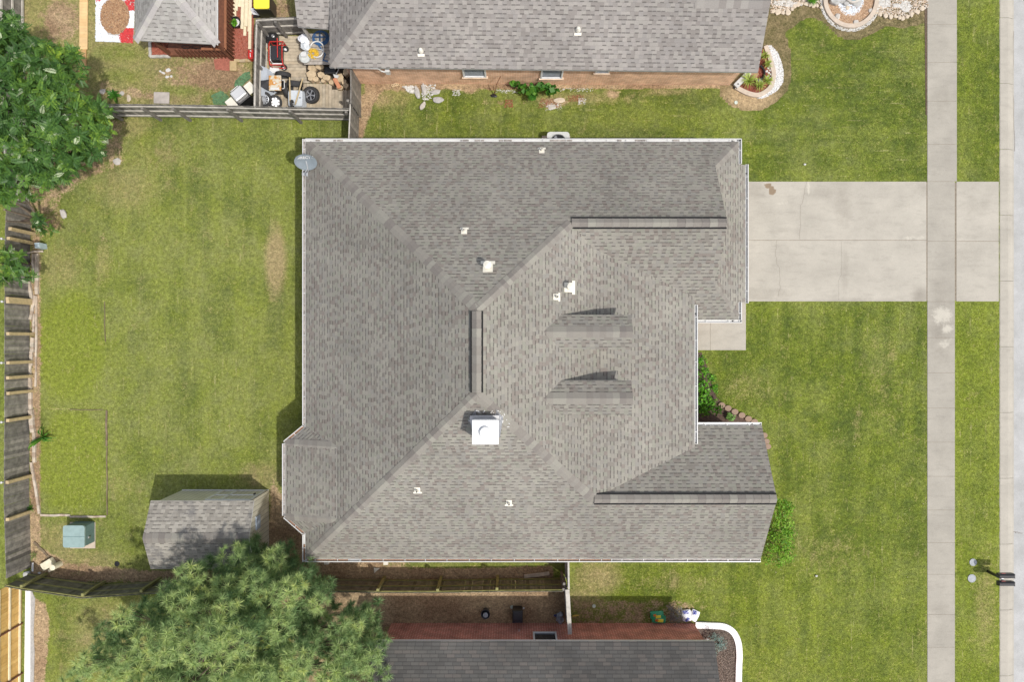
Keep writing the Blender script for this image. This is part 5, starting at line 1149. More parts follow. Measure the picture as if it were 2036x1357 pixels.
# deck floor of junk yard
mb = MB(); zz = .12
y = P(0, 165, zz).y; yend = P(0, 76, zz).y; xA, xB = P(533, 0, zz).x, P(645, 0, zz).x
while y < yend: mb.box(((xA + xB) / 2, y + .065, zz - .02), (xB - xA, .128, .035)); y += .138
x = P(597, 0, zz).x; xend = P(706, 0, zz).x; yA, yB = P(0, 222, zz).y, P(0, 166, zz).y
while x < xend: mb.box((x + .065, (yA + yB) / 2, zz - .02), (.128, yB - yA - .02, .035)); x += .138
yA2 = yB; mb2 = MB(); x = P(508, 0, zz).x; xe_ = P(596, 0, zz).x
while x < xe_: mb2.box((x + .065, (yA + yB) / 2, zz - .02), (.128, yB - yA - .02, .035)); x += .138
mb.mesh(mb2.v, mb2.f); mb.build("timber_deck", m_deck, label="weathered plank deck floor of the cluttered side yard", cat="deck")
mb = MB(); 
y = P(0, 128, .75).y; 
for k in range(9): mb.box((P(633, 0, .75).x, P(0, 128, .75).y + .07 + k * .15, .73), (1.22, .135, .03))
for sx_, sy_ in ((-1, -1), (1, -1), (-1, 1), (1, 1)): mb.bar((P(633, 0, .75).x + sx_ * .5, P(0, 93, .75).y + sy_ * .5, 0), (P(633, 0, .75).x + sx_ * .5, P(0, 93, .75).y + sy_ * .5, .72), .08, .08)
mb.build("work_table", M_island("grey_table_boards", [(.36, .33, .30), (.42, .38, .34)], .9, .25), label="old plank table by the neighbour's roof edge carrying hoses and tubs", cat="table")
# ================================================================= JUNK YARD OBJECTS
Z0 = .12
def tyre(px_, py_, z, R0, w, axis, label, rim=None, group=None, name="spare_wheel", rimmat=None, cat="tyre"):
    q = P(px_, py_, z); ax = Vector(axis).normalized(); s1 = ax.cross(Vector((0, 0, 1)));
    if s1.length < .1: s1 = Vector((1, 0, 0))
    s1.normalize(); s2 = ax.cross(s1); M = Matrix((s1, s2, ax)).transposed(); th = thing(name, label, cat, q, group)
    if name == "spare_wheel" or rim:
        mb = MB(); ri = R0 * .64; mb.lathe([(ri, -w / 2 * .8), (R0 * .9, -w / 2), (R0 * .985, -w / 2 * .8), (R0, 0), (R0 * .985, w / 2 * .8), (R0 * .9, w / 2), (ri, w / 2 * .8), (ri * .98, 0)], q, 36, M=M, closed=True)
        mb.build("tyre", m_rubber, th, smooth=True)
    else: ri = R0
    if rim:
        mb = MB(); mb.lathe([(ri * .99, w * .36), (ri * .93, w * .38), (ri * .9, w * .3), (ri * .9, -w * .2), (ri * .97, -w * .36)], q, 32, M=M, open_=True)
        mb.lathe([(ri * .18, w * .1), (ri * .18, w * .34), (0, w * .36)], q, 14, M=M)
        for k in range(rim):
            for dd in (-.09, .09):
                a = 2 * math.pi * k / rim + dd; e = Vector((math.cos(a), math.sin(a), 0)); mb.bar(q + M @ (e * ri * .12 + Vector((0, 0, w * .3))), q + M @ (e * ri * .94 + Vector((0, 0, w * .34))), ri * .13, .02, up=ax)
        mb.build("rim", rimmat or m_steel, th)
        mb = MB(); mb.lathe([(ri * .9, 0), (ri * .9, .005)], q, 24, M=M); mb.build("spoke_gap_shade", m_black, th)  # black disc behind the spokes, painting the shade inside the wheel
    return th
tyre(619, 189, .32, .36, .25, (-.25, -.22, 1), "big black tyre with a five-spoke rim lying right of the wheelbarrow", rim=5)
tyre(563, 149, .38, .33, .2, (.05, 1, .12), "bare black tyre standing upright behind the rusty grill lid")
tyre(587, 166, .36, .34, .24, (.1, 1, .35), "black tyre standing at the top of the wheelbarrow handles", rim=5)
tyre(574, 180, .3, .34, .24, (1, .1, .3), "black tyre half hidden between the rusty grill and the wheelbarrow")
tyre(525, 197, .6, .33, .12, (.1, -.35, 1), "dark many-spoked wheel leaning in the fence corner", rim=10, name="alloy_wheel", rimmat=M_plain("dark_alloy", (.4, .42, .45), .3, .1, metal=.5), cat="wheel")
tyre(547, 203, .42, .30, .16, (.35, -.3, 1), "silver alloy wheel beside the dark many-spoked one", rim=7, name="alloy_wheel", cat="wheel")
# car body panel
cp = thing("scrap_fender", "pale grey curved car fender standing against the junk yard fence", "car part", P(525, 165)); mb = MB(); n = 8; pv = []
outl = [(519, 130), (532, 136), (545, 147), (548, 165), (552, 182), (538, 192), (514, 190), (515, 160)]
ptsz = [.95, .85, .6, .5, .45, .5, .85, .95]; vs = [P(a, b, z) for (a, b), z in zip(outl, ptsz)]; cc = P(526, 165, .92); mb.v = []; 
mb.mesh(vs + [cc] + [v - Vector((.0, .0, .03)) for v in vs] + [cc - Vector((0, 0, .03))], [(i, (i + 1) % 8, 8) for i in range(8)] + [((i + 1) % 8 + 9, i + 9, 17) for i in range(8)] + [(i, i + 9, (i + 1) % 8 + 9, (i + 1) % 8) for i in range(8)]); mb.build("panel_skin", M_plain("silver_grey_paint", (.36, .39, .43), .3, .1), cp)
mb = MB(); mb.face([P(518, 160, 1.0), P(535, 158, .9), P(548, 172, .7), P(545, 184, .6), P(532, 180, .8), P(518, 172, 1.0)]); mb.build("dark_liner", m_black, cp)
# rusty grill
rg = thing("rusty_grill", "cream grill with a rust-stained square lid and white side handle", "grill", P(547, 168)); q = P(547, 165, .85)
t = NT("rust_stained_enamel"); c = t.mix(t.rng(t.math('ADD', t.noise(4, 4), t.math('MULTIPLY', t.noise(14, 3), .3)), .58, .72), (.55, .52, .42), (.50, .22, .04)); m_rust = t.done(c, .55)
mb = MB(); mb.box((q.x, q.y, .5), (.42, .5, .66)); mb.build("firebox", m_black, rg); mb = MB(); mb.box((q.x, q.y, .85), (.53, .66, .08)); mb.build("lid", m_rust, rg, bevel=.03)
mb = MB(); mb.box((q.x + .0, q.y - .26, .9), (.36, .09, .012)); mb.lathe([(.04, .89), (.04, .91), (0, .915)], (q.x - .02, q.y - .01, 0), 12); mb.build("label_plate", m_white, rg)
mb = MB(); hx = q.x + .3; mb.tube([(hx, q.y + .12, .85), (hx + .08, q.y + .12, .87), (hx + .1, q.y + .08, .87), (hx + .1, q.y - .2, .87), (hx + .08, q.y - .24, .87), (hx, q.y - .24, .85)], .016, 8); mb.build("handle", m_white, rg)
# wheelbarrow upside down
wb = thing("wheelbarrow", "pale grey wheelbarrow lying upside down with wooden handles and a black wheel", "wheelbarrow", P(587, 195)); zc = .62; q = P(587, 194, zc)
mb = MB(); out_ = rr_poly(0, 0, .37, .42, .1); inn = rr_poly(0, -.02, .30, .34, .09); V_ = [(q.x + a, q.y + b, .22) for a, b in out_] + [(q.x + a, q.y + b, .6) for a, b in inn]; n = len(out_)
mb.mesh(V_, [(i, (i + 1) % n, n + (i + 1) % n, n + i) for i in range(n)] + [tuple(range(n, 2 * n))]); mb.build("tray", M_plain("pale_grey_tray", (.52, .56, .6), .45, .06), wb)
mb = MB(); mb.lathe([(.03, 0), (.03, .01)], (q.x + .2, q.y + .0, .605), 12); mb.build("emblem_sticker", M_plain("navy_sticker", (.05, .07, .14), .5, .1), wb)
for (a, b) in (((576, 154), (577, 206)), ((602, 156), (587, 208))):
    mb = MB(); mb.bar(P(a[0], a[1], .66), P(b[0], b[1], .7), .045, .045); mb.build("handle", m_tanpost, wb)
q2_ = P(581, 206, .82); mb = MB(); M_ = Matrix(((0, 0, 1), (1, 0, 0), (0, 1, 0))); mb.lathe([(.07, -.035), (.14, -.045), (.17, 0), (.14, .045), (.07, .035)], q2_, 22, M=M_, closed=True); mb.build("wheel", m_rubber, wb, smooth=True)
mb = MB(); mb.bar(q2_ - Vector((.12, 0, 0)), q2_ + Vector((.12, 0, 0)), .03, .03); mb.bar(q2_ - Vector((.12, .04, .05)), q2_ + Vector((.12, -.04, -.05)), .03, .03); mb.build("axle", m_galv, wb)
# generator-like red mower
mw = thing("lawn_mower", "red-framed generator with a black engine block and small wheels on the deck", "generator", P(552, 110)); q = P(552, 108, .45)
mb = MB(); mb.box((q.x - .02, q.y, .42), (.46, .7, .36), taper=.9); mb.build("engine_block", m_black, mw, bevel=.03)
mb = MB()
for s_ in (-1, 1):
    X = q.x + s_ * .28; mb.tube([(X, q.y - .5, .2), (X, q.y - .5, .6), (X, q.y - .3, .72), (X, q.y + .35, .72), (X, q.y + .5, .6), (X, q.y + .5, .2)], .022, 7)
for Y in (-.5, .5): mb.tube([(q.x - .28, q.y + Y, .58), (q.x + .28, q.y + Y, .58)], .022, 7); mb.tube([(q.x - .28, q.y + Y, .22), (q.x + .28, q.y + Y, .22)], .022, 7)
mb.tube([(q.x + .1, q.y - .25, .75), (q.x + .1, q.y + .55, .8)], .02, 7); mb.build("tube_frame", m_red, mw)
mb = MB(); mb.box((q.x - .27, q.y - .05, .45), (.03, .55, .26)); mb.box((q.x, q.y - .42, .45), (.42, .05, .1)); mb.build("side_panel", m_trim, mw); mb = MB(); mb.prism(rr_poly(q.x - .02, q.y - .02, .2, .29, .07), .62, .7); mb.build("tank", M_plain("black_tank", (.03, .03, .035), .25, .1), mw, bevel=.02)
for (x_, y_) in ((568, 97), (565, 134)): 
    w_ = P(x_, y_, .18); mb = MB(); mb.lathe([(.06, -.05), (.12, -.06), (.14, 0), (.12, .06), (.06, .05)], w_, 18, M=Matrix.Rotation(.9, 3, 'X'), closed=True); w2 = mb.build("wheel", m_rubber, mw); mb = MB(); mb.lathe([(.06, -.03), (.06, .055), (0, .06)], w_, 14, M=Matrix.Rotation(.9, 3, 'X')); mb.build("hub", m_trim, w2)
ck = thing("black_cooker", "square black lidded box beyond the red generator", "box", P(539, 76)); q = P(539, 74, .5); mb = MB(); mb.box((q.x, q.y, .3), (.46, .44, .4)); mb.build("box_body", m_black, ck, bevel=.04); mb = MB(); mb.lathe([(.07, .5), (.07, .52), (.05, .53), (0, .52)], (q.x + .08, q.y + .06, 0), 14); mb.box((q.x - .12, q.y + .06, .51), (.04, .08, .02)); mb.build("lid_knob", m_steel, ck)
mb = MB(); q = P(546, 141, .2); mb.box((q.x, q.y, .2), (.44, .26, .16), rz=-.1, taper=.93); mb.build("white_crate", m_trim, label="flat white crate between the red generator and the bare tyre", cat="crate", bevel=.02)
mb = MB(); mb.bar(P(533, 90, .2), P(533, 136, .2), .05, .06); mb.bar(P(526, 90, .4), P(533, 102, .3), .04, .03); mb.build("leaning_board", m_tanpost, label="tan board along the fence left of the red generator", cat="board")
# firewood
m_bark = M_island("split_firewood", [(.42, .30, .17), (.55, .43, .28), (.34, .25, .16), (.62, .5, .36)], .9, .3, 7)
fw = [(622, 137, .4, .28), (638, 136, .36, .24), (621, 150, .44, .3), (641, 151, .34, .26), (620, 160, .24, .18), (630, 160, .24, .22), (652, 158, .32, .24), (644, 162, .2, .18), (678, 158, .32, .36), (686, 166, .2, .24), (677, 175, .3, .2), (690, 174, .22, .22), (660, 165, .2, .2), (689, 147, .24, .3)]
FWO = {i: j for j, i in enumerate(sorted(range(len(fw)), key=lambda i: fw[i][0]))}
for k, (x_, y_, a_, b_) in enumerate(fw):
    q = P(x_, y_, .2); mb = MB(); rot = R.uniform(-.6, .6); mb.prism([(q.x + math.cos(rot + j * 1.05 + R.uniform(-.25, .25)) * a_ * .55, q.y + math.sin(rot + j * 1.05) * b_ * .55) for j in range(6)], .05, .34 + R.uniform(-.06, .1)); mb.build("firewood_log", m_bark, bevel=.02, label="%s split firewood chunk from the left in the heap on the deck edge" % ORD[FWO[k]], cat="firewood", group="firewood heaped in the side yard")
sheet("wood_debris_floor", M_plain("dark_bark_litter", (.06, .045, .03), .95, .4, 14, bump=.03), [(610, 129), (660, 129), (690, 133), (698, 160), (698, 180), (662, 180), (662, 163), (612, 163)], .145)
mb = MB(); q = P(656, 139, .5); 
mb.box((q.x, q.y, .37), (.5, .3, .28)); mb.build("black_tub", m_black, label="black open tub on the firewood under the roof edge", cat="tub", bevel=.02)
tr_ = thing("trowel", "white bladed hand scoop lying above the orange brick", "scoop", P(668, 150)); mb = MB(); mb.prism([(P(662, 150, .5).x, P(0, 147, .5).y), (P(674, 0, .5).x, P(0, 150, .5).y), (P(671, 0, .5).x, P(0, 155, .5).y), (P(665, 0, .5).x, P(0, 154, .5).y)], .44, .5); mb.build("blade", m_white, tr_); mb = MB(); mb.tube([P(668, 148, .48), P(674, 136, .55)], .015, 6); mb.build("handle", m_galv, tr_)
mb = MB(); q = P(670, 165, .4); mb.box((q.x, q.y, .38), (.17, .48, .1), rz=.5); mb.build("clay_brick", M_plain("orange_clay", (.55, .24, .13), .85, .12), label="long orange clay brick lying across the firewood", cat="brick", bevel=.008)
# table-top things
ZT = .76
hr = thing("hose_coil", "coiled blue hose on the old plank table beside the roof", "hose", P(638, 76)); mb = MB()
q = P(638, 76, ZT)
for k in range(6): mb.tube([(q.x + (.36 - k * .02) * math.cos(a * .2094), q.y + (.32 - k * .02) * math.sin(a * .2094), ZT + .03 + k * .018) for a in range(30)], .014, 6, closed=True)
mb.tube([(q.x - .1, q.y - .3, ZT + .05), (q.x + .2, q.y - .7, ZT + .03), (q.x + .1, q.y - .95, ZT + .03), (q.x + .5, q.y - 1.05, ZT + .03)], .03, 7); mb.build("coil", M_plain("blue_rubber", (.04, .12, .28), .4, .1), hr)
mb = MB(); mb.bar((q.x - .3, q.y, ZT + .14), (q.x + .3, q.y, ZT + .14), .05, .03); mb.bar((q.x, q.y - .25, ZT + .14), (q.x, q.y + .25, ZT + .14), .05, .03); mb.lathe([(.06, .15), (.06, .19), (0, .2)], (q.x - .22, q.y + .05, ZT), 12); mb.build("reel_cross", M_plain("blue_plastic", (.05, .1, .2), .4, .1), hr)
mb = MB(); q = P(632, 101, ZT)
mb.tube([(q.x + .3 * math.cos(math.radians(a)), q.y + .34 * math.sin(math.radians(a)), ZT + .16) for a in range(160, -125, -12)], .03, 8); mb.tube([(q.x + .04, q.y + .33, ZT + .15), (q.x + .04, q.y + .48, ZT + .12)], .025, 8); mb.tube([(q.x + .28, q.y - .02, ZT + .13), (q.x + .1, q.y + .0, ZT + .13)], .02, 6); mb.build("pipe_hoop", m_white, label="white curved pipe hoop over the yellow cord heap", cat="pipe")
mb = MB(); q = P(624, 108, ZT); rs = random.Random(5)
for k in range(16):
    pts = []; a = rs.uniform(0, 6.28)
    for i in range(9):
        a += rs.uniform(.4, 1.0); rr_ = rs.uniform(.06, .25); pts.append((q.x + rr_ * math.cos(a), q.y + rr_ * math.sin(a) * .95, ZT + .03 + rs.uniform(0, .12)))
    mb.tube(pts, .011, 5)
mb.build("cord_heap", M_plain("yellow_cord", (.72, .48, .04), .5, .15), label="tangled heap of yellow cord on the old plank table", cat="cord")
mb = MB(); q = P(605, 80, ZT); mb.rock((q.x, q.y, ZT + .1), (.42, .5, .22), 6, .1, rough=.3, sub=3); mb.build("white_sack", m_wbag, label="crumpled white sack left of the blue hose, upper one", cat="bag")
mb = MB(); q = P(608, 92, ZT); mb.rock((q.x, q.y, ZT + .08), (.36, .44, .2), 12, .4, rough=.35, sub=3); mb.build("white_sack", M_plain("grey_white_film", (.6, .63, .66), .4, .15), label="greyer sack just below the crumpled white one on the table", cat="bag")
cb = thing("clear_tub", "clear plastic tub with a white lid piece at the table corner", "tub", P(608, 117)); q = P(609, 117, ZT); mb = MB(); mb.lathe([(.2, 0), (.24, .2), (.25, .2), (.21, .02), (0, .02)], (q.x, q.y, ZT), 22); mb.build("bowl", M_plain("milky_plastic", (.55, .57, .56), .3, .1), cb); mb = MB(); mb.box((q.x - .06, q.y + .12, ZT + .17), (.22, .18, .05)); mb.build("lid_piece", m_white, cb)
# stainless grill outside the fence
gl = thing("gas_grill", "stainless gas grill set at an angle outside the junk yard fence", "grill", P(475, 188)); ang = math.radians(40); Mz = Matrix.Rotation(ang, 3, 'Z'); q = P(476, 188, .95)
def gb(name, off, size, mat, z, parent=gl, bev=.01):
    o_ = Mz @ Vector((off[0], off[1], 0)); mb = MB(); mb.box((q.x + o_.x, q.y + o_.y, z), size, M=Mz); return mb.build(name, mat, parent, bevel=bev)
gb("cabinet", (0, 0), (.62, .5, .75), m_black, .42); gb("hood", (0, .02), (.58, .46, .3), M_plain("brushed_steel_hood", (.72, .72, .72), .3, .06, metal=.4), .93, bev=.05); gb("hood_trim", (0, 0), (.66, .54, .04), m_black, .8)
gb("side_shelf", (-.52, 0), (.36, .46, .03), m_beige, .82); gb("side_shelf", (.52, 0), (.36, .46, .03), m_beige, .82)
mb = MB(); o1, o2 = Mz @ Vector((-.2, .31, 0)), Mz @ Vector((.2, .31, 0)); w1, w2 = Mz @ Vector((-.2, .22, 0)), Mz @ Vector((.2, .22, 0)); mb.tube([(q.x + w1.x, q.y + w1.y, .98), (q.x + o1.x, q.y + o1.y, 1.0), (q.x + o2.x, q.y + o2.y, 1.0), (q.x + w2.x, q.y + w2.y, .98)], .018, 8); mb.build("hood_handle", m_steel, gl)
sheet("green_stain", M_plain("green_stained_soil", (.09, .17, .09), .95, .4, 9), [(462, 165), (478, 148), (490, 142), (497, 150), (490, 170), (474, 182), (462, 190), (450, 205), (425, 206), (430, 190), (448, 192)], .006) if False else None
m_gs = M_plain("green_dust", (.10, .2, .10), .95, .35, 9)
granules("green_dye_grit", m_gs, [[(468, 160), (485, 145), (497, 142), (498, 156), (480, 172), (466, 178)], [(420, 190), (440, 180), (455, 192), (452, 208), (425, 208)]], 2600, .06, .0, flat=.2)

# ================================================================= FRONT BEDS, NORTH-EAST
def curb(name, pts, w, h, mat, z=0.0, label=None, cat=None, joints=0):
    P3 = [P(a, b) for a, b in pts]; mb = MB(); n = len(P3); L = []; Rr = []
    for i in range(n):
        t_ = (P3[min(i + 1, n - 1)] - P3[max(i - 1, 0)]).normalized(); nn = Vector((-t_.y, t_.x, 0)) * w / 2; L.append(P3[i] + nn); Rr.append(P3[i] - nn)
    for i in range(n - 1):
        c4 = [L[i], L[i + 1], Rr[i + 1], Rr[i]]
        if joints and i % joints == joints - 1: c4 = [L[i], L[i] + (L[i + 1] - L[i]) * .93, Rr[i] + (Rr[i + 1] - Rr[i]) * .93, Rr[i]]
        mb.prism([(p.x, p.y) for p in c4], z - .03, z + h)
    return mb.build(name, mat, label=label, cat=cat)
def cat_curve(pts, n=8):
    out = []
    for i in range(len(pts) - 1):
        p0 = pts[max(i - 1, 0)]; p1 = pts[i]; p2 = pts[i + 1]; p3 = pts[min(i + 2, len(pts) - 1)]
        for k in range(n):
            t_ = k / n; out.append(tuple(.5 * (2 * p1[j] + (-p0[j] + p2[j]) * t_ + (2 * p0[j] - 5 * p1[j] + 4 * p2[j] - p3[j]) * t_ * t_ + (-p0[j] + 3 * p1[j] - 3 * p2[j] + p3[j]) * t_ ** 3) for j in (0, 1)))
    out.append(pts[-1]); return out
c1_ = cat_curve([(1521, 92), (1528, 112), (1534, 132), (1537, 150), (1532, 172), (1520, 184), (1505, 190), (1488, 187), (1474, 181), (1462, 174)])
curb("garden_kerb", c1_, .19, .1, m_curb, label="curved tan concrete kerb around the small bed at the neighbour's corner", cat="kerb")
inner1 = [(1516, 96), (1525, 115), (1531, 132), (1533, 150), (1528, 170), (1518, 180), (1504, 185), (1488, 182), (1470, 172), (1484, 150), (1500, 135)]
sheet("bed_mulch", M_plain("red_mulch_bed", (.2, .06, .04), .95, .35, 14), inner1, .015)
granules("bed_red_chips", m_redmulch, [inner1], 1500, .06, .015)
granules("white_bed_gravel", M_island("white_and_dark_gravel", [(.2, .2, .2), (.7, .7, .7), (.82, .81, .8), (.6, .6, .62), (.8, .8, .8), (.75, .74, .73)], .85, .1), [[(1524, 92), (1532, 90), (1545, 103), (1553, 122), (1558, 145), (1556, 165), (1545, 180), (1530, 190), (1515, 196), (1505, 196), (1522, 187), (1535, 174), (1540, 152), (1538, 132)]], 3200, .06, .008)
WS = ((1530, 132), (1531, 140), (1527, 136), (1532, 148), (1528, 145), (1531, 156), (1527, 152), (1524, 142), (1529, 163), (1525, 158), (1502, 155.5))
for k, (x_, y_) in enumerate(WS): stone(x_, y_, .11, .1, .08, "%s white round stone from the top inside the corner bed" % ORD[sorted(range(11), key=lambda i: WS[i][1]).index(k)], m_pebble, group="white stones inside the corner bed", z=.015)
dp = thing("drain_pipe", "curved black drain pipe in the corner bed under the neighbour's eave", "pipe", P(1512, 150)); mb = MB(); mb.tube([P(a, b, .12) for a, b in cat_curve([(1512, 130), (1518, 137), (1520, 147), (1517, 154), (1510, 158), (1503, 160)], 5)], .045, 8); mb.build("corrugated_tube", m_black, dp)
stone(1497, 149, .5, .4, .18, "dark brown bark piece beneath the black drain pipe", m_chip, .2); stone(1511, 162, .22, .14, .12, "grey flat stone below the black drain pipe", m_greystone)
mb = MB(); mb.bar(P(1490, 144, .15), P(1462, 172, .15), .24, .1); mb.build("stone_slab", M_plain("pale_grey_slab", (.5, .5, .49), .8, .15, 8), label="pale grey stone slab leaning across the corner bed's left side", cat="slab")
fl = thing("spotlight", "small black and white garden spotlight at the tip of the corner bed", "garden light", P(1462, 173)); q = P(1463, 172); mb = MB(); mb.tube([(q.x - .1, q.y - .08, .05), (q.x + .06, q.y + .06, .2)], .04, 10); mb.build("housing", m_black, fl); mb = MB(); mb.box((q.x + .06, q.y + .12, .12), (.16, .08, .1), rz=.5); mb.build("bracket", m_white, fl)
# round fountain bed
rc = (1690, 4); 
curb("garden_kerb", circ(1690, -1, 51, 54, 40, -40, 220), .18, .12, m_curb, label="round tan concrete kerb around the fountain bed at the top edge", cat="kerb", joints=0)
sheet("bed_mulch", M_plain("chip_base", (.33, .2, .12), .95, .3, 14), circ(1690, -1, 49, 52, 40), .01)
granules("bed_wood_chips", M_island("pale_wood_chips", [(.33, .2, .12), (.5, .34, .22), (.62, .46, .32), (.42, .27, .17)], .95, .2), [circ(1690, 0, 48, 50, 30)], 4200, .07, .012, excl=[circ(1690, -6, 27, 34, 24)])
granules("fountain_gravel", m_bluepeb, [circ(1690, -4, 28, 36, 24)], 2200, .075, .012)
granules("kerb_pebbles", m_pebble, [circ(1690, 0, 60, 63, 40, -5, 185) + circ(1690, 0, 54, 57, 40, 185, -5)], 1500, .075, .008)
for x_, y_, a_, b_, h_, m_, l_ in ((1658, 4, .48, .42, .4, m_greystone, "large grey boulder left of the fountain gravel"), (1684, 16, .2, .18, .14, m_stone, "yellow stone at the front of the fountain gravel"), (1664, 33, .26, .24, .18, m_paleroc, "pale boulder at lower left inside the round kerb"), (1701, 46, .26, .22, .18, m_paleroc, "grey-white boulder at the bottom inside the round kerb"), (1729, 22, .2, .2, .16, m_paleroc, "small pale boulder at right inside the round kerb"), (1680, 9, .24, .22, .26, m_greystone, "dark grey rock in front of the fountain pool"), (1671, 1, .4, .3, .3, m_greystone, "flat grey rock between the boulder and the fountain pool"), (1702, 5, .4, .5, .22, m_greystone, "speckled grey rock at the right of the fountain pool")):
    stone(x_, y_, a_, b_, h_, l_, m_, R.uniform(-.4, .4))
ft = thing("garden_fountain", "small rock-rimmed fountain pool at the top edge inside the round kerb", "fountain", P(1690, -6)); q = P(1692, -6); mb = MB(); mb.lathe([(.34, 0), (.36, .22), (.28, .26), (.24, .16), (0, .14)], (q.x, q.y, 0), 18); mb.build("basin", m_greystone, ft); mb = MB(); mb.lathe([(.25, .17), (.0, .172)], (q.x, q.y, 0), 18); mb.build("water", M_plain("fountain_water", (.1, .25, .32), .05, .1), ft)
granules("left_bed_chips", M_island("mixed_bed_chips", [(.42, .3, .2), (.6, .48, .36), (.75, .72, .68), (.5, .36, .24)], .95, .2), [[(1534, -30), (1634, -30), (1634, 4), (1615, 14), (1590, 8), (1565, 20), (1545, 28), (1532, 26)], [(1745, -30), (1845, -30), (1845, 14), (1820, 26), (1795, 38), (1765, 30), (1742, 22)]], 5200, .07, .006)
granules("white_stone_rings", m_pebble, [circ(1800, 13, 11, 11, 14), [(1745, -5), (1768, -5), (1770, 12), (1755, 17), (1747, 8)], [(1775, 8), (1795, 10), (1795, 16), (1775, 14)], [(1535, 2), (1570, 2), (1600, 10), (1570, 14), (1540, 10)]], 900, .1, .02)
for side, lst in (("left", [(1537, 23, .22, .14), (1546, 24, .3, .26), (1556, 26, .2, .16), (1566, 25, .26, .28), (1574, 19, .16, .14), (1579, 13, .18, .2), (1586, 9, .24, .2), (1593, 8, .16, .16), (1601, 8, .2, .16), (1610, 10, .18, .16), (1617, 12, .22, .16), (1624, 12, .14, .16), (1631, 15, .14, .14)]),
                  ("right", [(1742, 26, .14, .1), (1749, 28, .22, .24), (1760, 31, .22, .24), (1770, 34, .2, .2), (1780, 34, .22, .12), (1788, 36, .18, .16), (1794, 37, .18, .2), (1803, 33, .2, .2), (1811, 29, .2, .24), (1822, 24, .32, .18), (1833, 17, .24, .2)])):
    for k, (x_, y_, a_, b_) in enumerate(lst): stone(x_, y_, a_, b_, .12, "%s sandstone from the left in the border row %s of the round kerb" % (ORD[k], side), m_stone, R.uniform(-.4, .4), group="sandstone border %s of the round kerb" % side)
# stones by the neighbour's wall
for x_, y_, a_, b_, rz_, l_ in ((830, 185, .22, .62, .25, "long grey slab leaning in the stone pile by the brick wall"), (843, 178, .2, .6, .2, "tan slab standing beside the long grey one in the stone pile"), (866, 184, .42, .24, .2, "blue-grey rounded stone at the right of the stone pile"), (872, 199, .5, .3, -.05, "pale tan flat stone below the blue-grey one"), (841, 211, .22, .4, -.5, "lowest pale stone of the pile, pointing down to the lawn")): stone(x_, y_, a_, b_, .16, l_, m_greystone if "grey" in l_ else m_paleroc, rz_)
granules("rubble", m_pebble, [[(845, 168), (865, 168), (868, 182), (856, 198), (842, 200), (838, 188)], [(800, 172), (822, 170), (828, 185), (815, 186)]], 320, .09, .01)
granules("pebble_scatter", m_pebble, [[(985, 178), (1030, 180), (1028, 186), (985, 184)], [(1095, 175), (1180, 175), (1180, 183), (1095, 182)], [(900, 178), (915, 178), (915, 190), (900, 190)], [(1080, 205), (1115, 205), (1118, 218), (1085, 220)], [(1150, 195), (1165, 195), (1165, 207), (1150, 207)]], 330, .06, .0)
granules("red_leaf_litter", m_redmulch, [[(1075, 195), (1110, 198), (1110, 212), (1070, 215)], [(1130, 190), (1160, 188), (1160, 202), (1130, 202)], [(1003, 198), (1020, 198), (1020, 214), (1003, 214)]], 520, .05, .0)
br = thing("hole_brick", "tan brick with core holes lying at the foot of the neighbour's wall", "brick", P(786, 170)); q = P(786, 170); mb = MB(); mb.box((q.x, q.y, .05), (.32, .12, .1), rz=.3); mb.build("brick_body", M_plain("tan_clay", (.55, .42, .26), .85, .1), br); mb = MB()
for k in (-1.5, -.5, .5, 1.5): mb.box((q.x + k * .07 * math.cos(.3), q.y + k * .07 * math.sin(.3), .101), (.03, .045, .006), rz=.3)
mb.build("core_holes", m_black, br)
tl = thing("garden_tool", "thin dark garden tool leaning on the neighbour's brick wall", "garden tool", P(983, 188)); mb = MB(); mb.tube([P(983, 188, .05), P(987, 168, .9), P(995, 152, 1.3)], .015, 6); mb.tube([P(984, 186, .05), P(980, 172, .6)], .01, 5); mb.build("shaft", m_brownp, tl); mb = MB(); mb.rock(P(982, 190, .05), (.26, .16, .06), 3, -.3, rough=.3); mb.build("head", m_black, tl)
stone(1097, 213, .34, .22, .06, "flat pinkish stone on the grass below the leafy plant by the wall", m_paleroc); stone(1112, 200, .5, .24, .06, "broad tan flat stone right of the leafy plant by the wall", m_stone)
# scalloped edging by the front shrub
m_sc = M_island("tan_edging_brick", [(.27, .19, .135), (.31, .22, .16), (.29, .205, .15)], .9, .12, 8)
EB = {}
for x_, y_, l_ in [(1434, 806, 0), (1446.5, 812, 0), (1460, 819, 0), (1474, 826, 0), (1487, 833, 0), (1499, 839, 0), (1518, 866, 1), (1522, 878, 1), (1525, 888, 1)]:
    q = P(x_, y_); mb = MB(); mb.prism([(q.x + .15 * math.cos(a * .449) * 1.0, q.y + .125 * math.sin(a * .449)) for a in range(14)], 0, .1); EB[l_] = EB.get(l_, -1) + 1; mb.build("edging_brick", m_sc, label=("%s tan edging brick from the left in the row below the green front shrub" if not l_ else "%s tan edging brick from the top beside the front gable's roof edge") % ORD[EB[l_]], cat="edging brick", group="edging bricks by the front shrub" if not l_ else "edging bricks beside the gable", bevel=.015)
sheet("shrub_bed_soil", M_plain("dark_bark_soil", (.10, .065, .05), .95, .35, 12, bump=.02), [(1370, 700), (1395, 702), (1410, 740), (1424, 790), (1445, 812), (1500, 842), (1520, 870), (1526, 900), (1500, 900), (1370, 900)], .008)
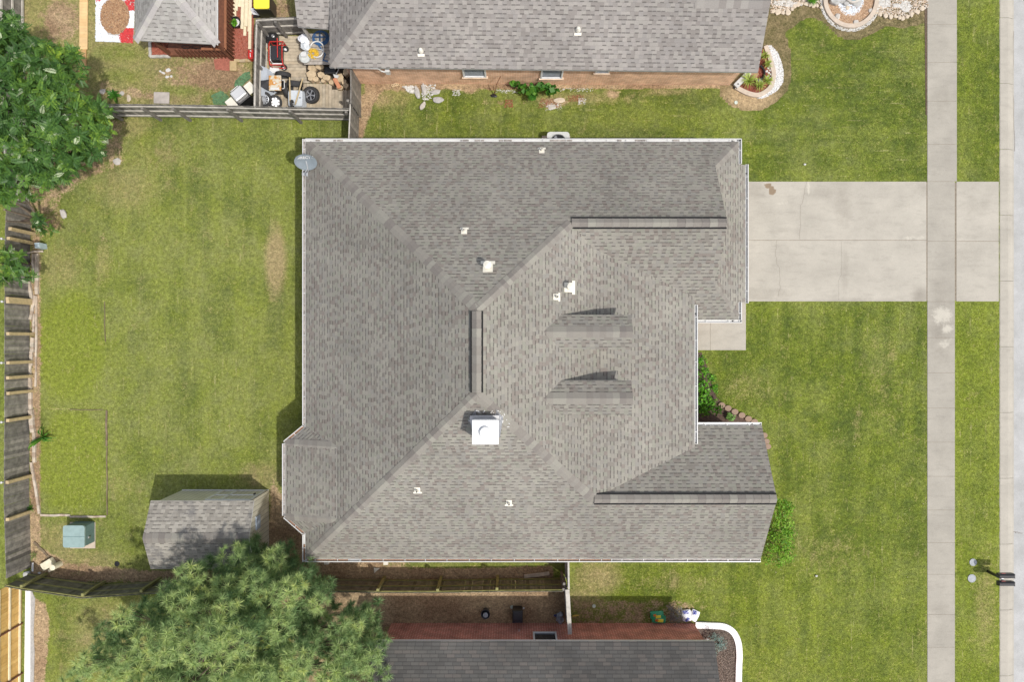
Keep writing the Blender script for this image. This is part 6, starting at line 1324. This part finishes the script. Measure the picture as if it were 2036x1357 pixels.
# south neighbour's bed
c2_ = cat_curve([(1382, 1243), (1410, 1244), (1438, 1246), (1456, 1256), (1466, 1275), (1469, 1300), (1468, 1330), (1467, 1380), (1466, 1440)])
curb("garden_kerb", c2_, .27, .1, m_whitecurb, label="white painted kerb curving round the bed at the bottom neighbour's corner", cat="kerb")
sheet("bed_soil", M_plain("dark_bed_soil", (.13, .10, .085), .95, .35, 12, bump=.02), [(1385, 1246), (1436, 1250), (1452, 1260), (1461, 1280), (1464, 1310), (1462, 1440), (1380, 1440)], .01)
granules("dark_bed_chips", M_island("dark_bark_chips", [(.10, .075, .06), (.2, .16, .13), (.3, .24, .2)], .95, .2), [[(1395, 1250), (1436, 1252), (1452, 1262), (1460, 1285), (1460, 1357), (1400, 1357)]], 2200, .07, .012)
gb_ = thing("globe_light", "small white globe garden light at the bottom house's corner", "garden light", P(1402, 1268)); q = P(1402, 1268); mb = MB(); mb.lathe([(.02, 0), (.02, .25)], (q.x, q.y, 0), 8); mb.build("stake", m_black, gb_); mb = MB(); mb.lathe([(.0, .22), (.05, .24), (.08, .3), (.05, .37), (0, .38)], (q.x, q.y, 0), 16); mb.build("globe", m_white, gb_, smooth=True)
# ================================================================= VEGETATION
def frames(A, rs):
    """orthonormal frames (n,3,3) with third axis A and random spin"""
    A = A / np.linalg.norm(A, axis=1, keepdims=True); r = rs.normal(size=A.shape); U = r - A * (r * A).sum(1, keepdims=True); U /= np.linalg.norm(U, axis=1, keepdims=True); W = np.cross(A, U)
    return np.stack([U, W, A], -1)
def place(T, C, Fm, S):
    """template T (m,k,3) at centres C with frames Fm and scales S -> (n*m,k,3)"""
    out = np.einsum('nij,mkj->nmki', Fm, T) * S[:, None, None, None] + C[:, None, None, :]
    return out.reshape(-1, T.shape[1], 3)
def lump_points(lumps, dens, rs, lo=-.25, inner=.7):
    """points on the upper shells of ellipsoidal lumps given as (world x, y, z, r, flat)"""
    Cs = []; As = []; Ts = []
    for (x, y, z, r, fl) in lumps:
        n = max(3, int(dens * r * r)); d = rs.normal(size=(n * 3, 3)); d /= np.linalg.norm(d, axis=1, keepdims=True); d = d[d[:, 2] > lo][:n]
        rad = r * rs.uniform(inner, 1.0, len(d)); Cs.append(np.array([x, y, z]) + d * rad[:, None] * np.array([1, 1, fl])); As.append(d + np.array([0, 0, .55])); Ts.append(np.full(len(d), rs.rand()))
    return np.concatenate(Cs), np.concatenate(As), np.concatenate(Ts)
def limbs(mb, base, lumps, r0, rs, mid=.45):
    b = Vector(base)
    for (x, y, z, r, fl) in lumps:
        e = Vector((x, y, z - r * fl * .3)); m1 = b + (e - b) * .5 + Vector((rs.uniform(-.2, .2), rs.uniform(-.2, .2), .25)); st = b + Vector((0, 0, rs.uniform(.1, .9)))
        mb.tube([b + Vector((0, 0, .0)), st, m1, e], r0, 7, r2=.03)

# ---- long-needled pine
rs = np.random.RandomState(11)
nd = []
for k in range(54):
    a = rs.uniform(0, 2 * math.pi); el = math.radians(rs.choice([rs.uniform(-12, 28), rs.uniform(25, 75)], p=[.72, .28])); L = rs.uniform(.8, 1.05)
    d = np.array([math.cos(a) * math.cos(el), math.sin(a) * math.cos(el), math.sin(el)]); s = np.cross(d, rs.normal(size=3)); s /= np.linalg.norm(s)
    nd.append([s * .036, -s * .036, d * L + np.array([0, 0, -.10 * L * math.cos(el)])])
needle = np.array(nd); needle[:, :2] *= 1.15
def lp(px_, py_, z, r, fl=.7): q = P(px_, py_, z); return (q.x, q.y, z, r, fl)
pineL = [(470, 1110, 3.2, 34), (540, 1112, 3.5, 22), (505, 1128, 3.7, 32), (560, 1148, 4.2, 34), (590, 1156, 4.2, 20), (500, 1168, 4.5, 34), (560, 1182, 5.0, 32), (606, 1190, 4.6, 22), (598, 1212, 4.7, 24), (378, 1148, 4.2, 26), (415, 1160, 4.2, 26), (450, 1170, 4.4, 26), (335, 1182, 4.4, 26), (320, 1210, 4.5, 28), (365, 1200, 4.9, 30), (400, 1215, 4.7, 26),
         (248, 1226, 4.4, 24), (285, 1245, 4.3, 24), (245, 1262, 4.4, 26), (300, 1275, 5.0, 32), (350, 1250, 5.4, 28), (450, 1215, 5.7, 28), (455, 1245, 6.0, 26), (510, 1222, 5.7, 24), (430, 1262, 6.3, 36), (480, 1275, 6.4, 34), (560, 1240, 5.2, 32), (590, 1265, 5.0, 34), (540, 1290, 5.9, 36), (590, 1310, 5.6, 34), (395, 1300, 6.1, 32), (330, 1300, 5.5, 30), (210, 1262, 4.0, 20), (215, 1300, 4.6, 30), (260, 1320, 4.8, 34), (180, 1325, 4.2, 26), (230, 1350, 4.9, 30),
         (315, 1335, 5.2, 28), (380, 1345, 5.8, 34), (450, 1335, 6.1, 36), (520, 1340, 6.0, 34), (580, 1355, 5.5, 34), (640, 1232, 4.0, 18), (640, 1300, 5.0, 28), (650, 1345, 5.0, 30), (676, 1252, 4.2, 26), (705, 1244, 4.0, 20), (728, 1232, 3.8, 14), (735, 1262, 3.9, 18), (690, 1290, 4.6, 30), (735, 1312, 4.4, 28), (700, 1335, 4.8, 32), (752, 1345, 4.3, 24), (150, 1350, 3.9, 22), (630, 1200, 4.3, 20), (480, 1385, 6.3, 50), (300, 1390, 5.3, 50), (650, 1400, 5.2, 50), (400, 1400, 6.0, 50)]
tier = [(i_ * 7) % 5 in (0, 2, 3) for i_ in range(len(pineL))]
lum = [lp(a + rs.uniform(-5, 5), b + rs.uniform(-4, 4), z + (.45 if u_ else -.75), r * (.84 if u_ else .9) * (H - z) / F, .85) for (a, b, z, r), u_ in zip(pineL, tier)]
Cs = []; As = []; Ts = []
for (x, y, z, r, fl), u_ in zip(lum, tier):
    n = max(9, int(70 * r * r)); i_ = np.arange(n) + .5; zz_ = 1 - i_ / n * 1.15; ph = i_ * 2.39996 + rs.uniform(0, 6.28); rd = np.sqrt(np.clip(1 - zz_ ** 2, 0, 1)); d = np.stack([rd * np.cos(ph), rd * np.sin(ph), zz_], -1) + rs.normal(size=(n, 3)) * .09
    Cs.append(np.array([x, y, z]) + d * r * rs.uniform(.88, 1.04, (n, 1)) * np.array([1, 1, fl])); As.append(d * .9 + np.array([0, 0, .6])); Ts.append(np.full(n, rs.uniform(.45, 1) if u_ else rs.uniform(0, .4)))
Cc, Aa, Tt = np.concatenate(Cs), np.concatenate(As), np.concatenate(Ts)
pin = thing("pine_tree", "large long-needled pine overhanging the shed and the south fence", "tree", P(505, 1212))
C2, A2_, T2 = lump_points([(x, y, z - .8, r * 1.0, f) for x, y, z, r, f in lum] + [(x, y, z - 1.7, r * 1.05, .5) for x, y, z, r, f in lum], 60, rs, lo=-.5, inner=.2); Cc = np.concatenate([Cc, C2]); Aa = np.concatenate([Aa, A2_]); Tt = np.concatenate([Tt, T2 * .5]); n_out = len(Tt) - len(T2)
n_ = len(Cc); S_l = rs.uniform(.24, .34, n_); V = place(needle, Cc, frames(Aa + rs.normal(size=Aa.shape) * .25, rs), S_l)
uvt = np.clip(Tt * .55 + rs.rand(n_) * .45, 0, 1); uvt[n_out:] *= .45; UV = np.repeat(np.stack([uvt, np.zeros(n_)], -1), len(needle), axis=0)  # inner needles coloured darker, painting the shade within the crown
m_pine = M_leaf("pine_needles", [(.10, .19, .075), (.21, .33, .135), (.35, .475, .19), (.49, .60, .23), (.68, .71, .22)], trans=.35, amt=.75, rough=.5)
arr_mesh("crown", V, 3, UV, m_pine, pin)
mbT = MB(); b0_ = P(505, 1212); mbT.tube([b0_, b0_ + Vector((-.15, -.25, 2.2)), b0_ + Vector((-.5, -.8, 4.6)), b0_ + Vector((-.8, -1.2, 5.9))], .17, 10, r2=.05); m_bark2 = M_plain("pine_bark", (.10, .07, .05), .95, .4, 8, bump=.03); mbT.build("trunk", m_bark2, pin)
mbL = MB(); rr2 = random.Random(3)
for (x, y, z, r, fl) in lum:
    h0 = max(1.2, z - 1.9); f_ = min(1, h0 / 5.9); st = b0_ + Vector((-.8 * f_, -1.2 * f_, h0)); e = Vector((x, y, z - .35)); mid = st + (e - st) * .55 + Vector((0, 0, -.35)); mbL.tube([st, mid, e], .035, 6, r2=.012)
    for k in range(4):
        a = rr2.uniform(0, 6.28); mbL.tube([mid + (e - mid) * .4, e + Vector((math.cos(a) * r * .8, math.sin(a) * r * .8, .1))], .018, 5, r2=.008)
mbL.build("branches", m_bark2, pin)

# ---- compound-leaved broadleaf tree
def pinnate(nl=6, droop=.35, L=.9, wl=.27, hw=.08):
    T = []
    for i in range(nl):
        f = (i + 1) / (nl + .5); c = np.array([f * L, 0, -droop * f * f])
        ll = wl * (1.15 - abs(f - .45) * .9)
        for sg in (1, -1):
            d = np.array([.45, sg * .95, -.18]); d = d / np.linalg.norm(d); p = np.array([-d[1], d[0], 0]); p /= np.linalg.norm(p)
            T.append([c, c + d * ll * .5 + p * hw * ll / .2, c + d * ll, c + d * ll * .5 - p * hw * ll / .2])
    c = np.array([L, 0, -droop]); T.append([c, c + np.array([.1, .055, -.05]), c + np.array([.2, 0, -.12]), c + np.array([.1, -.055, -.05])])
    return np.array(T)
pl = pinnate(); ros = []
for k in range(7):
    a = 2 * math.pi * k / 7 + rs.uniform(-.3, .3); el = math.radians(rs.uniform(-5, 45)); ca, sa_ = math.cos(a), math.sin(a); ce, se = math.cos(el), math.sin(el); sc0 = rs.uniform(.75, 1.1)
    Rz = np.array([[ca, -sa_, 0], [sa_, ca, 0], [0, 0, 1]]); Ry = np.array([[ce, 0, -se], [0, 1, 0], [se, 0, ce]]); ros.append(pl @ (Rz @ Ry).T * sc0)
rosette = np.concatenate(ros)
m_bl = M_leaf("compound_leaves", [(.03, .075, .022), (.055, .13, .032), (.09, .19, .04), (.16, .29, .045), (.32, .45, .05)], tint=(.45, .53, .33), trans=.28, amt=.7, rough=.45)
def broadtree(name, label, base, lst, dens, smin, smax, trunk_r, seed, zfl=.7, cat="tree", pale=.025):
    r_ = np.random.RandomState(seed); lum = [lp(a, b, z, r * (H - z) / F, zfl) for a, b, z, r in lst]; th = thing(name, label, cat, base)
    lum = [(x, y, z, r * .88, f) for x, y, z, r, f in lum]; Cc, Aa, Tt = lump_points(lum, dens, r_, lo=-.2, inner=.6); n = len(Cc); V = place(rosette, Cc, frames(Aa + r_.normal(size=Aa.shape) * .3, r_), r_.uniform(smin, smax, n))
    u = np.clip(Tt * .5 + r_.rand(n) ** 1.5 * .62, 0, 1); m = len(rosette); UV = np.repeat(np.stack([u, np.zeros(n)], -1), m, axis=0)
    pf = np.repeat(r_.rand(n * 7) < pale, len(pl)); UV[:, 1] = pf[:len(UV)]
    arr_mesh("crown", V, 4, UV, m_bl, th); mb = MB(); rr3 = random.Random(seed); top = Vector(base) + Vector((0, 0, 1.2))
    for (x, y, z, r, fl) in lum:
        e = Vector((x, y, z)); mid = top + (e - top) * .5 + Vector((rr3.uniform(-.2, .2), rr3.uniform(-.2, .2), .1)); mb.tube([Vector(base), top, mid, e], trunk_r, 7, r2=.02)
    mb.build("trunk", m_bark2, th); return th
bigL = [(20, 60, 4.2, 40), (60, 90, 4.6, 38), (20, 110, 5.0, 42), (100, 115, 4.8, 38), (140, 112, 4.4, 28), (60, 150, 5.6, 42), (110, 160, 5.4, 40), (150, 145, 4.6, 26), (20, 180, 5.6, 44), (75, 200, 6.0, 44), (130, 200, 5.2, 38), (175, 210, 4.6, 32), (200, 225, 4.1, 24), (30, 240, 6.0, 44), (85, 255, 6.0, 44), (140, 250, 5.4, 40), (185, 258, 4.6, 34), (205, 262, 4.0, 20), (20, 295, 5.8, 44), (75, 305, 5.8, 42), (130, 300, 5.2, 38), (180, 295, 4.4, 30), (30, 345, 5.2, 40), (85, 345, 4.9, 36), (130, 335, 4.4, 28), (160, 318, 4.0, 24), (20, 385, 4.5, 30), (70, 375, 4.3, 26), (105, 362, 4.0, 20), (0, 150, 5, 40), (-20, 250, 5.5, 50), (-20, 350, 5.0, 45), (-15, 75, 4.2, 40)]
broadtree("walnut_tree", "huge leafy tree with feathery compound leaves filling the upper left corner", P(128, 300), bigL, 62, .24, .42, .16, 21)
broadtree("tree_sapling", "small bushy sapling with feathery leaves at the fence under the big tree", P(80, 450), [(85, 440, 1.5, 20), (92, 455, 1.4, 16), (75, 455, 1.4, 12)], 40, .24, .36, .05, 5, cat="sapling")
broadtree("tree_sapling", "leafy sapling arching over the left fence below the big tree", P(62, 525), [(20, 500, 2.2, 16), (35, 520, 2.3, 22), (12, 535, 2.2, 24), (45, 545, 2.0, 16), (15, 565, 2.0, 14), (60, 548, 1.6, 10), (0, 505, 2.0, 14)], 44, .26, .4, .06, 6, cat="sapling")
mb = MB()
for a, b in (((80, 440), (8, 417)), ((80, 442), (18, 396)), ((80, 445), (12, 440)), ((78, 440), (40, 385))): mb.tube([P(a[0], a[1], .2), P((a[0] + b[0]) / 2 + 4, (a[1] + b[1]) / 2, 1.2), P(b[0], b[1], 2.6)], .07, 8, r2=.03)
mb.build("bare_trunks", M_plain("grey_brown_bark", (.22, .17, .13), .95, .3, 8, bump=.02), label="bare grey-brown leaning trunks between the sapling and the big tree", cat="tree trunks")

# ---- shrubs of small leaves
def shrub(name, label, base, lst, dens, leaf, mat, seed, cat="shrub", hw=.38, fl=.8, stems=True):
    r_ = np.random.RandomState(seed); lum = [lp(a, b, z, r * (H - z) / F, fl) for a, b, z, r in lst]; th = thing(name, label, cat, base); lum = [(x + r_.uniform(-.05, .05), y + r_.uniform(-.05, .05), z, r * r_.uniform(.62, 1.4), f) for x, y, z, r, f in lum]; Cc, Aa, Tt = lump_points(lum, dens * 1.35, r_, lo=-.3, inner=.3); n = len(Cc)
    T = np.array([[[0, 0, 0], [.5, hw, .06], [1, 0, -.1], [.5, -hw, .06]]]) - np.array([.3, 0, 0]); A = Aa + r_.normal(size=Aa.shape) * .7
    V = place(T, Cc, frames(A, r_), r_.uniform(.7, 1.4, n) * leaf * 1.15); UV = np.stack([np.clip(Tt * .5 + r_.rand(n) * .5, 0, 1), np.zeros(n)], -1); arr_mesh("foliage", V, 4, UV, mat, th)
    mb = MB()
    for (x, y, z, r, f) in lum: mb.tube([Vector(base), Vector((base[0] + (x - base[0]) * .5, base[1] + (y - base[1]) * .5, z * .6)), (x, y, z)], .02, 5, r2=.008)
    mb.build("stems", m_bark2, th); return th
m_s1 = M_leaf("bright_green_leaves", [(.035, .13, .01), (.075, .24, .015), (.14, .37, .025), (.28, .5, .05)], trans=.25, amt=.4)
m_s2 = M_leaf("lime_green_leaves", [(.05, .14, .012), (.12, .28, .02), (.22, .42, .035), (.36, .55, .08)], trans=.25, amt=.4)
m_s3 = M_leaf("blue_green_needles", [(.12, .2, .17), (.2, .31, .28), (.3, .42, .38)], trans=.1, amt=.3)
m_s4 = M_leaf("deep_green_broad_leaves", [(.015, .07, .01), (.035, .13, .015), (.07, .2, .02), (.14, .29, .03)], trans=.2, amt=.3)
shrub("garden_shrub", "bright green leafy shrub row against the front porch gutter", P(1392, 780), [(1392, 722, .7, 13), (1398, 740, .9, 18), (1412, 750, .9, 17), (1395, 765, 1.0, 18), (1418, 770, .8, 15), (1424, 778, .6, 9), (1400, 788, .9, 18), (1410, 806, .8, 16), (1395, 815, .8, 16), (1425, 815, .6, 14), (1388, 800, .9, 14)], 900, .085, m_s1, 31)
shrub("garden_shrub", "lime green airy shrub beside the front gable corner", P(1535, 1060), [(1548, 1000, .9, 12), (1556, 1018, 1.0, 18), (1566, 1010, .9, 14), (1545, 1035, 1.0, 20), (1562, 1045, 1.0, 17), (1535, 1065, 1.0, 22), (1558, 1070, 1.0, 22), (1568, 1062, .8, 13), (1535, 1095, 1.0, 22), (1558, 1098, .9, 18), (1528, 1115, .8, 16), (1550, 1118, .7, 15), (1567, 1112, .6, 10)], 800, .07, m_s2, 32)
shrub("spruce_shrub", "blue-green prickly shrub in the white-kerbed bed", P(1428, 1280), [(1420, 1268, .5, 12), (1432, 1272, .5, 12), (1438, 1284, .5, 11), (1428, 1288, .6, 13), (1424, 1300, .5, 9)], 1500, .07, m_s3, 33, hw=.12)
shrub("dry_bush", "dead grey-brown bush between the green bags and the white sacks", P(1340, 1222), [(1336, 1212, .3, 12), (1342, 1222, .3, 13), (1350, 1212, .3, 9), (1338, 1232, .25, 8)], 1100, .14, M_leaf("dry_twigs", [(.12, .11, .11), (.2, .19, .18), (.3, .28, .26)], trans=.05), 34, hw=.06)
shrub("leafy_plant", "clump of broad dark green leaves at the foot of the neighbour's brick wall", P(1060, 178), [(1028, 165, .4, 7), (1040, 176, .5, 12), (1055, 180, .6, 14), (1070, 178, .6, 14), (1085, 175, .5, 13), (1096, 180, .45, 9), (1058, 190, .4, 10), (1076, 170, .6, 12), (1020, 163, .35, 5)], 260, .2, m_s4, 35, hw=.42)
shrub("pot_greenery", "small green plant growing out of the round black planter", P(466, 46), [(464, 46, .5, 6), (468, 43, .55, 5)], 900, .1, m_s1, 36, cat="plant")
shrub("seedling_plant", "pale green young plant beside the tan edging bricks", P(1450, 828), [(1449, 826, .22, 7), (1456, 832, .2, 6), (1451, 834, .2, 5)], 700, .13, M_leaf("pale_green_leaves", [(.1, .22, .04), (.22, .38, .1)], trans=.2), 37, cat="plant")
# ---- plants of arching or broad blades
def blades(name, label, base, n, L, w, h, mat, seed, cat="plant", spread=1.0, dirs=None, squash=1.0):
    r_ = random.Random(seed); mb = MB(); b = Vector(base)
    for k in range(n):
        a = r_.uniform(0, 6.283) if dirs is None else math.radians(r_.choice(dirs) + r_.uniform(-14, 14)); l = L * r_.uniform(.6, 1.1); hh = h * r_.uniform(.5, 1.2); prev = None; m = 5; u = r_.random()
        sx = Vector((-math.sin(a), math.cos(a), 0)); c0 = b + Vector((r_.uniform(-.04, .04), r_.uniform(-.04, .04), 0)); vs = []
        for i in range(m + 1):
            t_ = i / m; c = c0 + Vector((math.cos(a) * l * t_, math.sin(a) * l * t_ * squash, hh * math.sin(t_ * 2.3) + .02)); ww = w * (math.sin(min(1, t_ * 1.1 + .12) * 3.0) * .5 + .03); vs += [c + sx * ww, c - sx * ww]
        mb.mesh(vs, [(2 * i, 2 * i + 1, 2 * i + 3, 2 * i + 2) for i in range(m)], (u, 0))
    return mb.build(name, mat, label=label, cat=cat)
m_day = M_leaf("yellow_green_blades", [(.22, .32, .05), (.36, .46, .09), (.5, .58, .16)], trans=.25, amt=.5)
for x_, y_, n, L, l_ in ((1485, 162, 70, .42, "largest yellow-green strappy clump in the corner bed"), (1506, 172, 46, .34, "yellow-green clump at the bottom of the corner bed"), (1523, 163, 40, .30, "yellow-green clump at the right of the corner bed"), (1523, 130, 32, .26, "yellow-green clump above the white stones in the corner bed"), (1517, 114, 34, .28, "topmost yellow-green clump of the corner bed, under the eave")): blades("daylily", l_, P(x_, y_, .02), n, L, .028, .3, m_day, int(x_ + y_))
blades("hosta", "broad-leaved green plant beside the grey fence below the tree", P(232, 193), 16, .42, .11, .3, m_s4, 50); blades("strappy_plant", "dark green strappy plant beside the timbers of the raised bed", P(88, 870, .0), 16, .62, .09, .5, m_s4, 51, dirs=[215, 25, 0, 60, 350, 120, 235]); blades("weed_tuft", "low green weed tuft by the fence above the utility box", P(63, 1010), 26, .28, .02, .2, m_s4, 52, cat="weed"); blades("weed_tuft", "pale weed tuft on bare ground below the utility box, near the fence", P(70, 1105), 26, .26, .02, .15, M_leaf("pale_weed", [(.2, .26, .08), (.35, .4, .16)]), 53, cat="weed")
blades("weed_tuft", "bright green weed tuft at the top edge of the left gravel bed", P(1612, 2), 60, .3, .03, .2, m_s1, 54, cat="weed")
# ---- real grass tufts scattered over the lawns (uncountable)
rs = np.random.RandomState(77); N = 260000
gxr = rs.uniform(60, 1985, N); gyr = rs.uniform(-20, 1377, N)
inh = np.zeros(N, bool)
for poly in ([(590, 262), (1490, 262), (1490, 320), (1500, 650), (1385, 700), (1385, 840), (1530, 840), (1550, 990), (1520, 1125), (590, 1125), (555, 1030), (555, 870)], [(640, -50), (1530, -50), (1500, 170), (640, 170)], [(740, 1240), (1480, 1240), (1480, 1400), (740, 1400)], [(1480, 360), (1990, 360), (1990, 601), (1480, 601)], [(1842, -50), (1902, -50), (1900, 1400), (1842, 1400)], [(1380, 595), (1488, 595), (1488, 702), (1380, 702)], [(290, 965), (545, 965), (545, 1140), (290, 1140)], [(180, -50), (655, -50), (720, 215), (480, 215), (480, 120), (300, 120), (280, 90), (180, 90)], [(1470, -50), (1845, -50), (1845, 50), (1560, 60), (1575, 215), (1430, 225), (1430, 160)], [(130, 1035), (195, 1035), (195, 1100), (130, 1100)], [(150, -50), (180, -50), (180, 170), (150, 170)]):
    inh |= polysd(gxr, gyr, poly) > 0
gxr = gxr[~inh]; gyr = gyr[~inh]; c1, c2 = cover(gxr, gyr); keep = (c1[:, 0] < .35 + rs.rand(len(gxr)) * .3) & (c2[:, 0] < .5); gxr = gxr[keep]; gyr = gyr[keep]; c1 = c1[keep]; n = len(gxr)
C = np.stack([(gxr - 1018) * H / F, (678.5 - gyr) * H / F, np.full(n, -.008)], -1); T = []
for k in range(4):
    a = k * 1.57 + rs.uniform(-.6, .6); d = np.array([math.cos(a), math.sin(a), 0]); s = np.array([-d[1], d[0], 0]); T.append([s * .1, -s * .1, d * rs.uniform(.5, 1) + np.array([0, 0, rs.uniform(.5, 1)])])
T = np.array(T); A = rs.normal(size=(n, 3)) * .15 + np.array([0, 0, 1]); V = place(T, C, frames(A, rs), rs.uniform(.018, .042, n))
mixv = np.clip(.62 * (1 - c1[:, 1]) + .2 * c1[:, 2] + .45 * c1[:, 3] + rs.normal(size=n) * .2, 0, 1); UV = np.repeat(np.stack([mixv, np.zeros(n)], -1), 4, axis=0)
m_gr = M_leaf("grass_blades", [(.052, .085, .013), (.095, .135, .022), (.17, .21, .04), (.265, .30, .082), (.43, .38, .18)], trans=.2, amt=.85, rough=.6)
arr_mesh("grass", V, 3, UV, m_gr, None, kind='stuff')
